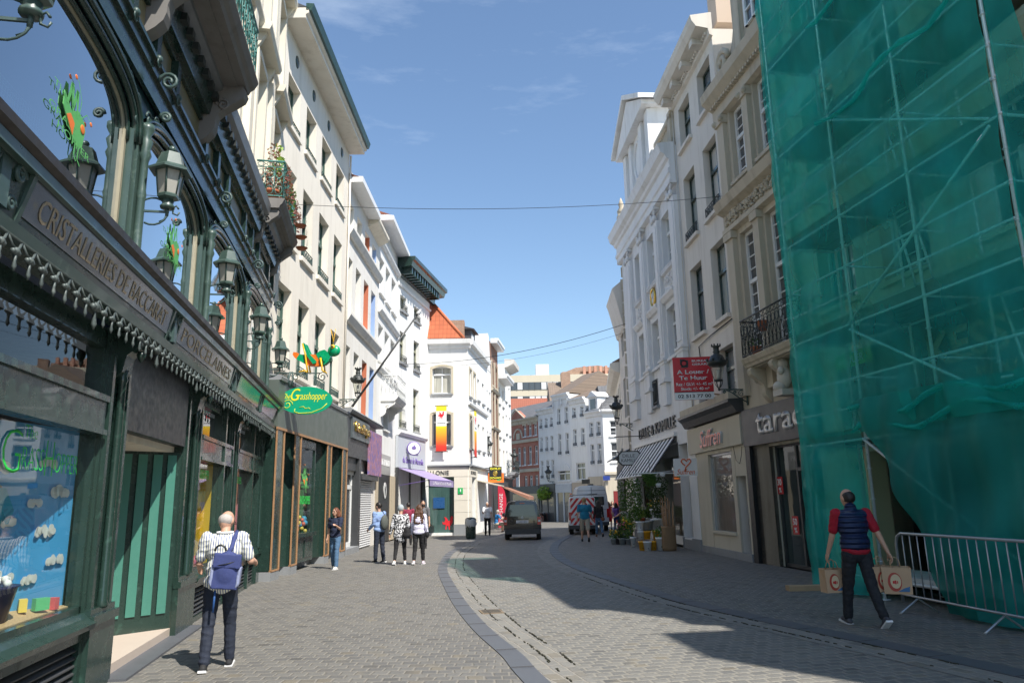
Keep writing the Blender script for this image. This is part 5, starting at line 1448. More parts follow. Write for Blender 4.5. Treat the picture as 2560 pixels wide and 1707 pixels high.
# shop zone
q = MB(); q.box(3.2, 10.1, .42, .5, 0, .3); q.box(5.6, 6.2, .1, .5, 0, 3.6); q.box(3.2, 10.1, .3, .42, 3.2, 3.6); q.build('shop_wall', M_COOLW, K)
q = MB(); q.box(3.2, 10.1, 2.9, 3.0, 0, 3.6); q.build('inner_wall', paint('warm_interior', (.16, .13, .09), .9), K)
MB().quad((3.2, .45, .3), (10.1, .45, .3), (10.1, .45, 3.2), (3.2, .45, 3.2)).build('display_glass', M_GLASS, K)
q = MB(); q.box(10.15, 11.2, .4, .44, .35, 3.5); q.build('entrance_panel', M_GREYW, K); MB().box(10.15, 11.2, -.02, .4, 0, .3).build('doorstep', M_STONE, K)
MB().box(10.75, 10.95, .36, .4, 1.35, 1.9).build('doorbell_panel', M_STEEL, K)
q = MB(); q.box(11.2, 12.05, -.05, .3, 0, .36); q.box(10.1, 10.18, -.05, .3, 0, .36); q.box(U0D, 3.2, -.05, .3, 0, .36); q.build('plinth', M_STONE, K)
text('DILLE & KAMILLE', M_GREYP, K, 4.4, -.02, 4.14, width=5.7, height=.42, extrude=.05, bold=0)
aw = thing('striped_awning', SD.w(3.5, .0, 3.84), SD.a, 'black and white striped awning over the plant shop', 'awning')
M_STR = bpy.data.materials.new('black_white_stripes'); M_STR.use_nodes = True; nt = M_STR.node_tree; n = nt.nodes
tc = n.new('ShaderNodeTexCoord'); sp = n.new('ShaderNodeSeparateXYZ'); nt.links.new(tc.outputs['Object'], sp.inputs[0]); m1 = n.new('ShaderNodeMath'); m1.operation = 'MULTIPLY'; m1.inputs[1].default_value = 1.75; nt.links.new(sp.outputs[0], m1.inputs[0])
m2 = n.new('ShaderNodeMath'); m2.operation = 'FRACT'; nt.links.new(m1.outputs[0], m2.inputs[0]); m3 = n.new('ShaderNodeMath'); m3.operation = 'GREATER_THAN'; m3.inputs[1].default_value = .5; nt.links.new(m2.outputs[0], m3.inputs[0])
nt.links.new(mixc(nt, m3.outputs[0], (.02, .022, .035), (.75, .75, .75)), n['Principled BSDF'].inputs['Base Color']); n['Principled BSDF'].inputs['Roughness'].default_value = .8
AL, AO, AD = 6.5, 1.0, 1.3
q = MB(); q.add([(0, -.02, 0), (AL, -.02, 0), (AL, -AO, -AD), (0, -AO, -AD), (0, -.02, -.02), (AL, -.02, -.02), (AL, -AO, -AD - .02), (0, -AO, -AD - .02)], [(0, 1, 2, 3), (7, 6, 5, 4), (0, 3, 7, 4), (1, 5, 6, 2)]); q.build('canopy', M_STR, aw)
q = MB(); q.tube([(0, -AO, -AD - .03), (AL, -AO, -AD - .03)], .04, 6); q.box(-.05, AL + .05, -.12, 0, -.02, .12); q.tube([(.3, 0, -1.2), (.3, -AO + .1, -AD)], .02, 4); q.tube([(AL - .3, 0, -1.2), (AL - .3, -AO + .1, -AD)], .02, 4); q.build('arm', M_WHITEPAINT, aw)
# neighbours beyond
t = thing('tall_grey_house', Site((5.5, 37.2), (5.38, 33.95)).p0, Site((5.5, 37.2), (5.38, 33.95)).a, 'tall narrow grey house with projecting cornice squeezed beyond the white baroque house', 'building')
wall_mesh(3.4, 0, 11.9, [(1.2, 2.2, 8.5, 10.4), (1.2, 2.2, 5.5, 7.4)], 8, .3).build('wall', M_GREYW, t)
for z in (8.5, 5.5): window(t, 1.2, 2.2, z, z + 1.9, .28)
band(t, 'cornice', 0, 3.3, [(0, 9.6), (.1, 9.7), (.45, 11.2), (.55, 11.5), (0, 11.95)], M_GREYW)
q = MB(); rr = random.Random(8)
for k in range(16): z = 3.6 + k * .6; q.box(3.42, 3.46, -.1 - rr.uniform(0, .06), .3, z, z + .5)
q.build('rough_brick_edge', M_OLDSTONE, t)
SR4 = Site((6.42, 46.5), (5.52, 37.3)); t = thing('cream_low_house', SR4.p0, SR4.a, 'low cream house with projecting eave far down the right side', 'building')
L4 = SR4.L; w4 = [(.6 + k * 1.75, 1.45 + k * 1.75) for k in range(5)]
hol = [(a, b, z0, z1) for a, b in w4 for z0, z1 in ((6.7, 7.6), (4.2, 6.2))]
wall_mesh(L4, 0, 8.3, hol, 8, .28).build('wall', M_OFFW, t)
for h in hol: window(t, *h, rev=.25, transom=None if h[2] > 6.5 else .3, sill=M_STONE, pm=M_PALE)
band(t, 'cornice', -.1, L4, [(0, 8.0), (.3, 8.1), (.5, 8.3), (.5, 8.5), (0, 8.6)], M_OFFW)
MB().prism([(-.4, 8.55), (3.5, 10.6), (8, 8.55)], 'x', 0, L4).build('roof', tiles('brown_tiles2', (.22, .15, .1), (.27, .19, .13)), t)
MB().box(.2, L4 - .2, -.08, .1, 0, 3.6).build('shopfront', M_GREYP, t)

# saffron shop house
SS = Site((5.98, 24.28), (6.24, 19.94)); LSS = SS.L
S_ = thing('beige_white_house', SS.p0, SS.a, 'beige white house with dark green windows above the cream shop with pink neon letters', 'building')
wS = [(.57, 1.8), (2.71, 3.96)]
hol = [(a, b, z0, z1) for a, b in wS for z0, z1 in ((13.42, 15.0), (10.05, 12.37), (6.78, 9.1), (4.25, 5.93))] + [(1.2, 3.25, .65, 2.95), (3.5, 4.25, .1, 2.23), (.1, .95, .1, 2.25)]
wall_mesh(LSS, 0, 15.6, hol, 9, .3).build('wall', M_GREYW, S_)
for a, b in wS:
    for z0, z1 in ((13.42, 15.0), (10.05, 12.37), (6.78, 9.1), (4.25, 5.93)):
        window(S_, a, b, z0, z1, .28, M_DKGREEN, M_PALE, 2, 1, .36, sill=M_GREYW, so=.12, sh=.12, guard=M_IRON if z0 in (10.05,) else None, rail_h=.35, ft=.07)
band(S_, 'cornice', -.15, LSS + .1, [(0, 15.3), (.1, 15.35), (.14, 15.55), (.5, 15.62), (.62, 15.8), (.66, 15.98), (0, 16.1)], M_GREYW)
q = MB()
for k in range(4): q.box(.1 + k * 1.15, .4 + k * 1.15, -.46, -.05, 15.4, 15.62)
for k in range(28): q.box(.05 + k * .155, .12 + k * .155, -.2, -.08, 15.44, 15.54)
q.build('modillion', M_GREYW, S_)
c_ = MB().box(3.55, 4.25, .25, 1.1, 15.9, 17.9).build('chimney', plaster('beige_render', (.6, .48, .38), .2), S_); MB().box(3.48, 4.32, .18, 1.17, 17.9, 18.15).build('chimney_cap', M_OLDSTONE, c_)
M_CRM = plaster('dirty_cream_board', (.55, .5, .4), .3)
q = MB(); q.box(-.55, LSS + .0, -.14, 0, 3.06, 3.86); sb = q.build('sign_board', M_CRM, S_)
band(S_, 'shop_cornice', -.6, LSS + .02, [(0, 3.92), (.2, 3.92), (.3, 4.1), (.42, 4.2), (.42, 4.28), (0, 4.3)], M_GREYP)
band(S_, 'window_ledge', -.5, LSS - .1, [(0, 4.3), (.36, 4.3), (.36, 4.5), (0, 4.55)], M_OLDSTONE)
M_NEON = paint('pink_neon_tube', (.75, .2, .16), .3); M_CHAN = paint('pale_letter_channel', (.5, .55, .58), .4, .3)
text('Suffren', M_CHAN, sb, 1.0, -.14, 3.2, width=1.95, height=.5, extrude=.06, shear=.3); text('Suffren', M_NEON, sb, .96, -.205, 3.18, width=1.95, height=.5, extrude=.01, shear=.3)
q = MB(); q.box(-.3, 1.2, -.06, 0, .2, 3.06); q.box(3.25, 3.5, -.06, 0, .1, 3.06); q.box(4.25, LSS, -.06, 0, .1, 3.06); q.box(1.2, 3.25, -.04, 0, .2, .65); q.box(1.2, 3.25, -.09, .1, .62, .7); q.box(3.5, 4.25, -.05, 0, 2.23, 3.06); q.box(.95, 3.3, -.07, 0, 2.95, 3.06)
q.build('shopfront_panel', M_CRM, S_)
q = MB(); q.box(-.3, LSS, -.1, 0, 0, .2); q.build('plinth', M_STONE, S_)
w_ = MB(); w_.box(1.2, 1.27, .02, .1, .65, 2.95); w_.box(3.18, 3.25, .02, .1, .65, 2.95); w_.box(1.2, 3.25, .02, .1, 2.88, 2.95); f = w_.build('shop_window', M_STEEL, S_); MB().quad((1.2, .07, .65), (3.25, .07, .65), (3.25, .07, 2.95), (1.2, .07, 2.95)).build('pane', glossy_pane('brown_dusty_pane', (.14, .12, .1), .02), f)
MB().box(3.5, 4.25, .25, .3, .1, 2.23).build('door', M_BLACKP, S_); MB().box(.1, .95, .1, .14, .1, 2.25).build('door', M_CRM, S_)
q = MB(); q.tube([(3.6, -.1, 3.05), (3.75, -.1, 2.65), (4.0, -.1, 2.55), (4.2, -.1, 2.8), (4.25, -.1, 3.0)], .008, 4); q.tube([(1.3, -.03, 4.8), (1.1, -.05, 6.4), (2.3, -.05, 6.5), (4.2, -.05, 6.55)], .02, 4); q.build('cable', M_BLACKP, S_)
MB().tube([(-.02, -.05, 4.4), (-.02, -.05, 15.3)], .03, 5).build('downpipe', M_GREYW, S_)

# stone house with the balcony
ST = Site((6.25, 19.9), (6.25 + .139 * 14, 5.9))
T = thing('old_stone_house', ST.p0, ST.a, 'old limestone house with small paned white windows, carved frieze and black iron balcony', 'building')
LT = 3.75
wT = [(.62, 1.55), (2.1, 3.1)]
hol = [(a, b, z0, z1) for a, b in wT for z0, z1 in ((5.2, 8.75), (10.3, 12.45))] + [(1.2, 3.55, 0, 2.9), (2.1, 3.1, 14.2, 17)]
wall_mesh(LT, 0, 13.1, [h for h in hol if h[3] < 13.2], 9, .24).build('wall', M_OLDSTONE, T)
for a, b in wT:
    window(T, a, b, 5.2, 8.75, .22, M_WHITEPAINT, M_DPANE, 2, 6, .4, sill=M_OLDSTONE, trows=4, tcols=2, ft=.09, bars=.03); window(T, a, b, 10.3, 12.45, .22, M_WHITEPAINT, M_DPANE, 2, 4, .42, sill=M_OLDSTONE, trows=3, tcols=2, ft=.09)
q = MB()
for a, b in ((.05, .45), (1.68, 1.98), (3.22, 3.52)):
    q.box(a, b, -.14, 0, 4.3, 8.9); q.box(a - .05, b + .05, -.2, 0, 8.7, 8.9); q.box(a, b, -.14, 0, 9.95, 12.45); q.box(a - .05, b + .05, -.2, 0, 12.2, 12.45)
    for zz in (12.32,): q.ball((a, -.2, zz), .09, 7, 5); q.ball((b, -.2, zz), .09, 7, 5)
q.build('pilaster', M_OLDSTONE, T)
band(T, 'lower_cornice', -.1, LT, [(0, 8.9), (.16, 8.95), (.16, 9.08), (.1, 9.1), (.1, 9.5), (.3, 9.6), (.38, 9.85), (0, 9.95)], M_OLDSTONE)
band(T, 'upper_cornice', -.15, LT, [(0, 12.45), (.14, 12.5), (.14, 12.8), (.3, 12.9), (.46, 13.05), (.5, 13.3), (0, 13.4)], M_OLDSTONE)
q = MB()
for k in range(24): q.box(.0 + k * .155, .09 + k * .155, -.28, -.12, 12.8, 12.9)
q.build('dentil', M_OLDSTONE, T)
q = MB(); rng = random.Random(31)
for k in range(110): q.ball((rng.uniform(.1, LT - .1), -.13, rng.uniform(9.12, 9.48)), (rng.uniform(.03, .08), .06, rng.uniform(.03, .06)), 6, 4)
for k in range(16): q.tube([(x, -.18, z) for x, z in chain_curve(rng.uniform(.07, .13), 1.3, (rng.uniform(.3, LT - .3), 9.3), rng.choice((-1, 1)))], .022, 4)
q.build('carved_frieze', M_OLDSTONE, T)
g_ = MB(); g_.box(1.5, LT, .0, 2, 13.3, 17.5); g_.box(1.55, 1.95, -.12, 0, 13.4, 17.5); ag = g_.build('attic_gable', M_OLDSTONE, T)
w_ = MB(); w_.box(2.15, 2.25, -.08, -.01, 14.1, 17.4); w_.box(3.0, 3.1, -.08, -.01, 14.1, 17.4); w_.box(2.58, 2.66, -.08, -.01, 14.1, 17.4)
for k in range(8): w_.box(2.15, 3.1, -.07, -.01, 14.1 + k * .42, 14.14 + k * .42)
w_.build('attic_window', M_WHITEPAINT, T); MB().quad((2.15, -.02, 14.1), (3.1, -.02, 14.1), (3.1, -.02, 17.4), (2.15, -.02, 17.4)).build('attic_pane', M_DPANE, T)
q = MB(); q.prism([(.2, 13.35), (1.5, 13.35), (1.5, 14.9), (1.2, 14.2), (.7, 13.8)], 'y', -.02, .3); q.tube([(x, -.1, z) for x, z in chain_curve(.38, 1.6, (.7, 13.95))], .09, 6); q.build('scroll_buttress', M_OLDSTONE, T)
q = MB(); q.box(.02, LT, -.12, 0, 2.97, 3.93); sb = q.build('sign_board', paint('anthracite_sign', (.035, .038, .045), .4, var=.15, scale=2), T)
text('tarac', paint('brushed_letters', (.5, .5, .5), .35, .5), sb, .85, -.12, 3.2, width=2.35, height=.55, extrude=.015, bold=.02)
q = MB(); q.box(.05, .3, -.1, .1, 0, 2.97); q.box(.3, 1.2, .0, .1, 0, 2.97); q.build('black_pier', M_BLACKP, T)
q = MB()
for x in (1.2, 2.15, 2.95, 3.5): q.box(x, x + .07, .15, .22, 0, 2.9)
q.box(1.2, 3.55, .15, .22, 0, .08); q.box(2.2, 3.55, .15, .22, 2.25, 2.33); q.box(1.2, 3.55, .15, .22, 2.85, 2.92); dw = q.build('glazed_shopfront', M_GREYP, T); MB().quad((1.2, .19, .05), (3.55, .19, .05), (3.55, .19, 2.9), (1.2, .19, 2.9)).build('shop_glass', M_GLASS, dw)
MB().tube([(3.02, .1, .7), (3.02, .1, 1.7)], .02, 6).build('door_handle', M_STEEL, dw)
q = MB(); q.box(.3, 3.6, 2.4, 2.5, 0, 2.9); q.box(1.2, 1.25, .2, 2.4, 0, 2.9); q.build('inner_wall', paint('shop_back', (.12, .14, .14), .8), T)
M_REDS = paint('sale_red', (.5, .015, .02), .5); M_WHT = paint('sign_white', (.75, .75, .75))
for i, (u, z, s) in enumerate(((1.32, 1.72, '30'), (1.9, .78, '50'))):
    t = thing('sale_sign', ST.w(u, -.14, z), ST.a, ['red 30 percent sale sticker high on the shop glass beside the scaffold', 'red 50 percent sale sticker low on the shop glass beside the scaffold'][i], 'sale sign', 'sale stickers on the glass')
    MB().box(-.13, .15, -.01, 0, 0, .42).build('sticker', M_REDS, t); text(s, M_WHT, t, -.1, -.012, .21, width=.2, height=.16, extrude=.001, bold=.03); text('%', M_WHT, t, -.06, -.012, .03, width=.13, height=.13, extrude=.001, bold=.03)
for i, u in enumerate((1.75, 2.55)):
    t = thing('shop_mannequin', ST.w(u, -.95, .1), ST.a, ['mannequin in a white blouse behind the left shop glass under the grey sign', 'mannequin in a white blouse behind the glass door under the grey sign'][i], 'mannequin', 'mannequins behind the shop glass')
    q = MB(); q.ball((0, 0, 1.62), (.08, .09, .11)); q.cap((0, 0, 1.45), (0, 0, 1.55), .04, .04); q.cap((-.09, 0, .1), (-.08, 0, .8), .05, .09); q.cap((.09, 0, .1), (.08, 0, .8), .05, .09); q.cap((-.22, 0, .8), (-.2, 0, 1.35), .03, .045); q.cap((.22, 0, .8), (.2, 0, 1.35), .03, .045); q.build('body', paint('mannequin_beige', (.4, .3, .22), .5), t)
    q = MB(); q.ball((0, 0, 1.2), (.2, .13, .3)); q.cap((-.2, 0, 1.35), (-.22, 0, 1.1), .07, .07); q.cap((.2, 0, 1.35), (.22, 0, 1.1), .07, .07); q.build('blouse', paint('blouse_white', (.6, .62, .6), .8), t); q = MB(); q.ball((0, 0, .75), (.17, .12, .2)); q.build('skirt', M_BLACKP, t)
balcony('iron_balcony', ST, 1.4, 4.0, 4.85, .62, 'black iron balcony on carved stone consoles of the old limestone house', .98, M_IRON, M_OLDSTONE, bh=.9, brackets=3)
for i, (u, z) in enumerate(((1.75, 5.1), (2.2, 5.65))):
    t = thing('potted_plant', ST.w(u, .38, z), 0, ['terracotta pot of green herbs on the black iron balcony floor', 'small terracotta pot hung higher on the black iron balcony rail'][i], 'potted plant', 'pots on the black balcony')
    MB().lathe([(.09, 0), (.13, .2), (.14, .24)], (0, 0, 0), 12).build('pot', M_TERRA, t)
    if i == 0: l = MB(); leaves(l, (0, 0, .33), (.2, .2, .14), 60, .07, rng); l.build('foliage', M_LEAF, t)
q = MB(); q.ball((0, 0, .62), (.12, .13, .15)); q.ball((0, 0, .3), (.22, .16, .26)); q.ball((.1, -.12, .45), (.1, .08, .1)); q.ball((-.08, -.1, .1), (.2, .14, .14)); q.box(-.22, .22, -.2, .2, -.12, .02)
t = tag(q.build('stone_figure', plaster('pale_statue', (.6, .56, .5), .3)), 'pale stone figure under the black iron balcony', 'statue'); t.location = ST.w(2.85, .3, 4.07); t.rotation_euler = (0, 0, ST.a)

# scaffolded house
H_ = thing('house_behind_scaffold', ST.w(LT, 0, 0), ST.a, 'beige house front with cornices and a dark shop, seen through the green scaffold net', 'building')
LH = 7.6; M_BEI = plaster('beige_render_old', (.6, .56, .44), .7, .9, (.5, .5, .5))
hol = [(a, a + 1.3, z0, z1) for a in (.5, 2.7, 5.2) for z0, z1 in ((5.6, 7.6), (8.8, 10.6), (12.2, 13.8))] + [(.0 + .9, 6.9, .0, 2.5)]
wall_mesh(LH, 0, 15.2, hol, 8, .35).build('wall', M_BEI, H_)
for h in hol[:-1]: window(H_, *h[:4], rev=.32, fm=M_WHITEPAINT, pm=M_DPANE, sill=M_BEI)
for zc, o in ((4.9, .3), (2.62, .25), (8.1, .35), (11.6, .35)): band(H_, 'cornice', 0, LH, [(0, zc), (o * .6, zc + .05), (o, zc + .22), (o, zc + .34), (0, zc + .38)], plaster('pale_cornice', (.56, .54, .46), .4))
q = MB().box(2.3, 6.6, -.08, .0, 3.05, 4.85); sb = q.build('shop_sign_board', paint('brown_sign', (.09, .065, .05), .6), H_)
M_SAND = paint('sand_letters', (.42, .33, .2), .5); text('KESS', M_SAND, sb, 3.7, -.08, 3.75, width=1.75, height=.6, extrude=.02, bold=.03); text('BY ITALY', M_SAND, sb, 4.7, -.08, 3.42, width=.85, height=.2, extrude=.01, bold=.02); text('for You', M_SAND, sb, 5.6, -.08, 3.6, width=.7, height=.3, extrude=.01, shear=.4)
q = MB().box(.95, 2.2, -.12, -.02, 2.6, 4.5); sb = q.build('letting_board', paint('dark_green_board', (.015, .06, .05), .5), H_); MB().box(.95, 2.2, -.125, -.12, 4.2, 4.5).build('board_header', paint('lime_header', (.12, .4, .05), .5), sb)
text('A LOUER', M_WHT, sb, 1.05, -.13, 4.27, height=.15, extrude=.001); text('SURFACE COMMERCIALE', M_WHT, sb, 1.02, -.125, 3.9, width=1.1, height=.1, extrude=.001); text('HANDELSRUIMTE', M_WHT, sb, 1.02, -.125, 3.72, width=.9, height=.1, extrude=.001); text('02 643 33 33', M_WHT, sb, 1.02, -.125, 2.95, width=1.12, height=.16, extrude=.001, bold=.02)
q = MB(); q.box(.9, 6.9, 1.2, 1.25, 0, 2.5); q.build('dark_interior', M_DARK, H_); MB().box(.95, 1.6, -.05, .3, 0, 2.5).build('stone_pier', plaster('yellow_stone', (.5, .45, .3), .4), H_); text('44', M_GREYP, H_, 1.1, -.055, 2.15, height=.14, width=.25, extrude=.003)

N1 = thing('near_stone_house', ST.w(LT + LH + .02, 0, 0), ST.a, 'weathered beige stone house with dark windows right of the scaffold, cut off by the frame', 'building')
hol = [(a, a + 1.2, z0, z1) for a in (.4, 2.2) for z0, z1 in ((5.0, 7.6), (8.9, 11.0), (12.0, 13.6))]
wall_mesh(4.7, 0, 14.7, hol, 8, .3).build('wall', M_OLDSTONE, N1)
for h in hol: window(N1, *h, rev=.28, fm=M_GREYP, pm=M_DPANE, sill=M_OLDSTONE)
for zc in (4.4, 8.2, 11.4, 14.3): band(N1, 'cornice', 0, 4.7, [(0, zc), (.15, zc + .05), (.3, zc + .25), (.3, zc + .38), (0, zc + .42)], M_OLDSTONE)
N2 = thing('low_neighbour_house', ST.w(LT + LH + 4.75, 0, 0), ST.a, 'beige house beside the camera on the right, casting its shadow on the road', 'building')
hol = [(a, a + 1.2, z0, z1) for a in (.5, 2.8, 5.2) for z0, z1 in ((4.6, 6.4), (7.6, 9.4))]
wall_mesh(7.5, 0, 11.6, hol, 8, .3).build('wall', M_GREYW, N2)
for h in hol: window(N2, *h, rev=.28, sill=M_STONE)
MB().box(1.9, 3.4, 0, 1.2, 11.6, 13.9).build('gable_dormer', M_GREYW, N2)
SCF = Site((5.62, 14.45), (6.55, 8.95)); LSC = SCF.L; DPT = 1.25
X_ = thing('scaffold', SCF.p0, SCF.a, 'tubular steel scaffold with platforms and ladders behind green netting', 'scaffold')
M_TUBE = paint('scaffold_tube', (.62, .65, .67), .5, .15, var=.25, wear=(.1, .2, .3)); M_PLANK = paint('scaffold_deck', (.16, .14, .11), .85, var=.3)
lev = [.35, 2.6, 4.6, 6.6, 8.6, 10.65, 12.6, 14.6]; pu = [0.03, 1.9, 3.7, LSC - .05]
for x in pu:
    for y in (0.03, DPT - .1):
        q = MB(); q.tube([(x, y, 0), (x, y, 15.7)], .026, 8)
        for z in [.1 + .5 * k for k in range(31)]: q.lathe([(.045, -.006), (.045, .006)], (x, y, z), 8)
        q.lathe([(.09, 0), (.09, .012), (.02, .02)], (x, y, 0), 8); q.build('standard', M_TUBE, X_)
for z in lev[1:]:
    q = MB()
    for dz in (0, .55, 1.05):
        q.tube([(0, .03, z + dz), (LSC, .03, z + dz)], .022, 6)
    q.tube([(0, DPT - .1, z), (LSC, DPT - .1, z)], .022, 6)
    for x in pu: q.tube([(x, 0, z), (x, DPT - .1, z)], .022, 6); q.tube([(x, 0, z + 1.05), (x, DPT - .1, z + 1.05)], .018, 5)
    q.build('ledger', M_TUBE, X_)
    q = MB()
    for k in range(3): q.box(.05, LSC - .05, .1 + k * .34, .1 + k * .34 + .32, z + .03, z + .075)
    q.box(.05, LSC - .05, .06, .09, z + .03, z + .2); q.build('deck', M_PLANK, X_)
q = MB()
for i, z in enumerate(lev[:-1]): q.tube([(1.9 if i % 2 == 0 else 5.4, -.03, lev[i + 1] + 1.9), (5.4 if i % 2 == 0 else 1.9, -.03, lev[i + 1])][::1], .024, 6)
q.tube([(1.9, -.03, 2.6), (LSC, -.03, .3)], .024, 6); q.build('brace', M_TUBE, X_)
for i, (x, z) in enumerate(((3.0, 4.65), (3.0, 6.65), (4.6, 8.65), (4.9, 2.65))):
    q = MB()
    for s_ in (0, .4): q.tube([(x + s_, .55, z), (x + s_ - .5, .6, z + 2.2)], .022, 5)
    for k in range(8): q.tube([(x - .5 * k / 8, .55, z + .1 + .27 * k), (x + .4 - .5 * k / 8, .55, z + .1 + .27 * k)], .014, 4)
    q.build('ladder', paint('aluminium_ladder', (.55, .57, .58), .4, .6), X_)
q = MB().box(.3, LSC - .1, .2, 1.1, .3, .38); q.tube([(.1, .1, .3), (LSC, .1, .3)], .03, 6); q.build('bottom_deck', M_TUBE, X_)

# netting
mN, nt, n, L, b, out = nodes('green_scaffold_net')
b.inputs['Roughness'].default_value = .75
vw = noise(nt, 1.3, 6, stretch=(1, 1, .5)); colr = ramp(nt, vw, [(.3, (.0, .42, .38)), (.7, (.02, .66, .6))]); L.new(colr, b.inputs['Base Color'])
tr = n.new('ShaderNodeBsdfTransparent'); tr.inputs[0].default_value = (.55, .95, .88, 1); tl = n.new('ShaderNodeBsdfTranslucent'); tl.inputs[0].default_value = (.015, .8, .73, 1)
mx0 = n.new('ShaderNodeMixShader'); mx0.inputs[0].default_value = .35; L.new(b.outputs[0], mx0.inputs[1]); L.new(tl.outputs[0], mx0.inputs[2])
mx = n.new('ShaderNodeMixShader'); L.new(ramp(nt, noise(nt, .7, 5, stretch=(1, 1, .4)), [(.35, (.32, .32, .32)), (.65, (.56, .56, .56))]), mx.inputs[0])
L.new(tr.outputs[0], mx.inputs[1]); L.new(mx0.outputs[0], mx.inputs[2]); L.new(mx.outputs[0], out.inputs[0])
NT = thing('scaffold_net', SCF.p0, SCF.a, 'green safety netting draped over the whole scaffold, billowing and tied to the tubes', 'netting')
rng = random.Random(17)


def wav(u, z, seed=0):
    tie = [abs(z - l) for l in lev] + [abs(z - l - 1.05) for l in lev]; d = min(tie); s = min(1, d / .35)
    pt = min(abs(u - p) for p in pu); s2 = min(1, pt / .5) * .7 + .3
    return -.05 - .05 * (1 + math.sin(u * 1.1 + z * .8)) * s2 - s * s2 * (.08 + .05 * math.sin(u * 5 + z * 1.7 + seed) + .025 * math.sin(u * 2.1 - z * 3 + seed)) - .012 * math.sin(u * 14 + math.sin(z * 2) * 2)


def sheet(fn, nu, nz, name):
    vs = [fn(i / nu, j / nz) for j in range(nz + 1) for i in range(nu + 1)]
    fs = [(j * (nu + 1) + i, j * (nu + 1) + i + 1, (j + 1) * (nu + 1) + i + 1, (j + 1) * (nu + 1) + i) for j in range(nz) for i in range(nu)]
    return MB().add(vs, fs, True).build(name, mN, NT)


sheet(lambda s, t: (s * LSC, wav(s * LSC, 2.7 + t * 12.7), 2.7 + t * 12.7), 90, 215, 'front_net')
sheet(lambda s, t: (s * 1.95, wav(s * 1.95, .05 + t * 2.7) - .02 * math.sin(s * 20), .05 + t * 2.7), 40, 50, 'lower_net')


def flap(s, t):
    z = .02 + t * 3.2; u = 1.95 + s * (LSC - 1.75)
    open_ = max(0, 1 - t * 1.02) ** .8 * 1.75
    u = max(u, 1.95 + open_ + s * .3) if s < .9 else u
    u = 1.95 + open_ + s * (LSC - 1.75 - open_)
    z2 = .03 + (z - .03)
    return (u, -.14 - .08 * math.sin(u * 1.7 + z) - .03 * math.sin(u * 11 + math.sin(z)) - .1 * (1 - t) - .06 * math.sin(u * 3.2 + z * 2.2) - .05 * math.sin(z * 4.4 - u * 2), z2 if t > .05 else .04)


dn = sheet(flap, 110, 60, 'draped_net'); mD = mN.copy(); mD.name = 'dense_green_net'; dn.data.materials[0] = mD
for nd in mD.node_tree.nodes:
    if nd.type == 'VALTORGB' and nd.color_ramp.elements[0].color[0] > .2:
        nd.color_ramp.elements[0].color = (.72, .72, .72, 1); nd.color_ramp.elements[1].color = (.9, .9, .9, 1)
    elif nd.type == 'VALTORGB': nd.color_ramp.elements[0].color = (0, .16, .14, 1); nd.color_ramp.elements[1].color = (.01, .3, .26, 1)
sheet(lambda s, t: (-.06 - .05 * math.sin(t * 40) * .4 - .03 * math.sin(s * 6), s * (DPT + .05), .05 + t * 15.3), 16, 130, 'end_net')
sheet(lambda s, t: (LSC + .0 + s * .12 * (.55 + .45 * math.sin(t * 15 + 1)), .02 - .12 * s + .1 * math.sin(t * 22) * s + s * s * .5, 2.4 + t * 12.9), 10, 100, 'trailing_net')
for i in range(5):   # ropes of gathered net
    z = (2.72, 3.0, 8.3, 10.4, 12.4)[i]; q = MB(); pts = [(1.9 + k * (LSC - 1.9) / 14, -.2 - .03 * math.sin(k * 2 + i), z + .12 * math.sin(k * .8 + i) + (k / 14) * (.1 if i < 2 else .3)) for k in range(15)]
    q.tube(pts, [.02 + .03 * abs(math.sin(k * 1.3 + i)) for k in range(15)], 6); q.build('gathered_edge', mN, NT)
tag(MB().box(-.55, .55, -.1, .1, 0, .09).build('timber_beam', paint('raw_timber', (.4, .28, .16), .8, var=.2)), 'short raw timber beam lying at the foot of the green net', 'timber').location = (5.45, 14.0, 0)

BR = Site((5.72, 11.5), (6.1, 8.1)); bar = thing('crowd_barrier', BR.p0, BR.a, 'galvanised steel crowd barrier in front of the green net', 'barrier')
q = MB(); LB_ = BR.L; q.tube([(0, 0, .12), (0, 0, .95), (.04, 0, 1.05), (.14, 0, 1.1), (LB_, 0, 1.1)], .021, 8); q.tube([(0, 0, .22), (LB_, 0, .22)], .018, 6); q.build('frame', M_STEEL, bar)
q = MB()
for k in range(1, int(LB_ / .17)): q.tube([(k * .17, 0, .22), (k * .17, 0, 1.1)], .009, 5)
q.build('bar', M_STEEL, bar)
for x in (.35, 2.0, 3.6): q = MB(); q.tube([(x, -.3, 0), (x, -.25, .03), (x, 0, .2), (x, .25, .03), (x, .3, 0)], .016, 5); q.build('foot', M_STEEL, bar)

# ---- projecting signs, right
def flat_sign(name, c, w, h, rz, mat, label, cat='sign'):
    t = thing(name, c, rz, label, cat); MB().box(-w / 2, w / 2, -.03, .03, 0, h).build('board', mat, t); return t


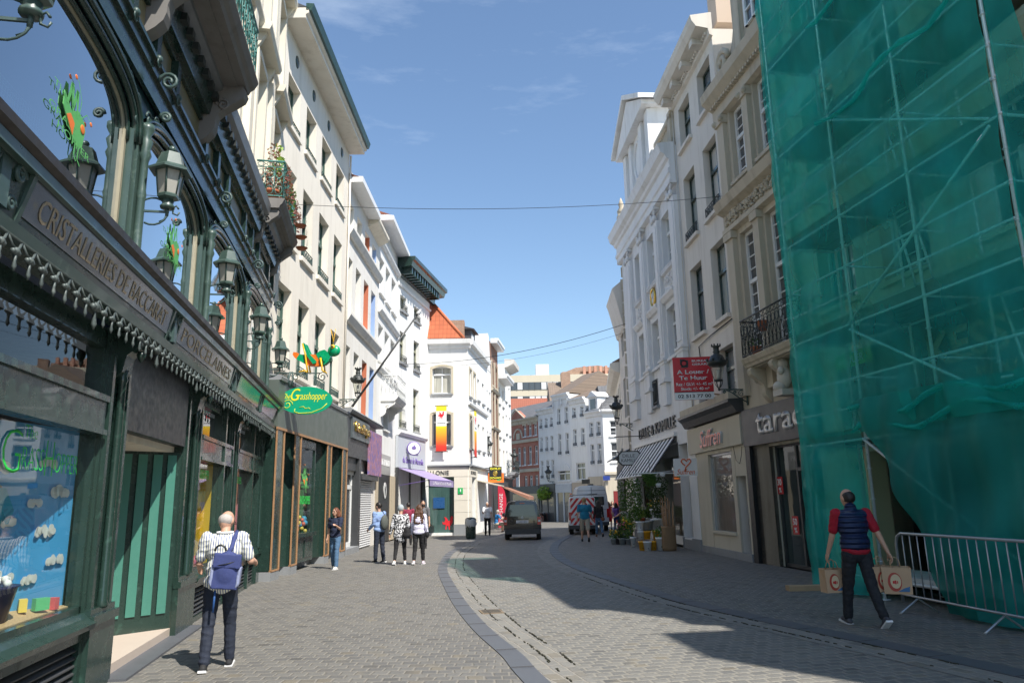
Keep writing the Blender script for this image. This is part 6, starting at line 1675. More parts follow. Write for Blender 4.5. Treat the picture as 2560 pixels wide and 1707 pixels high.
p = at(1688, 1000, 21.3); p2 = at(1777, 892, 21.3)
ls = flat_sign('letting_sign', ((p.x + p2.x) / 2, 21.3, p.z), p2.x - p.x, p2.z - p.z, RAD(-5), paint('sign_red', (.55, .01, .02), .4, var=.04), 'red and white to-let board with a phone number projecting from the beige house')
W_, Hh = p2.x - p.x, p2.z - p.z
MB().box(-W_ / 2, W_ / 2, -.035, -.03, 0, Hh * .17).build('white_strip', M_WHT, ls); MB().box(-W_ / 2, W_ / 2, -.036, -.03, Hh * .17, Hh * .185).build('black_line', M_BLACKP, ls)
for s, z, w, h, x in (('02 513 77 00', .045, .84, .08, 0), ('Stock: +/- 40 m²', .22, .72, .07, .03), ('Rez / GLV: +/- 45 m²', .325, .93, .075, .02), ('Te Huur', .46, .72, .1, .0), ('A Louer /', .6, .82, .1, 0), ('BUREAU', .88, .46, .05, .22), ('GERARD', .8, .46, .05, .22)):
    text(s, M_BLACKP if z < .1 else M_WHT, ls, x * W_, -.036, z * Hh, width=w * W_, height=h * Hh, extrude=.002, align='CENTER', bold=.02)
q = MB(); q.tube([(-.24 + .09 * math.cos(a), -.038, Hh * .86 + .09 * math.sin(a)) for a in [i * math.pi / 8 for i in range(16)]], .025, 4, closed=True); q.box(-.35, -.3, -.045, -.03, Hh * .86, Hh * .96); q.box(-.17, -.12, -.045, -.03, Hh * .78, Hh * .93); q.box(-.33, -.13, -.045, -.03, Hh * .755, Hh * .785); q.build('monogram', M_BLACKP, ls)
MB().tube([(W_ / 2, 0, .15), (W_ / 2 + .6, .3, .1)], .025, 5).build('arm', M_WOOD, ls)
p = at(1686, 1190, 23.8); p2 = at(1741, 1145, 23.8)
hs_ = flat_sign('heart_sign', ((p.x + p2.x) / 2, 23.8, p.z), p2.x - p.x, p2.z - p.z, RAD(-4), M_WHT, 'small white projecting sign with an orange heart ribbon, beside the striped awning')
M_ORR = paint('orange_ribbon', (.7, .13, .02), .4); q = MB(); q.tube([(.02 + x * 1.0, -.04, .36 + z) for x, z in ((-.02, -.22), (-.02, -.1), (.1, .02), (.16, .1), (.12, .17), (.05, .16), (.02, .1), (-.03, .16), (-.1, .17), (-.15, .1), (-.1, .02), (-.03, -.03))], .022, 5); q.build('ribbon_heart', M_ORR, hs_); text('Suffren', M_ORR, hs_, -.28, -.035, .05, width=.56, height=.17, extrude=.002, shear=.3)
MB().tube([(-.35, 0, .1), (-1.7, .0, .12)], .02, 5).build('arm', M_WHITEPAINT, hs_)
p = at(1575, 1145, 31); os_ = thing('octagonal_sign', p, RAD(-8), 'dark framed octagonal shop sign hanging under the small canopy beyond the awning', 'sign')
oc = [(.5 * x, .3 * z) for x, z in ((-1, -.5), (-.7, -1), (.7, -1), (1, -.5), (1, .5), (.7, 1), (-.7, 1), (-1, .5))]; MB().prism(oc, 'y', -.03, .03).build('frame', M_BLACKP, os_); MB().prism([(x * .88, z * .85) for x, z in oc], 'y', -.035, .035).build('panel', paint('pale_board', (.5, .52, .52), .5), os_)
text('DILLE', M_BLACKP, os_, -.3, -.036, .04, width=.5, height=.13, extrude=.002); text('KAMILLE', M_BLACKP, os_, -.36, -.036, -.15, width=.68, height=.13, extrude=.002); MB().tube([(-.6, 0, .9), (1.0, 0, .9)], .02, 5).tube([(0, 0, .3), (0, 0, .9)], .01, 4).build('arm', M_IRON, os_)
q = MB(); q.add([(0, 0, 0), (0, 2.2, 0), (-1.3, 2.2, -.75), (-1.3, 0, -.75), (0, 0, -.06), (0, 2.2, -.06), (-1.3, 2.2, -.81), (-1.3, 0, -.81)], [(0, 1, 2, 3), (7, 6, 5, 4), (0, 3, 7, 4), (3, 2, 6, 7), (1, 5, 6, 2)]); t = tag(q.build('dark_canopy', M_BLACKP), 'small dark sloping canopy beyond the striped awning', 'canopy'); t.location = at(1600, 1105, 34.5)


# =================================================================== FAR END OF THE STREET
SW = Site((-1.0, 73.5), (7.29, 60.3)); GZF = -.2


def row_house(name, u0, u1, ztop, mat, wins, label, shop=3.2, roof=None, cornice=None, fm=None, arch=0, rev=.2, smat=None, guards=True):
    t = thing(name, SW.w(u0, 0, 0), SW.a, label, 'building'); L = u1 - u0
    hol = [(a - u0, b - u0, z0, z1) + ((arch,) if arch else ()) for a, b, z0, z1 in wins]
    wall_mesh(L, -.3, ztop, hol, 9, rev).build('wall', mat, t)
    for h in hol: window(t, *h[:4], rev=rev - .02, fm=fm or M_WHITEPAINT, pm=M_DPANE, transom=.3, sill=M_COOLW, so=.07, sh=.08, ft=.07, guard=M_IRON if guards and h[3] - h[2] < 2 and h[1] - h[0] < .8 else None, rail_h=.25)
    if shop:
        q = MB(); q.box(.05, L - .05, -.1, 0, shop - .7, shop); q.box(.05, .3, -.08, 0, -.3, shop - .7); q.box(L - .3, L - .05, -.08, 0, -.3, shop - .7); q.box(L * .45, L * .52, -.06, 0, -.3, shop - .7); f = q.build('shopfront', smat or M_GREYP, t)
        MB().quad((.3, -.02, -.2), (L - .3, -.02, -.2), (L - .3, -.02, shop - .7), (.3, -.02, shop - .7)).build('shop_pane', M_DPANE, f)
    band(t, 'cornice', 0, L, [(0, ztop - .4), (.1, ztop - .35), (.16, ztop - .15), (.32, ztop), (.32, ztop + .12), (0, ztop + .15)], cornice or M_COOLW)
    if roof: MB().prism([(-.25, ztop + .12), (roof[0], ztop + roof[1]), (9, ztop + roof[2])], 'x', 0, L).build('roof', roof[3], t)
    return t


GT = tiles('grey_brown_tiles', (.2, .16, .12), (.27, .2, .15)); GSL = tiles('grey_slates', (.2, .2, .2), (.15, .15, .155), .3, .25)
t = row_house('red_brick_house', -4.5, 6.15, 9.2, M_RBRK, [(a, a + .55, z0, z1) for a in (3.55, 4.45, 5.35) for z0, z1 in ((7.6, 8.65), (2.95 + .0, 3.95))] + [(a, a + .55, 4.95, 6.65) for a in (-2, -.8, .6, 1.6, 2.5, 3.4, 4.4, 5.4)], 'red brick house with stone bands, small pediment and blind arch', 3.0, (4, 2.2, 0, GSL), M_OLDSTONE, guards=False)
for zc in (4.3, 7.05): band(t, 'stone_band', 0, 10.65, [(0, zc), (.12, zc), (.16, zc + .25), (0, zc + .3)], M_OLDSTONE)
o = 4.5
q = MB(); q.prism([(o + 1.2, 9.3), (o + 4.1, 9.3), (o + 2.7, 10.2)], 'y', -.2, .3); q.build('pediment', M_RBRK, t); q = MB(); q.tube([(o + 1.1, -.25, 9.3), (o + 2.7, -.25, 10.3), (o + 4.2, -.25, 9.3)], .09, 4); q.tube([(o + 2.7 + .75 * math.cos(a), -.03, 7.5 + .9 * math.sin(a)) for a in [i * math.pi / 12 for i in range(13)]], .09, 5); q.box(o + 2.4, o + 3, -.06, 0, 7.4, 8); q.build('stone_trim', M_OLDSTONE, t)
q = MB()
for a in (3.55, 4.45, 5.35): q.box(a + o - .08, a + o + .63, -.03, 0, 8.65, 8.85)
q.build('lintel', M_OLDSTONE, t)
row_house('white_row_house', 6.15, 8.68, 9.75, M_COOLW, [(a, a + .42, z0, z1) for a in (6.42, 7.28, 8.1) for z0, z1 in ((8.1, 8.98), (6.0, 7.32), (3.6, 5.2))], 'plain white three bay house next to the red brick house, far end', 3.1, (3.5, 1.9, 0, GSL), smat=M_GREYP)
t = row_house('white_row_house', 8.68, 11.14, 10.75, M_COOLW, [(a, a + .5, z0, z1) for a in (9.22, 10.35) for z0, z1 in ((8.2, 9.65), (5.55, 7.4))] + [(9.1, 10.85, 3.3, 4.2)], 'tall white house with scrolled cornice and an arched first floor window, far end', 3.0, (3.5, 2.3, 0, GT), smat=M_LILACG)
q = MB(); q.prism([(.42 + .875 + .95 * math.cos(a), 4.15 + .6 * math.sin(a)) for a in [i * math.pi / 12 for i in range(13)]], 'y', -.06, 0); q.build('arch_panel', M_COOLW, t)
q = MB()
for x in (.15, 1.1, 1.35, 2.3): q.tube([(x, -.12 - .1 * k / 6, 10.5 - .25 * k / 6 * 3) for k in range(7)], .05, 5); q.ball((x, -.15, 10.0), (.08, .1, .16))
q.build('cornice_scroll', M_COOLW, t)
t = row_house('white_row_house', 11.14, 13.38, 10.1, M_BRIGHT, [(a, a + .5, z0, z1) for a in (11.5, 12.6) for z0, z1 in ((8.55, 9.45), (6.15, 7.6))] + [(11.75, 13.0, 3.3, 4.7)], 'white two bay house above the pale stone shop, far end', 3.1, (3.5, 1.6, 0, GT), smat=plaster('travertine', (.5, .42, .33), .3))
text('Hunkemoller', M_BLACKP, t, .4, -.11, 2.45, width=1.2, height=.2, extrude=.01)
t = row_house('white_row_house', 13.38, 15.56, 8.75, M_COOLW, [(a, a + .5, z0, z1) for a in (13.8, 14.75) for z0, z1 in ((6.75, 7.95), (4.5, 6.15))], 'lower white house with a dormer in its steep slate roof, far end corner', 3.5, None, smat=M_OLDSTONE)
q = MB(); q.prism([(-.2, 8.85), (2.4, 11.4), (6, 11.4), (6, 8.85)], 'x', 0, 2.2); q.build('slate_roof', GSL, t)
q = MB(); q.box(.55, 1.75, -.1, 2, 8.85, 10.0); q.prism([(.4, 10.0), (1.9, 10.0), (1.15, 10.5)], 'y', -.25, 2); d = q.build('dormer', M_COOLW, t); MB().box(.8, 1.5, -.13, -.1, 9.0, 9.85).build('dormer_window', M_DPANE, d)
SK = Site((7.29, 60.3), (14, 60.3)); t = thing('bright_corner_building', SK.p0, 0, 'sunlit white corner building with cross-barred windows at the far right end', 'building')
hol = [(a, a + 1.05, z0, z1) for a in (.55, 2.6) for z0, z1 in ((6.7, 7.95), (4.6, 6.2))]
wall_mesh(6.7, -.3, 8.7, hol, 6, .2).build('wall', M_BRIGHT, t)
for h in hol: window(t, *h, rev=.18, pm=M_DPANE, cols=2, rows=2, transom=.45, ft=.09, sill=M_COOLW)
band(t, 'cornice', -.1, 6.7, [(0, 8.5), (.3, 8.7), (.3, 8.85), (0, 8.9)], M_COOLW); band(t, 'band', -.05, 6.7, [(0, 3.6), (.2, 3.6), (.2, 3.8), (0, 3.9)], M_OLDSTONE)
MB().prism([(-.2, 8.85), (2.6, 11.2), (6, 11.2), (6, 8.85)], 'x', 0, 6.7).build('roof', GSL, t)
q = MB(); q.box(0, 6.7, -.06, 0, -.3, 3.55); f = q.build('shopfront', M_OLDSTONE, t); MB().box(.6, 1.3, -.08, 0, -.2, 2.3).build('red_door', paint('dark_red_door', (.2, .02, .02), .5), t)
for i, (x, z, w, c, lb) in enumerate(((-1.9, 2.9, 1.0, M_BLACKP, 'black'), (-.2, 3.15, .55, paint('street_blue', (.02, .05, .25), .5), 'blue'))):
    s_ = thing('shop_sign', SK.w(x, .25, z), SW.a if i == 0 else 0, lb + ' plate sign on the far corner building front', 'sign'); MB().box(0, w, -.03, .03, 0, .35).build('plate', c, s_)
# office block and the roofscape behind
OF = thing('office_block', (-30, 110, 0), 0, 'long beige office block with ribbon windows rising behind the far houses', 'building')
M_OFB = plaster('beige_concrete', (.62, .55, .42), .15)
q = MB(); q.box(0, 52, 0, 14, -.3, 20.2); q.build('wall', M_OFB, OF)
for z in (17.95, 15.85, 13.2):
    f = MB().box(0, 52, -.06, 0, z, z + 1.15); fo_ = f.build('ribbon_window', M_DPANE, OF); q = MB(); c = MB(); rr = random.Random(int(z))
    for k in range(58):
        q.box(k * .9, k * .9 + .08, -.12, -.05, z, z + 1.15)
        if rr.random() < .6: c.box(k * .9 + .1, k * .9 + .85, -.08, -.061, z + .05, z + 1.1)
    q.build('mullion', M_GREYP, fo_); c.build('white_blind', M_COOLW, fo_)
q = MB(); q.box(33.6, 35.6, 2, 5, 20.2, 22.2); q.build('lift_housing', M_COOLW, OF)
q = MB(); q.box(37.8, 48, 4, 12, 20.2, 21.3); q.prism([(38, 21.3), (40, 22.1), (43.5, 22.4), (46, 21.9), (48, 21.4)], 'y', 5, 12); bb = q.build('brick_penthouse', M_BRK, OF)
q = MB()
for k in range(8): q.box(41 + k * .85, 41.4 + k * .85, 3.2, 4, 20.2, 22.0)
q.build('chimney_stack', brick('orange_brick', (.5, .2, .12), (.55, .26, .17), (.5, .42, .35)), OF)
for i, (x0, x1, y, z0, z1, zt, mt, lb) in enumerate(((-3, 6, 84, 0, 11.2, 13.6, tiles('red_tiles', (.4, .13, .08), (.35, .12, .07)), 'red tiled house roof seen below the office block windows'), (4, 12, 76, 0, 11.5, 14.2, GT, 'weathered brown tiled roof behind the tall white far house'), (9, 20, 72, 0, 10.9, 14.0, GT, 'large brown tiled roof behind the far corner'))):
    t = thing('back_house', (x0, y, 0), 0, lb, 'building', None); MB().box(0, x1 - x0, 0, 7, z0 - .3, z1).build('wall', M_BRK, t); MB().prism([(-.3, z1), (3.5, zt), (7.3, z1)], 'x', -.2, x1 - x0 + .2).build('roof', mt, t)
    MB().box(1.2, 2.2, 2.4, 3.3, z1, zt + .9).build('chimney', M_BRK, t)

# =================================================================== STREET LANTERNS (ornate, crowned)
def street_lantern():
    t = thing('street_lantern', (0, 0, 0), 0, 'x', 'street lamp', 'crowned street lanterns on wall brackets')
    MB().lathe([(.13, .0), (.24, .5)], (0, 0, 0), 14, True, cap=False).build('globe_glass', clear_glass('lantern_glass', (.8, .8, .76), 1.5), t)
    MB().lathe([(.03, .05), (.06, .12), (.06, .34), (.03, .38)], (0, 0, 0), 8).build('lamp_bulb', M_WHT, t)
    q = MB()
    q.lathe([(.25, .49), (.33, .56), (.36, .66), (.3, .66), (.27, .72), (.2, .86), (.12, .9), (.1, .95), (.13, .99), (.1, 1.03), (.1, 1.14), (.15, 1.18), (.13, 1.2)], (0, 0, 0), 14)
    for k in range(8):
        a = k * math.pi / 4; q.ball((.35 * math.cos(a), .35 * math.sin(a), .7), (.045, .045, .07), 6, 4); q.ball((.15 * math.cos(a), .15 * math.sin(a), 1.22), (.03, .03, .05), 5, 4)
    q.build('crown_hood', M_IRON, t)
    q = MB(); q.lathe([(.14, -.03), (.16, 0), (.14, .03)], (0, 0, 0), 14)
    for k in range(6):
        a = k * math.pi / 3; q.tube([(.13 * math.cos(a), .13 * math.sin(a), -.02), (.12 * math.cos(a), .12 * math.sin(a), -.12), (.05 * math.cos(a), .05 * math.sin(a), -.24), (0, 0, -.27)], .013, 5)
    for k in range(3): a = k * 2 * math.pi / 3; q.tube([(.135 * math.cos(a), .135 * math.sin(a), 0), (.25 * math.cos(a), .25 * math.sin(a), .5)], .01, 4)
    q.lathe([(.02, -.36), (.05, -.33), (.04, -.27)], (0, 0, 0), 8); q.build('cage', M_IRON, t)
    q = MB(); q.box(-.02, .02, -.02, 1.0, -.33, -.29); q.box(-.03, .03, .96, 1.0, -.85, .05)
    q.tube([(0, .25, -.33), (0, .45, -.42), (0, .7, -.6), (0, .97, -.75)], .022, 5)
    for y, z, r in ((.18, -.4, .06), (.78, -.45, .12), (.55, -.41, .06)): q.tube([(0, a, b_) for a, b_ in chain_curve(r, 1.5, (y, z))], .016, 4)
    q.build('scroll_bracket', M_GIRON, t)
    return t


LL = [(SB.w(7.0, .72, 5.3), SB.a, .8, 'crowned street lantern on the cream house beside the grasshopper sign'), (ST.w(.3, .8, 4.72), ST.a, .92, 'crowned street lantern just right of the red to-let board'),
      (at(1542, 1045, 33.2), SD.a, .95, 'crowned street lantern above the octagonal shop sign, right side'), (at(1549, 1165, 44), SD.a, .8, 'small street lantern partly hidden behind the striped awning edge'),
      (at(1221, 1130, 50), SIDE6.a, 1.0, 'crowned street lantern above the gold exchange sign'), (at(1286, 1155, 60), SIDE6.a, 1.0, 'crowned street lantern on the last white house of the left row'), (at(1371, 1195, 66), SW.a, 1.0, 'dark street lantern in front of the far white row')]
l0 = street_lantern()
for i, (p, a, s, lb) in enumerate(LL):
    o = l0 if i == 0 else copy_tree(l0); o.location = p; o.rotation_euler = (0, 0, a); o.scale = (s * .85,) * 3; o['label'] = lb

# flagpole
fp_ = thing('flagpole', SB.w(9.05, .1, 5.1), SB.a, 'dark bare flagpole with a white spear tip leaning out from the coloured reveal house', 'flagpole')
MB().tube([(0, 0, 0), (.25, -2.3, 3.45)], [.045, .03], 8).build('pole', M_GREYP, fp_); q = MB(); q.lathe([(.03, 0), (.09, .03), (.05, .12), (.005, .26)], (0, 0, 0), 8); o = q.build('tip', M_WHT, fp_); o.location = (.25, -2.3, 3.45); o.rotation_euler = (RAD(34), 0, 0)

# =================================================================== GRASSHOPPER SIGN
GY = 17.95
gp = at(765, 1001, GY); HS = (832 - 700) / 1842 * GY / 2
gs_ = thing('oval_shop_sign', gp, RAD(3), 'green oval hanging shop sign with yellow script', 'sign')
M_SG = paint('sign_emerald', (.0, .33, .17), .35, var=.04, bmp=0); M_YL = paint('sign_yellow', (.8, .75, .02), .4, var=.03)
a_, b_ = HS, HS * .53
q = MB().prism([(a_ * math.cos(t), b_ * math.sin(t)) for t in [i * math.pi / 24 for i in range(48)]], 'y', -.03, .03); q.build('board', M_SG, gs_)
text('The', M_YL, gs_, -a_ * .88, -.033, b_ * .12, width=.2, height=.13, extrude=.003, shear=.5); text('G', M_YL, gs_, -a_ * .56, -.033, -b_ * .02, width=.22, height=.3, extrude=.003, shear=.35); text('rasshopper', M_YL, gs_, -a_ * .3, -.033, -b_ * .12, width=a_ * 1.1, height=.24, extrude=.003, shear=.35)
q = MB(); q.tube([(x, -.034, z) for x, z in chain_curve(.13, 1.5, (-a_ * .68, -b_ * .3))], .008, 4); q.tube([(-.25, -.034, -.2), (-.27, -.034, -.27), (-.15, -.034, -.315), (.15, -.034, -.3), (.4, -.034, -.2), (.52, -.034, -.08)], .008, 4); q.tube([(-.15, -.034, -.17), (-.05, -.034, -.15), (0, -.034, -.2), (.08, -.034, -.18), (.12, -.034, -.22)], .006, 4); q.build('flourish', M_YL, gs_)
br = thing('sign_bracket', at(640, 931, GY), 0, 'long green iron bracket carrying the oval sign and the grasshopper', 'bracket')
pL, pR = at(640, 931, GY), at(800, 937, GY); ln = pR.x - pL.x
q = MB(); q.tube([(-.3, 0, .0), (ln, 0, -.05)], .016, 6); zc = -.03
q.tube([(ln + x, 0, z) for x, z in chain_curve(.13, 1.6, (.06, -.14))], .012, 4)
for x in (-.2, .72, 1.0): q.tube([(x + a, 0, z) for a, z in chain_curve(.1, 1.4, (0, -.13), -1 if x == .72 else 1)], .012, 4)
q.tube([(.85, 0, 0), (.8, 0, -.2), (.86, 0, -.4)], .03, 5); q.tube([(.9, 0, 0), (.93, 0, -.2), (.88, 0, -.4)], .02, 5)
for x in (gp.x - pL.x - .38, gp.x - pL.x + .42):
    for k in range(5): q.tube([(x + .014 * math.cos(a), .0, -.1 - k * .055 - .03 + .026 * math.sin(a)) for a in [i * math.pi / 3 for i in range(6)]], .005, 3, closed=True)
q.build('iron_bar', M_GIRON, br)
gh = thing('grasshopper_figure', at(795, 905, GY), RAD(-4), 'painted wooden grasshopper figure in green and orange standing on the sign bracket', 'figure')
K_ = GY / 1842 / 6.03   # metres per pixel of the enlarged study
def gpt(x, z, y=0): return ((x - 570) * K_, y, (512 - z) * K_)
def gpoly(pts): return [((x - 570) * K_, (512 - z) * K_) for x, z in pts]
M_GR = paint('toy_emerald', (.0, .33, .13), .3, var=.05, coat=.4); M_OR = paint('toy_orange', (.85, .18, .02), .35, var=.05, coat=.4); M_YE = paint('toy_yellow', (.9, .5, .01), .35, var=.05, coat=.4)
q = MB(); q.prism(gpoly([(240, 460), (285, 385), (380, 400), (385, 545)]), 'y', -.07, .07); q.prism(gpoly([(550, 400), (600, 350), (680, 330), (730, 370), (775, 450), (750, 510), (690, 560), (620, 575), (600, 480)]), 'y', -.08, .08); q.build('body', M_GR, gh)
q = MB(); q.prism(gpoly([(240, 460), (285, 385), (240, 355), (190, 350), (178, 385), (205, 430)]), 'y', -.06, .06); q.prism(gpoly([(385, 545), (380, 400), (480, 398), (550, 400), (600, 480), (620, 575), (560, 582), (460, 575)]), 'y', -.072, .072); q.build('belly', M_OR, gh)
q = MB(); q.ball(gpt(815, 345), (100 * K_, .1, 90 * K_), 16, 12); q.build('head', M_GR, gh)
q = MB(); q.ball(gpt(812, 290, -.09), (34 * K_, .04, 34 * K_), 12, 8); e_ = q.build('eye', M_YE, gh); MB().ball(gpt(808, 292, -.13), (17 * K_, .02, 17 * K_), 10, 6).build('pupil', M_BLACKP, e_)
q = MB(); q.prism(gpoly([(350, 218), (372, 225), (460, 400), (567, 510), (560, 540), (515, 552), (420, 430)]), 'y', -.12, -.075); q.prism(gpoly([(350, 218), (372, 225), (460, 400), (567, 510), (560, 540), (515, 552), (420, 430)]), 'y', .075, .12); q.prism(gpoly([(620, 420), (640, 415), (718, 470), (700, 515), (680, 512)]), 'y', -.12, -.08); q.build('hind_leg', M_GR, gh)
q = MB()
for y in (-.1, .1): q.tube([gpt(340, 225, y), gpt(388, 400, y), gpt(410, 540, y), gpt(438, 680, y)], .022, 6); q.tube([gpt(438, 680, y), gpt(390, 650, y), gpt(300, 668, y)], .02, 6); q.tube([gpt(628, 460, y), gpt(655, 600, y), gpt(662, 650, y), gpt(695, 685, y)], [.03, .02, .024, .015], 6)
q.tube([gpt(805, 250), gpt(790, 130), gpt(750, 0)], .008, 4); q.tube([gpt(800, 250), gpt(812, 130), gpt(828, 0)], .008, 4); q.build('leg', M_YE, gh)

# =================================================================== SMALL SIGNS, LEFT FAR SIDE
p = at(1226, 1199, 47.5); p2 = at(1251, 1174, 47.5)
ge = thing('gold_exchange_sign', ((p.x + p2.x) / 2, 47.5, p.z), 0, 'square black sign with yellow letters and a gold coin, hung above the terrace', 'sign'); w_ = p2.x - p.x + .15; h_ = p2.z - p.z + .2
MB().box(-w_ / 2, w_ / 2, -.03, .03, 0, h_).build('board', M_BLACKP, ge); q = MB().ball((0, -.03, h_ * .48), (h_ * .2, .02, h_ * .2), 16, 8); q.build('gold_coin', M_GOLD, ge); text('GOLD', M_YL, ge, 0, -.035, h_ * .76, width=w_ * .85, height=h_ * .17, extrude=.002, align='CENTER', bold=.03); text('EXCHANGE', M_YL, ge, 0, -.035, h_ * .05, width=w_ * .9, height=h_ * .16, extrude=.002, align='CENTER', bold=.02)
MB().tube([(-1.6, .1, h_ * .9), (w_ / 2, 0, h_ * .9)], .03, 5).build('arm', M_IRON, ge)
p = at(1221, 1206, 48.5); oc_ = thing('orange_shop_sign', p, 0, 'orange and green box sign behind the black gold exchange sign', 'sign'); MB().box(0, 1.0, -.05, .05, 0, .6).build('box', M_ORANGEL, oc_); MB().box(.55, .8, -.06, -.05, .1, .5).build('green_panel', M_LIME, oc_)
p = ground(1255, 1322); ff = thing('feather_flag', (p.x, p.y, p.z), 0, 'tall red feather flag with white letters reading change, left of the dark van', 'flag')
P = [(0, .1), (.62, .1), (.72, 1.2), (.7, 2.4), (.55, 3.05), (.25, 3.45), (0, 3.55)]; MB().prism([(-x + .3, z) for x, z in P][::-1], 'y', -.012, .012).build('flag_cloth', paint('flag_red', (.55, .02, .05), .6, var=.15), ff).rotation_euler = (0, 0, math.pi)
text('EXCHANGE', M_WHT, ff, .1, -.02, .5, width=2.3, height=.28, extrude=.002, align='LEFT').rotation_euler = (0, RAD(-90), 0); MB().tube([(-.31, 0, 0), (-.31, 0, 3.5), (-.1, 0, 3.62)], .02, 5).build('pole', M_IRON, ff); MB().box(-.5, .1, -.25, .25, 0, .05).build('base', M_GREYP, ff); ff.scale = (.8, .8, .84)
t = thing('white_awning', SIDE6.w(2.9, 0, 2.95), th, 'small dirty white folding awning over the terrace behind the corner house', 'awning'); q = MB(); q.add([(0, 0, 0), (3.4, 0, 0), (3.4, -1.2, -.3), (0, -1.2, -.3), (0, 0, -.05), (3.4, 0, -.05), (3.4, -1.2, -.35), (0, -1.2, -.35)], [(0, 1, 2, 3), (7, 6, 5, 4), (0, 3, 7, 4), (3, 2, 6, 7), (1, 5, 6, 2)]); q.build('canopy', M_OLDSTONE, t)
t = thing('terracotta_awning', SIDE6.w(14.0, 0, 2.75), th, 'terracotta coloured awning at the far end of the left row', 'awning'); q = MB(); q.add([(0, 0, 0), (4, 0, 0), (4, -2.0, -.75), (0, -2.0, -.75), (0, 0, -.05), (4, 0, -.05), (4, -2.0, -1.0), (0, -2.0, -1.0)], [(0, 1, 2, 3), (7, 6, 5, 4), (0, 3, 7, 4), (3, 2, 6, 7), (1, 5, 6, 2)]); q.build('canopy', paint('terracotta_canvas', (.3, .15, .1), .8), t)
t = thing('white_vertical_banner', at(1291, 1217, 66), SW.a, 'narrow white vertical banner in front of the red brick house', 'banner'); MB().box(0, .5, -.02, .02, 0, 1.7).build('cloth', M_COOLW, t); MB().tube([(0, 0, 1.72), (.9, 0, 1.72)], .02, 4).build('pole', M_IRON, t)

# litter bin with plastic bag
bp = ground(1177, 1346); bn = thing('litter_bin', bp, 0, 'dark green ribbed litter bin lined with a clear plastic bag', 'litter bin')
q = MB(); q.lathe([(.2, 0), (.24, .05), (.24, .75), (.22, .8)], (0, 0, 0), 18)
for k in range(18): a = k * math.pi / 9; q.box(.235 * math.cos(a) - .012, .235 * math.cos(a) + .012, .235 * math.sin(a) - .012, .235 * math.sin(a) + .012, .08, .72)
q.lathe([(.23, .9), (.25, .93), (.2, .99), (.05, 1.02)], (0, 0, 0), 18); q.tube([(-.2, 0, .75), (-.2, 0, .95)], .02, 4); q.tube([(.2, 0, .75), (.2, 0, .95)], .02, 4); q.build('body', M_DKGREEN, bn)
q = MB(); n = 16; vs = []
for z, r in ((.93, .26), (.84, .28), (.72, .27), (.58, .25), (.5, .2)):
    for k in range(n): a = k * 2 * math.pi / n; rr = r + .025 * math.sin(k * 3 + z * 20); vs.append((rr * math.cos(a), rr * math.sin(a), z + .03 * math.sin(k * 2)))
q.add(vs, [(i * n + k, i * n + (k + 1) % n, (i + 1) * n + (k + 1) % n, (i + 1) * n + k) for i in range(4) for k in range(n)], True); q.build('plastic_bag', paint('milky_plastic', (.5, .52, .53), .3), bn)

# small street tree in a planter
tp = ground(1372, 1303); tr_ = thing('small_tree', tp, 0, 'small round bright green tree in a planter at the far bend', 'tree')
q = MB(); q.tube([(0, 0, .6), (.03, 0, 1.3), (0, 0, 2.0)], [.07, .05, .04], 7)
for a in (0, 2.1, 4.2): q.tube([(0, 0, 1.7), (.35 * math.cos(a), .35 * math.sin(a), 2.3), (.6 * math.cos(a), .6 * math.sin(a), 2.6)], [.035, .025, .01], 5)
q.build('trunk', M_WOOD, tr_); q = MB(); rng = random.Random(41); leaves(q, (0, 0, 2.5), (1.0, .9, .65), 900, .2, rng); leaves(q, (-.45, 0, 2.25), (.55, .5, .4), 280, .18, rng); leaves(q, (.45, 0, 2.75), (.5, .45, .4), 280, .18, rng); q.build('crown', M_LEAFL, tr_)
for i, x in enumerate((-.9, .25)): t = tag(MB().prism([(-.4, 0), (.4, 0), (.45, .75), (-.45, .75)], 'y', -.4, .4).build('planter', paint('rusty_planter', (.16, .07, .05), .7)), ['rust brown planter left of the small tree trunk', 'rust brown planter under the small tree'][i], 'planter', 'rust brown planters'); t.location = (tp.x + x, tp.y + .3 * i, tp.z)
# bollards far
for i, x in enumerate((1300, 1403, 1418)): p = ground(x, 1303); t = tag(MB().lathe([(.06, 0), (.055, .85), (.07, .9), (.03, .95)], (0, 0, 0), 10).build('bollard', M_IRON), ['dark bollard behind the brown van', 'dark bollard left of the red striped truck', 'dark bollard touching the left edge of the red striped truck'][i], 'bollard', 'bollards at the far bend'); t.location = p
# overhead wires
def wire(name, a, b, sag, lab, r=.008, n=18):
    a, b = Vector(a), Vector(b); pts = [a.lerp(b, k / n) - Vector((0, 0, sag * 4 * (k / n) * (1 - k / n))) for k in range(n + 1)]
    tag(MB().tube(pts, r, 4).build(name, M_BLACKP), lab, 'cable', 'cables across the street')
wire('overhead_cable', SB.w(1.95, 0, 9.9), SS.w(4.25, 0, 10.2), .25, 'upper thin cable crossing the street from the plain cream house to the stone house')
wire('overhead_cable', S5.w(0.6, 0, 8.7), SD.w(2.6, 0, 9.7), .45, 'lower thick cable crossing the street towards the baroque house', .013); wire('overhead_cable', S5.w(0.6, 0, 8.6), SD.w(2.6, 0, 9.3), .5, 'lowest thin cable just under the thick one', .006)


# =================================================================== PEOPLE
from mathutils import noise as NZ


def R3(ax, d): return Matrix.Rotation(RAD(d), 3, ax)


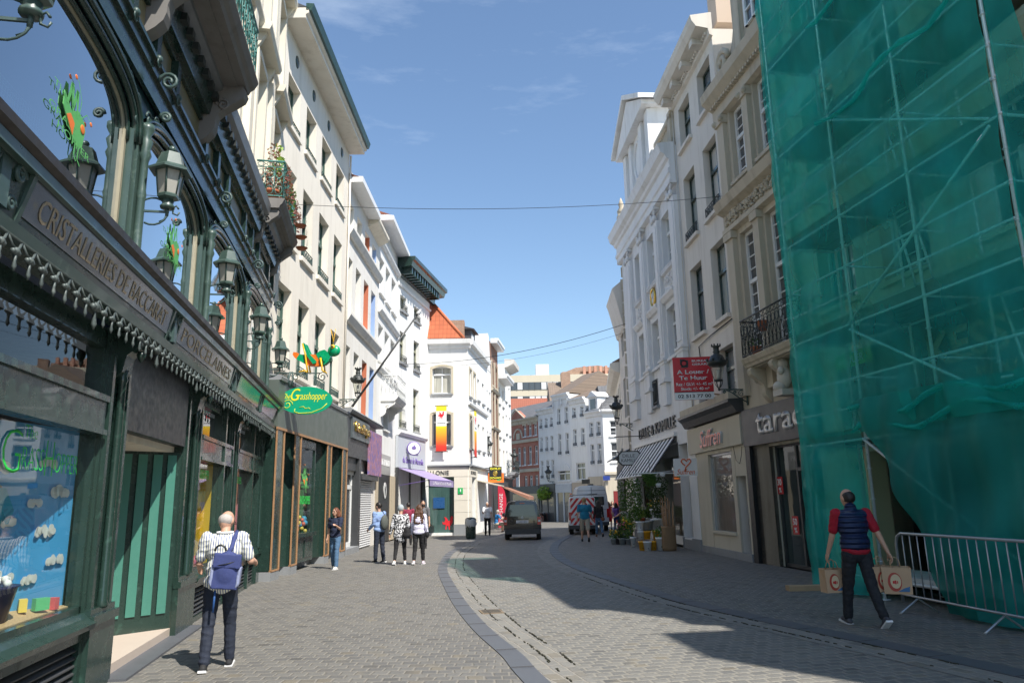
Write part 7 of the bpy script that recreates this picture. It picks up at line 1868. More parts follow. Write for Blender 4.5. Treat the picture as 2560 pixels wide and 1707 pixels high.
def person(loc, rz, H, label, top, bottom, shoe, hair, hairst='short', pose=None, sleeve='short', legs='long', vox=.012, group=None, sex='m', top_len=.0, skin=None, build=1.0, sit=False, tops_loose=1.0, flare=1.0):
    bb = build * .93; P = dict(lean=2, sw=(0, 0), kn=(0, 0), arm=((0, 6, 10), (0, 6, 10)), head=(0, 0), twist=0, armz=(0, 0), hip=0)
    P.update(pose or {}); s = H / 1.75; f = sex == 'f'; skin = skin or M_SKIN
    t = thing('person', loc, rz, label, 'person', group)
    sw_ = (.165 if f else .19) * build; hw = .09 * build
    pel = Vector((0, 0, .93)); TL = R3('X', -P['lean'])
    def tor(x, y, z): return pel + TL @ Vector((x, y, z))
    sh = [tor(-sw_, 0, .485), tor(sw_, 0, .485)]; neck = tor(0, .0, .53); hc = tor(0, .02, .68) if P['lean'] < 30 else tor(0, .05, .66)
    HR = R3('Z', P['head'][1]) @ R3('X', -P['lean'] - P['head'][0])
    hc = neck + (R3('X', -P['lean'] - P['head'][0] * .6) @ Vector((0, .025, .165)))
    arms = []; hands = []
    for i, sg in enumerate((-1, 1)):
        a, o, e = P['arm'][i]
        M = R3('Y', -sg * o) @ R3('X', a) if False else (R3('X', a) @ R3('Y', -sg * o))
        el = sh[i] + M @ Vector((0, 0, -.29)); M2 = M @ R3('X', e); M2 = M2 @ R3('Z', sg * P['armz'][i])
        wr = el + M2 @ Vector((sg * -.02 * 0, 0, -.25)); arms.append((sh[i], el, wr)); hands.append((wr, M2))
    lg = []
    for i, sg in enumerate((-1, 1)):
        hip = pel + Vector((sg * hw, 0, -.03)); M = R3('X', P['sw'][i]) @ R3('Y', -sg * 1.5); kn = hip + M @ Vector((0, 0, -.43)); M2 = M @ R3('X', -P['kn'][i]); an = kn + M2 @ Vector((0, 0, -.4)); lg.append((hip, kn, an, M2))
    low = min(l[2].z for l in lg) - .07
    off = Vector((0, 0, -low))
    if sit: off = Vector((0, 0, sit - pel.z + .05))
    def sc(v): return (v + off) * s
    n = 10
    def finish(mb, nm, mat, vx=vox, sm=2):
        me = remesh(mb, vx, sm)
        if nm in ('top', 'trousers', 'skirt'):
            A_ = .008 if nm == 'trousers' else .009; sd_ = Vector((loc[0] * 3, loc[1] * 2, 0)) if not isinstance(loc, Vector) else loc * 3
            nn_ = [v_.normal.copy() for v_ in me.vertices]
            for v_, n_ in zip(me.vertices, nn_):
                c_ = v_.co; q1 = NZ.noise(Vector((c_.x * 6, c_.y * 6, c_.z * 13)) + sd_); q2 = NZ.noise(Vector((c_.x * 9 + c_.z * 9, c_.y * 9, c_.z * 22)) + sd_)
                v_.co = c_ + n_ * (A_ * (1 - 2 * abs(q1)) * .9 + A_ * .45 * q2 - A_ * .3)
        if nm == 'hair':
            nn_ = [v_.normal.copy() for v_ in me.vertices]
            for v_, n_ in zip(me.vertices, nn_):
                c_ = v_.co; v_.co = c_ + n_ * .009 * NZ.noise(Vector((c_.x * 60, c_.y * 60, c_.z * 9)))
        return mesh_obj(nm, me, mat, t)
    # body
    b = MB()
    b.ball(sc(hc), (.078 * s, .097 * s, .115 * s), 16, 12, HR); jaw = hc + HR @ Vector((0, .035, -.065)); b.ball(sc(jaw), (.052 * s, .055 * s, .05 * s), 12, 8, HR)
    b.cap(sc(neck + Vector((0, -.01, -.06))), sc(hc + Vector((0, -.01, -.04))), .055 * s, .052 * s)
    nz = hc + HR @ Vector((0, .1, -.015)); b.cap(sc(hc + HR @ Vector((0, .09, .02))), sc(nz + HR @ Vector((0, .012, -.012))), .011 * s, .015 * s, 8)
    for sg in (-1, 1): b.ball(sc(hc + HR @ Vector((sg * .079, -.005, -.01))), (.014 * s, .026 * s, .034 * s), 8, 6, HR)
    b.ball(sc(tor(0, 0, .35)), (.145 * s * bb, .095 * s * bb, .17 * s), 14, 10, TL); b.ball(sc(tor(0, 0, .12)), (.13 * s * bb, .09 * s * bb, .17 * s), 14, 10, TL); b.ball(sc(pel), (.13 * s * bb, .095 * s, .11 * s), 14, 10)
    for i in range(2):
        S, E_, W_ = arms[i]; b.cap(sc(S), sc(E_), .047 * s, .037 * s); b.cap(sc(E_), sc(W_), .04 * s, .026 * s)
        b.cap(sc(tor(0, 0, .46)), sc(S), .05 * s, .046 * s)
        wr, M2 = hands[i]; sg = (-1, 1)[i]; c = wr + M2 @ Vector((0, 0, -.045)); b.ball(sc(c), (.02 * s, .04 * s, .05 * s), 10, 8, M2)
        for k in range(4):
            yy = -.028 + .019 * k; l_ = (.05, .058, .062, .052)[k] * .62
            p0 = wr + M2 @ Vector((0, yy, -.08)); p1 = p0 + M2 @ Vector((-sg * .012, yy * .15, -l_)); p2 = p1 + M2 @ Vector((-sg * .026, 0, -l_ * .6)); b.cap(sc(p0), sc(p1), .0092 * s, .0085 * s, 7); b.cap(sc(p1), sc(p2), .0085 * s, .007 * s, 7)
        p0 = wr + M2 @ Vector((0, .03, -.03)); p1 = p0 + M2 @ Vector((-sg * .012, .026, -.035)); b.cap(sc(p0), sc(p1), .012 * s, .01 * s, 7); b.cap(sc(p1), sc(p1 + M2 @ Vector((-sg * .012, .0, -.03))), .01 * s, .008 * s, 7)
        hp, kn, an, ML = lg[i]; lk = .78 if legs in ('long', 'crop') else 1; b.cap(sc(hp), sc(kn), .08 * s * bb * lk, .052 * s * lk); b.cap(sc(kn), sc(kn.lerp(an, .35) + ML @ Vector((0, -.012, 0))), .05 * s * lk, .054 * s * lk); b.cap(sc(kn.lerp(an, .35) + ML @ Vector((0, -.012, 0))), sc(an), .054 * s * lk, .033 * s)
        b.cap(sc(an + ML @ Vector((0, -.03, -.03))), sc(an + ML @ Vector((0, .11, -.05))), .032 * s, .025 * s)
    finish(b, 'body', skin)
    if vox < .011:
        for sg in (-1, 1):
            e_ = MB(); e_.ball(sc(hc + HR @ Vector((sg * .03, .088, .018))), .011 * s, 8, 6); e_.build('eye', M_BLACKP, t)
        m_ = MB(); m_.tube([sc(hc + HR @ Vector((x, .098 - abs(x) * .3, -.052))) for x in (-.022, 0, .022)], .005 * s, 5); m_.build('mouth', paint('lips', (.4, .12, .1), .5), t)
    # top
    u = MB(); k = 1.07 * tops_loose
    u.ball(sc(tor(0, 0, .36)), (.165 * s * build * k, .115 * s * build * k, .185 * s), 16, 12, TL); u.ball(sc(tor(0, 0, .14)), (.152 * s * build * k, .115 * s * build * k, .19 * s), 16, 12, TL)
    u.cap(sc(tor(-sw_ * .97, 0, .468)), sc(tor(sw_ * .97, 0, .468)), .067 * s, .067 * s); u.ball(sc(tor(0, -.01, .5)), (.085 * s, .075 * s, .045 * s), 12, 8, TL)
    if f: u.ball(sc(tor(-.07, .085, .33)), .06 * s, 10, 8); u.ball(sc(tor(.07, .085, .33)), .06 * s, 10, 8)
    zb = -.03 - top_len
    u.ball(sc(pel + Vector((0, 0, .02 - top_len * .5))), (.163 * s * build * k, .125 * s * k, (.11 + top_len) * s), 16, 12)
    for i in range(2):
        S, E_, W_ = arms[i]
        if sleeve == 'none': continue
        if sleeve == 'short': u.cap(sc(S), sc(S.lerp(E_, .74)), .072 * s, .06 * s * (1 + (tops_loose - 1) * .5))
        else: u.cap(sc(S), sc(E_), .068 * s, .052 * s * tops_loose); u.cap(sc(E_), sc(E_.lerp(W_, .93)), .052 * s * tops_loose, .04 * s * tops_loose)
    finish(u, 'top', top)
    # legs
    l = MB(); l.ball(sc(pel + Vector((0, 0, -.01))), (.158 * s * build, .122 * s, .13 * s), 16, 12)
    for i in range(2):
        hp, kn, an, ML = lg[i]
        if legs == 'long': l.cap(sc(hp), sc(kn), .093 * s * build, .069 * s * flare); l.cap(sc(kn), sc(an + ML @ Vector((0, 0, .03))), .069 * s * flare, .058 * s * flare)
        elif legs == 'crop': l.cap(sc(hp), sc(kn), .09 * s * build, .062 * s * flare); l.cap(sc(kn), sc(kn.lerp(an, .78)), .062 * s * flare, .05 * s * flare)
        elif legs == 'shorts': l.cap(sc(hp), sc(kn + Vector((0, 0, .03))), .1 * s * build, .088 * s)
        elif legs == 'skirt': l.cap(sc(hp), sc(kn + Vector((0, 0, .1))), .1 * s * build, .1 * s)
    if legs == 'skirt': l.ball(sc(pel + Vector((0, 0, -.2))), (.16 * s, .12 * s, .25 * s), 14, 10)
    if bottom: finish(l, 'trousers' if legs != 'skirt' else 'skirt', bottom)
    for i in range(2):
        hp, kn, an, ML = lg[i]; q = MB(); A_ = an + ML @ Vector((0, -.045, -.035)); B_ = an + ML @ Vector((0, .125, -.05)); q.cap(sc(A_), sc(B_), .04 * s, .034 * s, 10); q.cap(sc(an + ML @ Vector((0, -.01, .0))), sc(an + ML @ Vector((0, .03, -.03))), .042 * s, .04 * s)
        o = finish(q, 'shoe', shoe[0], .01, 1)
        q = MB(); c = sc((A_ + B_) / 2 + ML @ Vector((0, .005, -.03))); q.obox(c, (ML @ Vector((.042 * s, 0, 0))), (ML @ Vector((0, .125 * s, -.01 * s))), (ML @ Vector((0, 0, .012 * s)))); q.build('sole', shoe[1], o)
    # hair
    if hair:
        h = MB(); h.ball(sc(hc + HR @ Vector((0, -.018, .022))), (.088 * s, .1 * s, .11 * s), 16, 12, HR)
        if hairst in ('long', 'wavy', 'bob'):
            ln = dict(long=.36, wavy=.42, bob=.2)[hairst]
            for x in (-.06, -.03, 0, .03, .06):
                p0 = hc + HR @ Vector((x, -.06, .02)); p1 = hc + HR @ Vector((x * 1.5, -.085, -.13)); p2 = p1 + TL @ Vector((x * .3, -.015, -(ln - .12) * (1 - abs(x) * 2)))
                h.cap(sc(p0), sc(p1), .042 * s, .045 * s); h.cap(sc(p1), sc(p2), .045 * s, (.04 if hairst == 'wavy' else .025) * s)
                if hairst == 'wavy':
                    for j in range(5): q_ = p1.lerp(p2, j / 4) + Vector((.018 * math.sin(j * 2.4 + x * 50), -.02, 0)); h.ball(sc(q_), .035 * s, 8, 6)
            for sg in (-1, 1): h.cap(sc(hc + HR @ Vector((sg * .075, .0, .02))), sc(hc + HR @ Vector((sg * .085, -.01, -.12))), .028 * s, .03 * s)
        finish(h, 'hair', hair, max(.008, vox * .8), 1)
    t['pts'] = 0
    return t, sc, tor, hc, HR, arms, lg, hands


def cloth(name, col, **k): return paint(name, col, .85, var=k.get('var', .15), scale=k.get('scale', 9), bmp=.35)


def striped(name, a, b, fr, duty=.35, axis=0):
    if name in MATS: return MATS[name]
    m, nt, n, L, bs, out = nodes(name); tc = n.new('ShaderNodeTexCoord'); sp = n.new('ShaderNodeSeparateXYZ'); L.new(tc.outputs['Object'], sp.inputs[0])
    m1 = n.new('ShaderNodeMath'); m1.operation = 'MULTIPLY'; m1.inputs[1].default_value = fr; L.new(sp.outputs[axis], m1.inputs[0]); m2 = n.new('ShaderNodeMath'); m2.operation = 'FRACT'; L.new(m1.outputs[0], m2.inputs[0])
    m3 = n.new('ShaderNodeMath'); m3.operation = 'LESS_THAN'; m3.inputs[1].default_value = duty; L.new(m2.outputs[0], m3.inputs[0]); L.new(mixc(nt, m3.outputs[0], a, b), bs.inputs['Base Color']); bs.inputs['Roughness'].default_value = .85
    bump(nt, bs, noise(nt, 7, 4), .3, .02); MATS[name] = m; return m


C_DENIM = cloth('dark_denim', (.018, .024, .042)); C_BLUEJ = cloth('blue_denim', (.07, .14, .24), var=.3); C_BLACK = cloth('black_cloth', (.012, .012, .014)); C_NAVY = cloth('navy_cloth', (.012, .018, .045))
SH_WHITE = (cloth('white_shoe', (.7, .66, .6)), M_WHT); SH_BLACK = (cloth('black_shoe', (.02, .02, .022)), M_WHT); SH_DARK = (cloth('dark_shoe', (.015, .013, .012)), M_BLACKP)
H_BROWN = paint('brown_hair', (.09, .04, .02), .5, var=.5, scale=30, bmp=.5); H_DARK = paint('dark_hair', (.015, .011, .009), .45, var=.5, scale=30, bmp=.5); H_GREY = paint('grey_hair', (.42, .38, .35), .7, var=.2, scale=30, bmp=.4); H_AUB = paint('auburn_hair', (.14, .045, .02), .5, var=.5, scale=30, bmp=.5); H_BLOND = paint('blond_hair', (.35, .22, .1), .5, var=.4, scale=30, bmp=.5)


def strap(t, pts, r, mat, name='strap'):
    return MB().tube(pts, r, 6).build(name, mat, t)


def fused(mb, name, mat, par, v=.012, sm=2): return mesh_obj(name, remesh(mb, v, sm), mat, par)


# man with the striped shirt and the blue rucksack, close on the left
T1, sc, tor, hc, HR, ar, lg, hd = person(Vector((-3.2, 8.35, 0)), RAD(14), 1.68, 'balding older man in a striped shirt and dark jeans looking down beside the shop', striped('shirt_stripes', (.78, .77, .66), (.09, .13, .3), 38), C_DENIM, SH_BLACK, None, pose=dict(lean=6, sw=(-9, 15), kn=(3, 8), arm=((10, 14, 62), (10, 20, 72)), head=(26, -22)), vox=.0075, build=1.02, top_len=.03, tops_loose=1.08)
q = MB(); q.ball(sc(hc + HR @ Vector((0, -.03, -.01))), (.082, .078, .07), 14, 10, HR); fused(q, 'grey_hair_fringe', H_GREY, T1, .008, 1)
q = MB()
for sg in (-1, 1): q.tube([sc(hc + HR @ Vector((sg * .083, -.005, .015))), sc(hc + HR @ Vector((sg * .07, .1, .015))), sc(hc + HR @ Vector((sg * .015, .108, .015)))], .004, 4)
q.build('glasses', M_BLACKP, T1)
q = MB(); q.tube([sc(tor(.085 * math.cos(a), -.01 + .07 * math.sin(a), .545 + .01 * math.sin(a))) for a in [i * math.pi / 7 for i in range(14)]], .013, 6, closed=True); q.build('collar', M_WHT, T1)
M_RUCK = cloth('rucksack_blue', (.04, .055, .17)); M_RUCKL = cloth('rucksack_grey', (.25, .28, .42))
rk = thing('rucksack', (0, 0, 0), 0, 'blue rucksack with pale side panels hanging from one shoulder of the striped-shirt man', 'rucksack')
rk.location = T1.matrix_basis.to_translation() if False else T1.location; rk.rotation_euler = T1.rotation_euler
rc = sc(tor(.07, -.235, .12)); q = MB(); RM = R3('Y', 6)
q.ball(rc + Vector((0, 0, .0)), (.155, .09, .2), 16, 12, RM); q.obox(rc + Vector((0, 0, -.04)), RM @ Vector((.135, 0, 0)), (0, .065, 0), RM @ Vector((0, 0, .15))); fused(q, 'bag_body', M_RUCK, rk, .012, 4)
for sg in (-1, 1): q = MB(); q.obox(rc + RM @ Vector((sg * .135, .0, -.06)), RM @ Vector((.018, 0, .02 * sg)), (0, .075, 0), RM @ Vector((0, 0, .1))); fused(q, 'side_panel', M_RUCKL, rk, .012, 3)
q = MB(); q.obox(rc + RM @ Vector((0, -.055, .1)), RM @ Vector((.14, 0, 0)), (0, .035, 0), RM @ Vector((0, 0, .075))); fused(q, 'flap', M_RUCK, rk, .012, 3)
a0 = rc + RM @ Vector((-.02, .03, .17)); strap(rk, [a0, sc(tor(.1, -.16, .36)), sc(tor(.12, -.09, .49)), sc(tor(.125, .0, .545)), sc(tor(.12, .1, .44))], .026, M_RUCK)
q = MB(); q.tube([rc + Vector((-.07 + .055 * math.cos(a), -.02, .2 + .06 * math.sin(a))) for a in [i * math.pi / 8 for i in range(9)]], .012, 5); q.build('grab_handle', M_BLACKP, rk)
q = MB(); q.tube([rc + Vector((-.13, -.08, .05)), rc + Vector((0, -.1, .07)), rc + Vector((.13, -.08, .1))], .005, 4); q.build('zip', M_BLACKP, rk); strap(rk, [rc + Vector((-.1, 0, -.2)), rc + Vector((-.11, 0, -.42))], .012, paint('blue_tape', (.02, .08, .25), .6), 'loose_strap')

# man with two paper bags, right
T2, sc, tor, hc, HR, ar, lg, hd = person(Vector((4.55, 10.25, 0)), RAD(2), 1.79, 'man in a navy quilted gilet and red t-shirt carrying paper bags past the net', cloth('red_tshirt', (.32, .006, .02)), cloth('charcoal_trousers', (.015, .016, .02)), (cloth('grey_trainer', (.06, .06, .07)), M_WHT), None, pose=dict(lean=4, sw=(14, -15), kn=(3, 16), arm=((14, 9, 8), (-20, 17, 6)), head=(4, 16)), vox=.0075, build=1.06)
q = MB(); q.ball(sc(hc + HR @ Vector((0, -.02, .0))), (.087, .096, .092), 16, 12, HR); fused(q, 'cropped_hair', H_DARK, T2, .008, 1)
v = MB(); v.ball(sc(tor(0, 0, .34)), (.215, .155, .22), 18, 12, R3('X', -3)); v.ball(sc(tor(0, 0, .1)), (.2, .15, .22), 18, 12); v.cap(sc(tor(-.15, 0, .46)), sc(tor(.15, 0, .46)), .085, .085); v.cap(sc(tor(0, -.02, .5)), sc(tor(0, -.01, .56)), .085, .08)
mq, nt, n, L, bs, out = nodes('navy_quilt'); bs.inputs['Base Color'].default_value = (.01, .022, .07, 1); bs.inputs['Roughness'].default_value = .38
wv = n.new('ShaderNodeTexWave'); wv.bands_direction = 'Z'; wv.inputs['Scale'].default_value = 4.6; wv.inputs['Distortion'].default_value = .4; tc = n.new('ShaderNodeTexCoord'); L.new(tc.outputs['Object'], wv.inputs['Vector']); bump(nt, bs, wv.outputs['Fac'], 1, .03); fused(v, 'quilted_gilet', mq, T2, .012, 3)
M_KRAFT = paint('kraft_paper', (.5, .33, .2), .8, var=.15, scale=8, bmp=.3)


def paper_bag(c, rz, lab, h=.32, w=.3, d=.17):
    t = thing('paper_bag', c, rz, lab, 'paper bag', 'paper bags carried by the gilet man'); q = MB(); q.add([(-w / 2, -d / 2, 0), (w / 2, -d / 2, 0), (w / 2, d / 2, 0), (-w / 2, d / 2, 0), (-w / 2 - .01, -d / 2, h), (w / 2 + .01, -d / 2, h), (w / 2, d / 2, h + .01), (-w / 2, d / 2, h + .01), (-w / 2 + .02, 0, h * .5), (w / 2 - .02, 0, h * .5)], [(0, 3, 2, 1), (0, 1, 5, 4), (2, 3, 7, 6), (3, 0, 8), (0, 4, 8), (4, 7, 8), (7, 3, 8), (1, 2, 9), (2, 6, 9), (6, 5, 9), (5, 1, 9)]); q.build('bag', M_KRAFT, t)
    q = MB(); q.tube([(-.05, -d / 2 - .004, h * .42), (.02, -d / 2 - .004, h * .42)], .001, 3); q.disc((-.03, -d / 2 - .006, h * .46), w * .25, h * .36, 20); q.build('oval_emblem', paint('emblem_dark_red', (.4, .05, .03), .5), t)
    q = MB(); q.disc((-.02, -d / 2 - .008, h * .48), w * .19, h * .27, 20); q.build('emblem_disc', paint('emblem_cream', (.6, .48, .3), .6), t); q = MB(); [q.box(-.055 + k * .025, -.033 + k * .02, -d / 2 - .012, -d / 2 - .004, h * (.4 - .02 * (k % 2)), h * (.5 + .02 * (k % 2))) for k in range(3)]; q.build('emblem_centre', M_REDS, t); q = MB(); q.prism([(.0, h * .1), (w * .4, h * .1), (w * .42, h * .3), (w * .2, h * .22)], 'y', -d / 2 - .01, -d / 2 - .002); q.build('emblem_wave', paint('emblem_blue', (.05, .15, .3), .6), t)
    q = MB()
    for y in (-d / 2 + .02, d / 2 - .02): q.tube([(-.06, y, h), (-.05, y * .4, h + .09), (0, 0, h + .13), (.05, y * .4, h + .09), (.06, y, h)], .005, 5)
    q.build('paper_handle', M_KRAFT, t); return t


R2 = R3('Z', 2)
for i, (wr, M2) in enumerate(hd):
    g = sc(wr + M2 @ Vector((0, 0, -.1))); g = R2 @ g + T2.location; paper_bag(g - Vector((-.06 if i == 0 else -.03, 0, .42)), RAD(8 if i == 0 else -22), ['paper carrier bag with a red round emblem in the left hand of the gilet man', 'paper carrier bag with a red round emblem in the right hand of the gilet man'][i], *((.3, .29) if i == 0 else (.33, .33)))
g = sc(hd[1][0]); g = R2 @ g + T2.location; paper_bag(g - Vector((.1, -.1, .5)), RAD(14), 'second paper carrier bag half hidden behind the one in the right hand')
# woman walking towards the camera
T3, sc, tor, hc, HR, ar, lg, hd = person(Vector((-4.84, 20.4, 0)), RAD(168), 1.6, 'auburn haired woman in a navy t-shirt and blue jeans walking towards the camera', C_NAVY, C_BLUEJ, SH_WHITE, H_AUB, 'bob', dict(lean=0, sw=(12, -8), kn=(6, 10), arm=((26, 4, 85), (-4, 8, 12)), head=(0, -20), armz=(40, 0)), vox=.0095, sex='f')
q = MB()
for sg in (-1, 1): q.ball(sc(hc + HR @ Vector((sg * .032, .094, .02))), (.026, .008, .02), 10, 6, HR)
q.build('sunglasses', M_BLACKP, T3)
# man with the grey rucksack
T4, sc, tor, hc, HR, ar, lg, hd = person(Vector((-4.0, 22.3, 0)), RAD(52), 1.72, 'man in a pale blue shirt with a grey rucksack standing by the round V sign', cloth('light_blue_shirt', (.22, .32, .55)), C_DENIM, SH_BLACK, H_DARK, 'short', dict(lean=2, sw=(3, -4), kn=(2, 4), arm=((0, 3, 52), (0, 3, 56)), head=(8, 8)), vox=.011, sleeve='long', tops_loose=1.1)
q = MB(); q.ball(sc(tor(.02, -.2, .22)), (.13, .09, .22), 14, 10); o = fused(q, 'rucksack', cloth('grey_bag', (.09, .1, .09)), T4); strap(T4, [sc(tor(.1, -.15, .38)), sc(tor(.11, -.04, .53)), sc(tor(.11, .1, .4)), sc(tor(.13, .02, .15))], .016, M_BLACKP)
# woman in the floral blouse
mf, nt, n, L, bs, out = nodes('floral_cloth'); L.new(ramp(nt, noise(nt, 22, 2), [(.47, (.015, .015, .02)), (.53, (.7, .7, .72))]), bs.inputs['Base Color']); bs.inputs['Roughness'].default_value = .85
T5, sc, tor, hc, HR, ar, lg, hd = person(Vector((-3.25, 21.4, 0)), RAD(-4), 1.66, 'woman in a grey headscarf and black and white floral blouse walking away', mf, C_BLACK, (cloth('white_trainer', (.72, .72, .7)), M_WHT), cloth('grey_scarf', (.36, .4, .42)), 'short', dict(lean=4, sw=(-8, 14), kn=(14, 4), arm=((-10, 14, 10), (2, 14, 20)), head=(3, -25)), vox=.011, sleeve='long', legs='crop', sex='f', top_len=.14, tops_loose=1.16, build=1.05)
q = MB(); q.ball(sc(tor(.22, -.08, .02)), (.1, .09, .15), 12, 8); q.ball(sc(tor(.2, -.1, -.06)), (.13, .07, .1), 12, 8); fused(q, 'shoulder_bag', C_BLACK, T5); strap(T5, [sc(tor(.2, -.1, .1)), sc(tor(.17, -.06, .5)), sc(tor(.22, .06, .1))], .012, C_BLACK)
# woman in white blouse, long wavy hair
T6, sc, tor, hc, HR, ar, lg, hd = person(Vector((-2.72, 21.35, 0)), RAD(-3), 1.64, 'woman with long wavy brown hair and a pale lilac blouse walking away', cloth('lilac_white_blouse', (.62, .6, .74)), C_BLACK, (cloth('lilac_shoe', (.6, .52, .6)), M_WHT), H_BROWN, 'wavy', dict(lean=2, sw=(-6, 12), kn=(14, 4), arm=((4, 8, 12), (-6, 10, 10)), head=(0, 0)), vox=.011, sleeve='long', legs='crop', sex='f', tops_loose=1.04, build=1.0, flare=1.1)
q = MB(); q.ball(sc(tor(.26, -.02, -.06)), (.06, .08, .09), 10, 8); fused(q, 'handbag', C_BLACK, T6); strap(T6, [sc(tor(.25, -.04, .02)), sc(tor(.15, -.08, .5)), sc(tor(.24, .06, .05))], .009, C_BLACK)
# bearded man
T7, sc, tor, hc, HR, ar, lg, hd = person(ground(1057, 1370), RAD(170), 1.78, 'bearded man in a grey polo shirt with a shoulder strap, facing the camera', cloth('grey_polo', (.13, .13, .14)), C_BLACK, SH_DARK, H_DARK, 'short', dict(lean=0, sw=(5, -5), kn=(3, 5), arm=((0, 8, 10), (0, 8, 18)), head=(0, 25)), vox=.012)
q = MB(); q.ball(sc(hc + HR @ Vector((0, .06, -.075))), (.055, .06, .06), 10, 8, HR); fused(q, 'beard', H_DARK, T7); strap(T7, [sc(tor(-.15, .02, .5)), sc(tor(0, .15, .3)), sc(tor(.17, .04, .02))], .014, C_BLACK)
person(ground(1020, 1362), RAD(10), 1.7, 'person in a maroon top mostly hidden behind the woman in the headscarf', cloth('maroon_top', (.22, .02, .05)), C_BLACK, SH_DARK, H_DARK, vox=.015)
# terrace group left of the van
SITP = dict(lean=8, sw=(80, 84), kn=(82, 86), arm=((40, 10, 60), (40, 10, 60)), head=(5, 0))
person(ground(1219, 1338), RAD(178), 1.78, 'grey haired man in a white shirt and dark trousers standing by the terrace', cloth('white_shirt', (.72, .72, .74)), C_BLACK, SH_DARK, H_GREY, vox=.014, pose=dict(arm=((25, 6, 80), (25, 6, 80)), sw=(3, -6), kn=(2, 4), armz=(20, 20)))
pz = ground(1234, 1331)
person((pz.x + .15, pz.y + .5, pz.z), RAD(-70), 1.75, 'seated man in a blue t-shirt and beige shorts at the terrace', cloth('bright_blue_shirt', (.02, .16, .4)), cloth('beige_shorts', (.4, .35, .27)), SH_DARK, H_GREY, vox=.015, legs='shorts', pose=SITP, sit=.48)
person((pz.x - 1.3, pz.y + 1.2, pz.z), RAD(150), 1.7, 'seated person in a blue top partly hidden behind the white-shirted man', cloth('mid_blue_top', (.05, .2, .36)), C_DENIM, SH_DARK, H_BROWN, vox=.018, pose=SITP, sit=.48)
def chair(x, y, rz, lab):
    t = thing('terrace_chair', (x, y, gz(y)), rz, lab, 'chair', 'terrace chairs'); MB().box(-.2, .2, -.2, .2, .43, .46).build('seat', M_GREYP, t); MB().box(-.2, .2, -.22, -.19, .6, .88).build('backrest', M_GREYP, t)
    for a, b in ((-.18, -.2), (.18, -.2), (-.18, .18), (.18, .18)): MB().tube([(a, b, 0), (a, b, .88 if b < 0 else .44)], .012, 5).build('leg', M_STEEL, t)
chair(pz.x + .15, pz.y + .5, RAD(-70), 'metal terrace chair under the seated man in beige shorts'); chair(pz.x - 1.3, pz.y + 1.2, RAD(150), 'metal terrace chair behind the white-shirted man')
t = thing('terrace_table', (pz.x + .75, pz.y + .35, pz.z), 0, 'small round terrace table beside the seated man in blue', 'table'); MB().lathe([(.33, .72), (.33, .75)], (0, 0, 0), 20, False).build('tabletop', M_GREYP, t); q = MB(); q.tube([(0, 0, .02), (0, 0, .72)], .025, 6); q.lathe([(.2, 0), (.2, .02), (.03, .05)], (0, 0, 0), 12); q.build('leg', M_STEEL, t)
for i, (x, y) in enumerate(((pz.x + .75, pz.y + 1.3), (pz.x - .3, pz.y + 1.6))): chair(x, y, i * 2.0, ['empty metal terrace chair near the red feather flag', 'empty metal terrace chair at the back of the terrace'][i])
# right side walkers
WK = dict(lean=3, sw=(16, -14), kn=(4, 22), arm=((-14, 10, 12), (14, 10, 14)))
m2t = striped('teal_navy_shirt', (.01, .2, .32), (.01, .06, .1), .9, .5, 2)
person(ground(1464, 1353), RAD(-3), 1.8, 'man in a turquoise and navy t-shirt and beige shorts walking behind the striped truck', cloth('turquoise_shirt', (.01, .17, .28)), cloth('sand_shorts', (.36, .32, .26)), SH_DARK, H_BLOND, vox=.013, legs='shorts', pose=WK, build=1.12, tops_loose=1.1)
T8, sc, tor, hc, HR, ar, lg, hd = person(ground(1499, 1341), RAD(2), 1.72, 'long haired woman in a black top and blue jeans with a brown shoulder bag', C_BLACK, C_BLUEJ, (cloth('brown_shoe', (.15, .07, .04)), M_BLACKP), H_DARK, 'long', WK, vox=.013, sex='f', sleeve='long', legs='crop')
q = MB(); q.ball(sc(tor(.17, -.06, -.08)), (.12, .07, .1), 10, 8); fused(q, 'brown_bag', cloth('tan_leather', (.2, .08, .04)), T8)
X0 = ground(1524, 1323)
crowd = [((X0.x, X0.y), 3, 1.7, 'woman in a sleeveless red dress walking away beside the vans', (.5, .01, .02), 'skirt', H_AUB, 'long', 'none', None, 'f'), ((1543, 1329), 12, 1.62, 'woman in a purple top and jeans next to the woman in red', (.25, .12, .4), 'long', H_DARK, 'bob', 'short', (.04, .08, .2), 'f'),
         ((1551, 1328), 160, 1.25, 'child in a dark red top among the people by the plants', (.3, .02, .05), 'long', H_DARK, 'short', 'short', (.05, .05, .1), 'm'), ((1562, 1326), -10, 1.68, 'woman with light hair and a white t-shirt by the plants', (.7, .68, .68), 'long', H_BLOND, 'bob', 'short', (.2, .15, .2), 'f'),
         ((1580, 1328), 5, 1.78, 'woman in a black top with a crossbody strap at the plant shop', (.015, .015, .017), 'long', H_AUB, 'bob', 'short', (.03, .04, .06), 'f'), ((1533, 1316), 175, 1.72, 'person with brown hair half hidden between the red dress and purple top', (.2, .14, .12), 'long', H_BROWN, 'long', 'short', (.03, .03, .05), 'f'),
         ((1392, 1298), 0, 1.75, 'far man with bare arms and black clothes beside the small tree', (.02, .02, .02), 'long', H_DARK, 'short', 'short', (.02, .02, .02), 'm'), ((1374, 1299), 30, 1.68, 'far woman in a patterned dark red top right of the small tree', (.2, .06, .08), 'long', H_BROWN, 'bob', 'short', (.04, .04, .05), 'f'), ((1409, 1299), -20, 1.75, 'far person in black in front of the pale shop door, near the striped truck', (.015, .015, .018), 'long', H_DARK, 'short', 'long', (.015, .015, .018), 'm')]
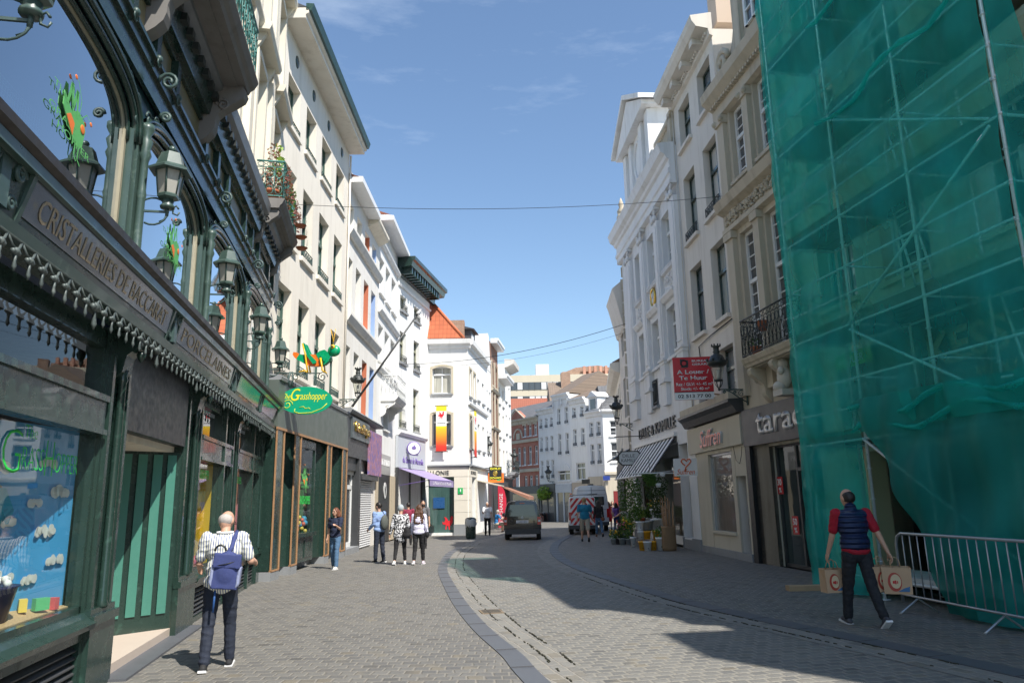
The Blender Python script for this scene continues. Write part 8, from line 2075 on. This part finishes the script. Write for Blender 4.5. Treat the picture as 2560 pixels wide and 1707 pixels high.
for i, (p, r, h, lb, c, lgs, hr, hs2, slv, bc, sx) in enumerate(crowd):
    p = ground(*p) if p[0] > 100 else Vector((p[0], p[1], gz(p[1])))
    mt = cloth('crowd%d' % i, c); person(p, RAD(r), h, lb, mt, mt if lgs == 'skirt' else cloth('crowdl%d' % i, bc), SH_DARK, hr, hs2, dict(WK, sw=(6 + i, -5 - i), kn=(2, 8)), vox=.018, legs=lgs, sleeve=slv, sex=sx, group='people further down the street')
pb = ground(1575, 1345)
person(pb, RAD(25), 1.66, 'woman in a pale top bending down over the potted plants', cloth('pale_tank', (.4, .38, .36)), cloth('sky_jeans', (.1, .15, .22)), SH_DARK, H_AUB, 'bob', dict(lean=62, sw=(-6, 4), kn=(4, 4), arm=((62, 5, 12), (66, 5, 10)), head=(10, 0)), vox=.014, sleeve='none', sex='f')

# =================================================================== VEHICLES
def wheel(par, x, y, r, w, sg, rim=M_STEEL):
    q = MB(); q.lathe([(r * .62, -w / 2), (r * .95, -w / 2), (r, -w * .35), (r, w * .35), (r * .95, w / 2), (r * .62, w / 2)], (0, 0, 0), 22); o = q.build('wheel', paint('tyre', (.015, .015, .015), .85), par); o.location = (x, y, r); o.rotation_euler = (0, RAD(90), 0)
    q = MB(); q.lathe([(r * .1, .03), (r * .3, .03), (r * .62, .0), (r * .62, -.02)], (0, 0, (w / 2 - .03) * sg), 14); q.build('rim', rim, o)


def body_sections(secs, name, mat, par, ny=None):
    """loft of half cross-sections: each = (y, [(x, z)...]) mirrored"""
    vs = []; fs = []; m = len(secs[0][1]) * 2
    for y, pr in secs:
        full = [(x, z) for x, z in pr] + [(-x, z) for x, z in reversed(pr)]
        vs += [(x, y, z) for x, z in full]
    for i in range(len(secs) - 1):
        for k in range(m): l = (k + 1) % m; fs.append((i * m + k, (i + 1) * m + k, (i + 1) * m + l, i * m + l))
    fs.append(tuple(range(m))); fs.append(tuple(range((len(secs) - 1) * m + m - 1, (len(secs) - 1) * m - 1, -1)))
    o = MB().add(vs, fs).build(name, mat, par); bv = o.modifiers.new('b', 'BEVEL'); bv.width = .035; bv.segments = 3; bv.limit_method = 'ANGLE'; bv.angle_limit = RAD(25)
    for p in o.data.polygons: p.use_smooth = True
    return o


M_CARG = paint('car_glass', (.02, .025, .028), .04, var=.02, coat=1, bmp=0); M_TAIL = paint('tail_red', (.45, .01, .01), .15, var=.05, coat=1, bmp=0); M_BUMP = paint('grey_bumper', (.045, .045, .048), .55); M_PLATE = paint('plate_white', (.65, .65, .68), .4)
g1 = ground(1262, 1351); g2 = ground(1347, 1351); vx = (g1.x + g2.x) / 2 + .05; vw = (g2.x - g1.x) / 2 + .09
VAN = thing('dark_van', (vx, g1.y, g1.z), RAD(-2), 'dark brown compact passenger van seen from behind, driving away', 'van'); VAN.scale = (1, 1, .93)
M_CAR = paint('brown_car_paint', (.05, .042, .036), .22, .35, var=.04, coat=1, bmp=0)
w0 = vw
rear = [(w0 - .1, .28), (w0, .5), (w0 + .0, .95), (w0 - .04, 1.12), (w0 - .13, 1.62), (w0 - .2, 1.76), (w0 - .4, 1.82), (.001, 1.84)]
mid = [(w0 - .08, .28), (w0 + .02, .5), (w0 + .02, .95), (w0 - .02, 1.12), (w0 - .13, 1.62), (w0 - .2, 1.79), (w0 - .4, 1.85), (.001, 1.87)]
fr_ = [(w0 - .08, .28), (w0 + .01, .5), (w0 + .01, .9), (w0 - .04, 1.05), (w0 - .05, 1.07), (w0 - .06, 1.08), (w0 - .3, 1.1), (.001, 1.12)]
end_ = [(w0 - .2, .3), (w0 - .1, .5), (w0 - .12, .75), (w0 - .16, .85), (w0 - .2, .87), (w0 - .25, .88), (w0 - .4, .9), (.001, .92)]
def shr(p, k, dz=0): return [(x * k, z + dz) for x, z in p]
body_sections([(0.0, shr(rear, .985)), (.08, rear), (.5, mid), (2.6, mid), (3.3, fr_), (4.1, end_)], 'body', M_CAR, VAN)
q = MB(); q.add([(-w0 + .22, -.025, 1.12), (w0 - .22, -.025, 1.12), (w0 - .3, -.0, 1.66), (-w0 + .3, -.0, 1.66)], [(0, 1, 2, 3)]); q.build('rear_window', M_CARG, VAN)
for sg in (-1, 1):
    q = MB(); q.box(sg * (w0 - .08) - .075, sg * (w0 - .08) + .075, -.03, .1, .72, 1.08); q.build('tail_light', M_TAIL, VAN); q = MB(); q.box(sg * (w0 - .08) - .05, sg * (w0 - .08) + .05, -.04, -.02, .86, .95); q.build('reversing_light', M_PLATE, VAN)
    wheel(VAN, sg * (w0 - .12), .75, .32, .2, sg); wheel(VAN, sg * (w0 - .12), 3.3, .32, .2, sg)
    q = MB(); q.add([(sg * (w0 - .0), .5, 1.15), (sg * (w0 - .0), 2.5, 1.15), (sg * (w0 - .09), 2.3, 1.6), (sg * (w0 - .09), .55, 1.6)], [(0, 1, 2, 3)]); q.build('side_window', M_CARG, VAN); q = MB(); q.tube([(sg * (w0 - .25), .2, 1.86), (sg * (w0 - .25), .4, 1.9), (sg * (w0 - .25), 2.4, 1.92)], .018, 5); q.build('roof_rail', M_BUMP, VAN)
    q = MB(); q.ball((sg * (w0 + .12), 2.75, 1.15), (.1, .05, .1), 8, 6); q.build('mirror', M_CAR, VAN)
MB().box(-w0 + .05, w0 - .05, -.1, .1, .3, .52).build('bumper', M_BUMP, VAN); q = MB().box(-.27, .27, -.04, -.02, .8, .93); p_ = q.build('number_plate', M_PLATE, VAN); text('1-HGV-873', M_BLACKP, p_, -.2, -.04, .83, width=.42, height=.07, extrude=.002); q = MB(); q.box(-.3, .3, -.035, 0, .98, 1.01); q.build('handle_trim', M_BUMP, VAN); q = MB(); q.lathe([(.06, 0), (.06, .02)], (0, 0, 0), 16, False); o = q.build('round_badge', M_STEEL, VAN); o.location = (0, -.02, 1.06); o.rotation_euler = (RAD(90), 0, 0); MB().box(-.12, .12, -.02, .02, 1.71, 1.74).build('brake_light', M_TAIL, VAN)

g1 = ground(1427, 1337); g2 = ground(1494, 1337); tw = (g2.x - g1.x) / 2 + .05
TR = thing('striped_truck', ((g1.x + g2.x) / 2, g1.y, g1.z), RAD(-3), 'white service van with red and white chevron stripes on its back and an amber beacon', 'van')
M_WV = paint('white_van_paint', (.62, .64, .66), .3, var=.03, coat=.6, bmp=0)
bx = [(tw - .06, .35), (tw, .5), (tw, 1.2), (tw - .02, 1.5), (tw - .04, 1.85), (tw - .1, 1.93), (.001, 1.94)]; cb = [(tw - .06, .35), (tw, .5), (tw, .9), (tw - .02, 1.0), (tw - .04, 1.05), (tw - .1, 1.08), (.001, 1.1)]
body_sections([(0, bx), (2.2, bx), (3.0, bx), (3.6, cb), (4.5, shr(cb, .92, -.1))], 'body', M_WV, TR)
q = MB(); H1, H2 = .5, 1.86
rd_ = MB()
for sg in (-1, 1):
    for k in range(-2, 8):
        z0 = .2 + k * .36; xs0, xs1 = .0, (tw - .08)
        P = [(sg * xs0, z0 + .75), (sg * xs1, z0), (sg * xs1, z0 + .18), (sg * xs0, z0 + .93)]
        # clip to panel
        def clip(poly, lo, hi):
            for bound, s_ in ((lo, 1), (hi, -1)):
                out = []
                for a, b_ in zip(poly, poly[1:] + poly[:1]):
                    ina, inb = (a[1] - bound) * s_ >= 0, (b_[1] - bound) * s_ >= 0
                    if ina: out.append(a)
                    if ina != inb: tt = (bound - a[1]) / (b_[1] - a[1]); out.append((a[0] + (b_[0] - a[0]) * tt, bound))
                poly = out
                if not poly: return poly
            return poly
        P = clip(P, H1, H2)
        if len(P) > 2: rd_.prism(P, 'y', -.028, -.022)
MB().box(-tw + .08, tw - .08, -.022, 0, H1, H2).build('rear_doors', M_WV, TR); rd_.build('chevron_stripes', M_REDS, TR)
for sg in (-1, 1):
    q = MB(); q.box(sg * (tw - .05) - .06, sg * (tw - .05) + .06, -.03, .06, .75, 1.15); q.build('tail_light', M_TAIL, TR); wheel(TR, sg * (tw - .12), .8, .33, .22, sg); wheel(TR, sg * (tw - .12), 3.5, .33, .22, sg)
q = MB(); q.box(-tw, tw, -.08, .1, .3, .48); q.build('bumper', M_BUMP, TR); q = MB(); q.box(-.55, .0, -.04, -.03, .86, .98); p_ = q.build('number_plate', M_PLATE, TR); text('1-TLN-426', M_BLACKP, p_, -.5, -.04, .89, width=.42, height=.07, extrude=.002); MB().box(-.012, .012, -.035, -.02, .5, 1.86).build('door_gap', M_BUMP, TR)
q = MB(); q.tube([(-tw + .05, .1, 2.02), (tw + .1, .1, 2.05)], .035, 6); q.tube([(-tw + .05, 1.6, 2.02), (tw - .05, 1.6, 2.02)], .03, 6); q.tube([(-tw + .1, .1, 1.9), (-tw + .1, .1, 2.02)], .02, 4); q.tube([(tw - .1, .1, 1.9), (tw - .1, .1, 2.02)], .02, 4); q.build('roof_rack', M_STEEL, TR); q = MB(); q.lathe([(.09, 0), (.09, .1), (.05, .17)], (-tw + .15, .5, 1.95), 12); q.build('amber_beacon', paint('amber', (.6, .12, .01), .2), TR)
g1 = ground(1446, 1325); g2 = ground(1516, 1325); g1, g2 = g1, g2; t2 = .98; cx_ = at(1481, 1300, 44.5).x
TV = thing('white_van', (cx_, 44.5, gz(44.5)), RAD(-2), 'tall plain white delivery van parked beyond the striped service van', 'van')
bx = [(t2 - .06, .35), (t2, .6), (t2, 1.4), (t2 - .05, 2.0), (t2 - .13, 2.45), (t2 - .25, 2.62), (.001, 2.66)]; cb = [(t2 - .06, .35), (t2, .6), (t2, 1.0), (t2 - .02, 1.15), (t2 - .06, 1.2), (t2 - .2, 1.22), (.001, 1.25)]
body_sections([(0, bx), (.1, bx), (4.4, bx), (5.2, cb), (5.9, shr(cb, .93, -.1))], 'body', M_WV, TV)
q = MB(); q.box(-.012, .012, -.012, 0, .5, 2.55)
for z in (1.25, 2.1, 2.35): q.box(-t2 + .15, t2 - .15, -.008, 0, z, z + .018)
q.build('door_gap', M_BUMP, TV); MB().box(-t2 + .25, -.12, -.01, 0, 1.5, 2.0).build('rear_window', M_CARG, TV); MB().box(.12, t2 - .25, -.01, 0, 1.5, 2.0).build('rear_window', M_CARG, TV); q = MB().box(-t2, t2, -.1, .1, .35, .55); q.build('bumper', M_BUMP, TV); q = MB().box(-.15, .15, .1, .2, 2.66, 2.74); q.build('roof_camera', M_BLACKP, TV)
for sg in (-1, 1): q = MB(); q.box(sg * (t2 - .06) - .06, sg * (t2 - .06) + .06, -.02, .1, .8, 1.3); q.build('tail_light', M_TAIL, TV); wheel(TV, sg * (t2 - .12), 1.0, .36, .22, sg); wheel(TV, sg * (t2 - .12), 4.5, .36, .22, sg)

# =================================================================== PLANT SHOP DISPLAY
M_POTW = paint('white_pot', (.75, .77, .78), .4, var=.06); M_POTO = paint('orange_pot', (.8, .38, .02), .4, var=.08); M_POTG = paint('grey_pot', (.3, .33, .34), .5, var=.1); rng = random.Random(51)
def pot(px, py, h, r, mat, lab, z=0, leaf=None, lh=.3, n=60, Y=None, sz=.09, cat='plant pot', grp='pots outside the plant shop'):
    p = ground(px, py) if Y is None else Vector((at(px, py, Y).x, Y, gz(Y)))
    t = thing('plant_pot' if not leaf else 'potted_plant', (p.x, p.y, p.z + z), 0, lab, cat if not leaf else 'potted plant', grp)
    MB().lathe([(r * .72, 0), (r * .95, h * .85), (r * 1.05, h * .86), (r * 1.05, h), (r * .9, h)], (0, 0, 0), 16).build('pot', mat, t)
    if mat in (M_POTW, M_POTO): MB().box(-.012, .012, -r * .86 - .01, -r * .8, h * .25, h * .34).build('tag_mark', M_BLACKP, t)
    if leaf: l = MB(); leaves(l, (0, 0, h + lh * .45), (r * 1.5, r * 1.5, lh * .6), n, sz, rng); l.build('foliage', leaf, t)
    if leaf and rng.random() < .75: l = MB(); [l.ball((rng.uniform(-r, r) * 1.2, rng.uniform(-r, r) * 1.2, h + lh * rng.uniform(.4, 1.05)), rng.uniform(.018, .035), 6, 4) for _ in range(14)]; l.build('blossom', rng.choice((M_YE, M_WHT, M_YE, paint('pink_flower', (.7, .15, .25), .6))), t)
    return t
def px(cx): return 1560 + cx / 7.128
def py(cy): return 1180 + cy / 7.128
BY = 24.9
pot(px(330), py(1395), .3, .13, M_POTO, 'orange pot at the lower left of the pot stack'); pot(px(425), py(1400), .3, .14, M_POTW, 'white pot in the middle of the bottom row of the stack'); pot(px(530), py(1390), .3, .13, M_POTO, 'orange pot at the right of the bottom row of the stack')
pot(px(318), py(1360), .27, .13, M_POTW, 'white pot in the second row of the stack, left', z=.31); pot(px(425), py(1360), .27, .14, M_POTO, 'orange pot in the second row of the stack', z=.31); pot(px(305), py(1355), .3, .14, M_POTW, 'white pot on the third row, left end of the stack', z=.6); pot(px(410), py(1350), .3, .14, M_POTG, 'grey pot on the third row of the stack', z=.6); pot(px(480), py(1340), .32, .14, M_POTG, 'grey pot behind the grey one on the third row', z=.6)
pot(px(660), py(1392), .42, .16, M_POTW, 'tall white pot with green and yellow flowers next to the wicker basket', leaf=M_LEAF, lh=.32, n=110)
pot(px(590), py(1350), .3, .14, M_POTO, 'orange pot behind the tall white pot', z=.28); pot(px(600), py(1330), .36, .2, M_POTW, 'large white pot above the orange one', z=.6); pot(px(620), py(1320), .38, .24, M_POTW, 'largest white pot at the top of the stack with a leafy stem', z=.92, leaf=M_LEAFL, lh=.3, n=30)
pot(px(172), py(1330), .34, .11, M_POTW, 'slim white pot standing alone left of the pot stack')
gl_ = ['small dark pot with a low green herb at the far left of the plants', 'second small herb pot from the left', 'dark bushy plant in a black pot among the herbs', 'tall leafy plant in the middle of the herbs', 'broad dark plant just left of the lone white pot', 'plant with small white buds among the herbs', 'spreading green plant on the right of the herbs']
for i, (x, y, h, lh, nn) in enumerate(((1535, 1360, .22, .3, 110), (1546, 1360, .22, .3, 110), (1556, 1361, .24, .55, 160), (1564, 1359, .24, .75, 200), (1572, 1361, .22, .65, 180), (1552, 1352, .24, .7, 170), (1578, 1354, .24, .7, 170))): pot(x, y, h, .13, M_GREYP if i % 2 else M_POTG, gl_[i], leaf=(M_LEAFL, M_LEAF, M_LEAFD)[i % 3] if i else M_LEAF, lh=lh, n=nn, sz=.085)
st = thing('plant_table', ground(1610, 1352) + Vector((0, .2, 0)), SD.a, 'low wooden table of flowering plants in front of the plant shop window', 'table'); MB().box(-.9, .9, -.3, .3, .68, .72).build('tabletop', M_WOOD, st)
for a, b in ((-.85, -.25), (.85, -.25), (-.85, .25), (.85, .25)): MB().box(a - .03, a + .03, b - .03, b + .03, 0, .68).build('leg', M_WOOD, st)
for i in range(7):
    p = st.matrix_basis.to_translation() if False else Vector(st.location); q_ = Matrix.Rotation(SD.a, 3, 'Z') @ Vector((-.75 + i * .25, .1 * (-1) ** i, 0)); t = thing('potted_plant', p + q_ + Vector((0, 0, .72)), 0, ['trailing', 'white flowering', 'round leaved', 'tall grassy', 'small leaved', 'white budded', 'bushy'][i] + ' plant in place %s from the far end of the low wooden table' % ['one', 'two', 'three', 'four', 'five', 'six', 'seven'][i], 'potted plant', 'plants on the low table')
    MB().lathe([(.08, 0), (.11, .16), (.12, .16), (.12, .19)], (0, 0, 0), 12).build('pot', (M_POTW, M_POTG, M_TERRA)[i % 3], t); l = MB(); leaves(l, (0, 0, .38), (.2, .2, .26), 120, .08, rng); l.build('foliage', (M_LEAF, M_LEAFD, M_LEAFL)[i % 3], t)
    if i in (1, 5): l = MB(); [l.ball((rng.uniform(-.15, .15), rng.uniform(-.15, .15), rng.uniform(.45, .65)), .03, 6, 4) for _ in range(8)]; l.build('flower', M_WHT, t)
# hanging garlands
hn = [(1556, 1200, 1310, 31.5, .26, 'leftmost hanging green garland under the striped awning'), (1575, 1200, 1300, 29.5, .24, 'second hanging green garland under the striped awning'), (1590, 1200, 1310, 28, .22, 'third hanging green garland, before the white pillar'), (1641, 1196, 1290, 25.6, .42, 'broad mass of trailing ivy hanging with small white pots beside the entrance'), (1624, 1182, 1212, 25.0, .26, 'round hanging plant at the head of the wooden pole')]
for x, y0, y1, Y, r, lb in hn:
    a, b = at(x, y0, Y), at(x, y1, Y); t = thing('hanging_plant', (a.x, Y, b.z), 0, lb, 'hanging plant', 'green garlands under the awning'); h = a.z - b.z; MB().tube([(0, 0, h), (0, 0, h + .5)], .008, 4).build('hook', M_IRON, t); l = MB()
    for k in range(9): z = h * (k + .5) / 9; leaves(l, (rng.uniform(-.05, .05), 0, z), (r * (.65 + .5 * k / 9), r * .7, h / 9), int(95 * r / .25), .075, rng, .5)
    l.build('foliage', M_LEAFD if r > .3 else M_LEAF, t)
    if r > .4: q = MB(); [q.lathe([(.07, 0), (.1, .14)], c, 10) for c in ((.0, -.3, .95), (.15, -.32, 1.3), (-.1, -.3, 1.28))]; q.build('white_pot', M_POTW, t)
p = ground(1628, 1345); tag(MB().tube([(0, 0, .2), (-.06, .0, 1.3), (-.12, 0, 2.55)], .035, 7).build('wooden_pole', paint('brown_pole', (.2, .08, .04), .6)), 'brown wooden pole standing among the plants by the shop window', 'pole').location = p
wb_ = thing('wicker_basket', ground(1674, 1376), 0, 'tall wicker basket full of wooden sticks by the white wall', 'basket'); M_WICK = brick('wicker', (.48, .32, .18), (.38, .24, .13), (.14, .09, .05), .05, .03); MB().lathe([(.22, 0), (.24, .1), (.22, .72), (.24, .78), (.21, .78)], (0, 0, 0), 20).build('basket', M_WICK, wb_); q = MB()
for k in range(16): a = rng.uniform(0, 6.28); r = rng.uniform(.02, .17); q.tube([(r * math.cos(a), r * math.sin(a), .1), (r * 1.5 * math.cos(a), r * 1.5 * math.sin(a), rng.uniform(1.2, 1.75))], rng.uniform(.008, .018), 6)
q.build('stick', M_WOOD, wb_)
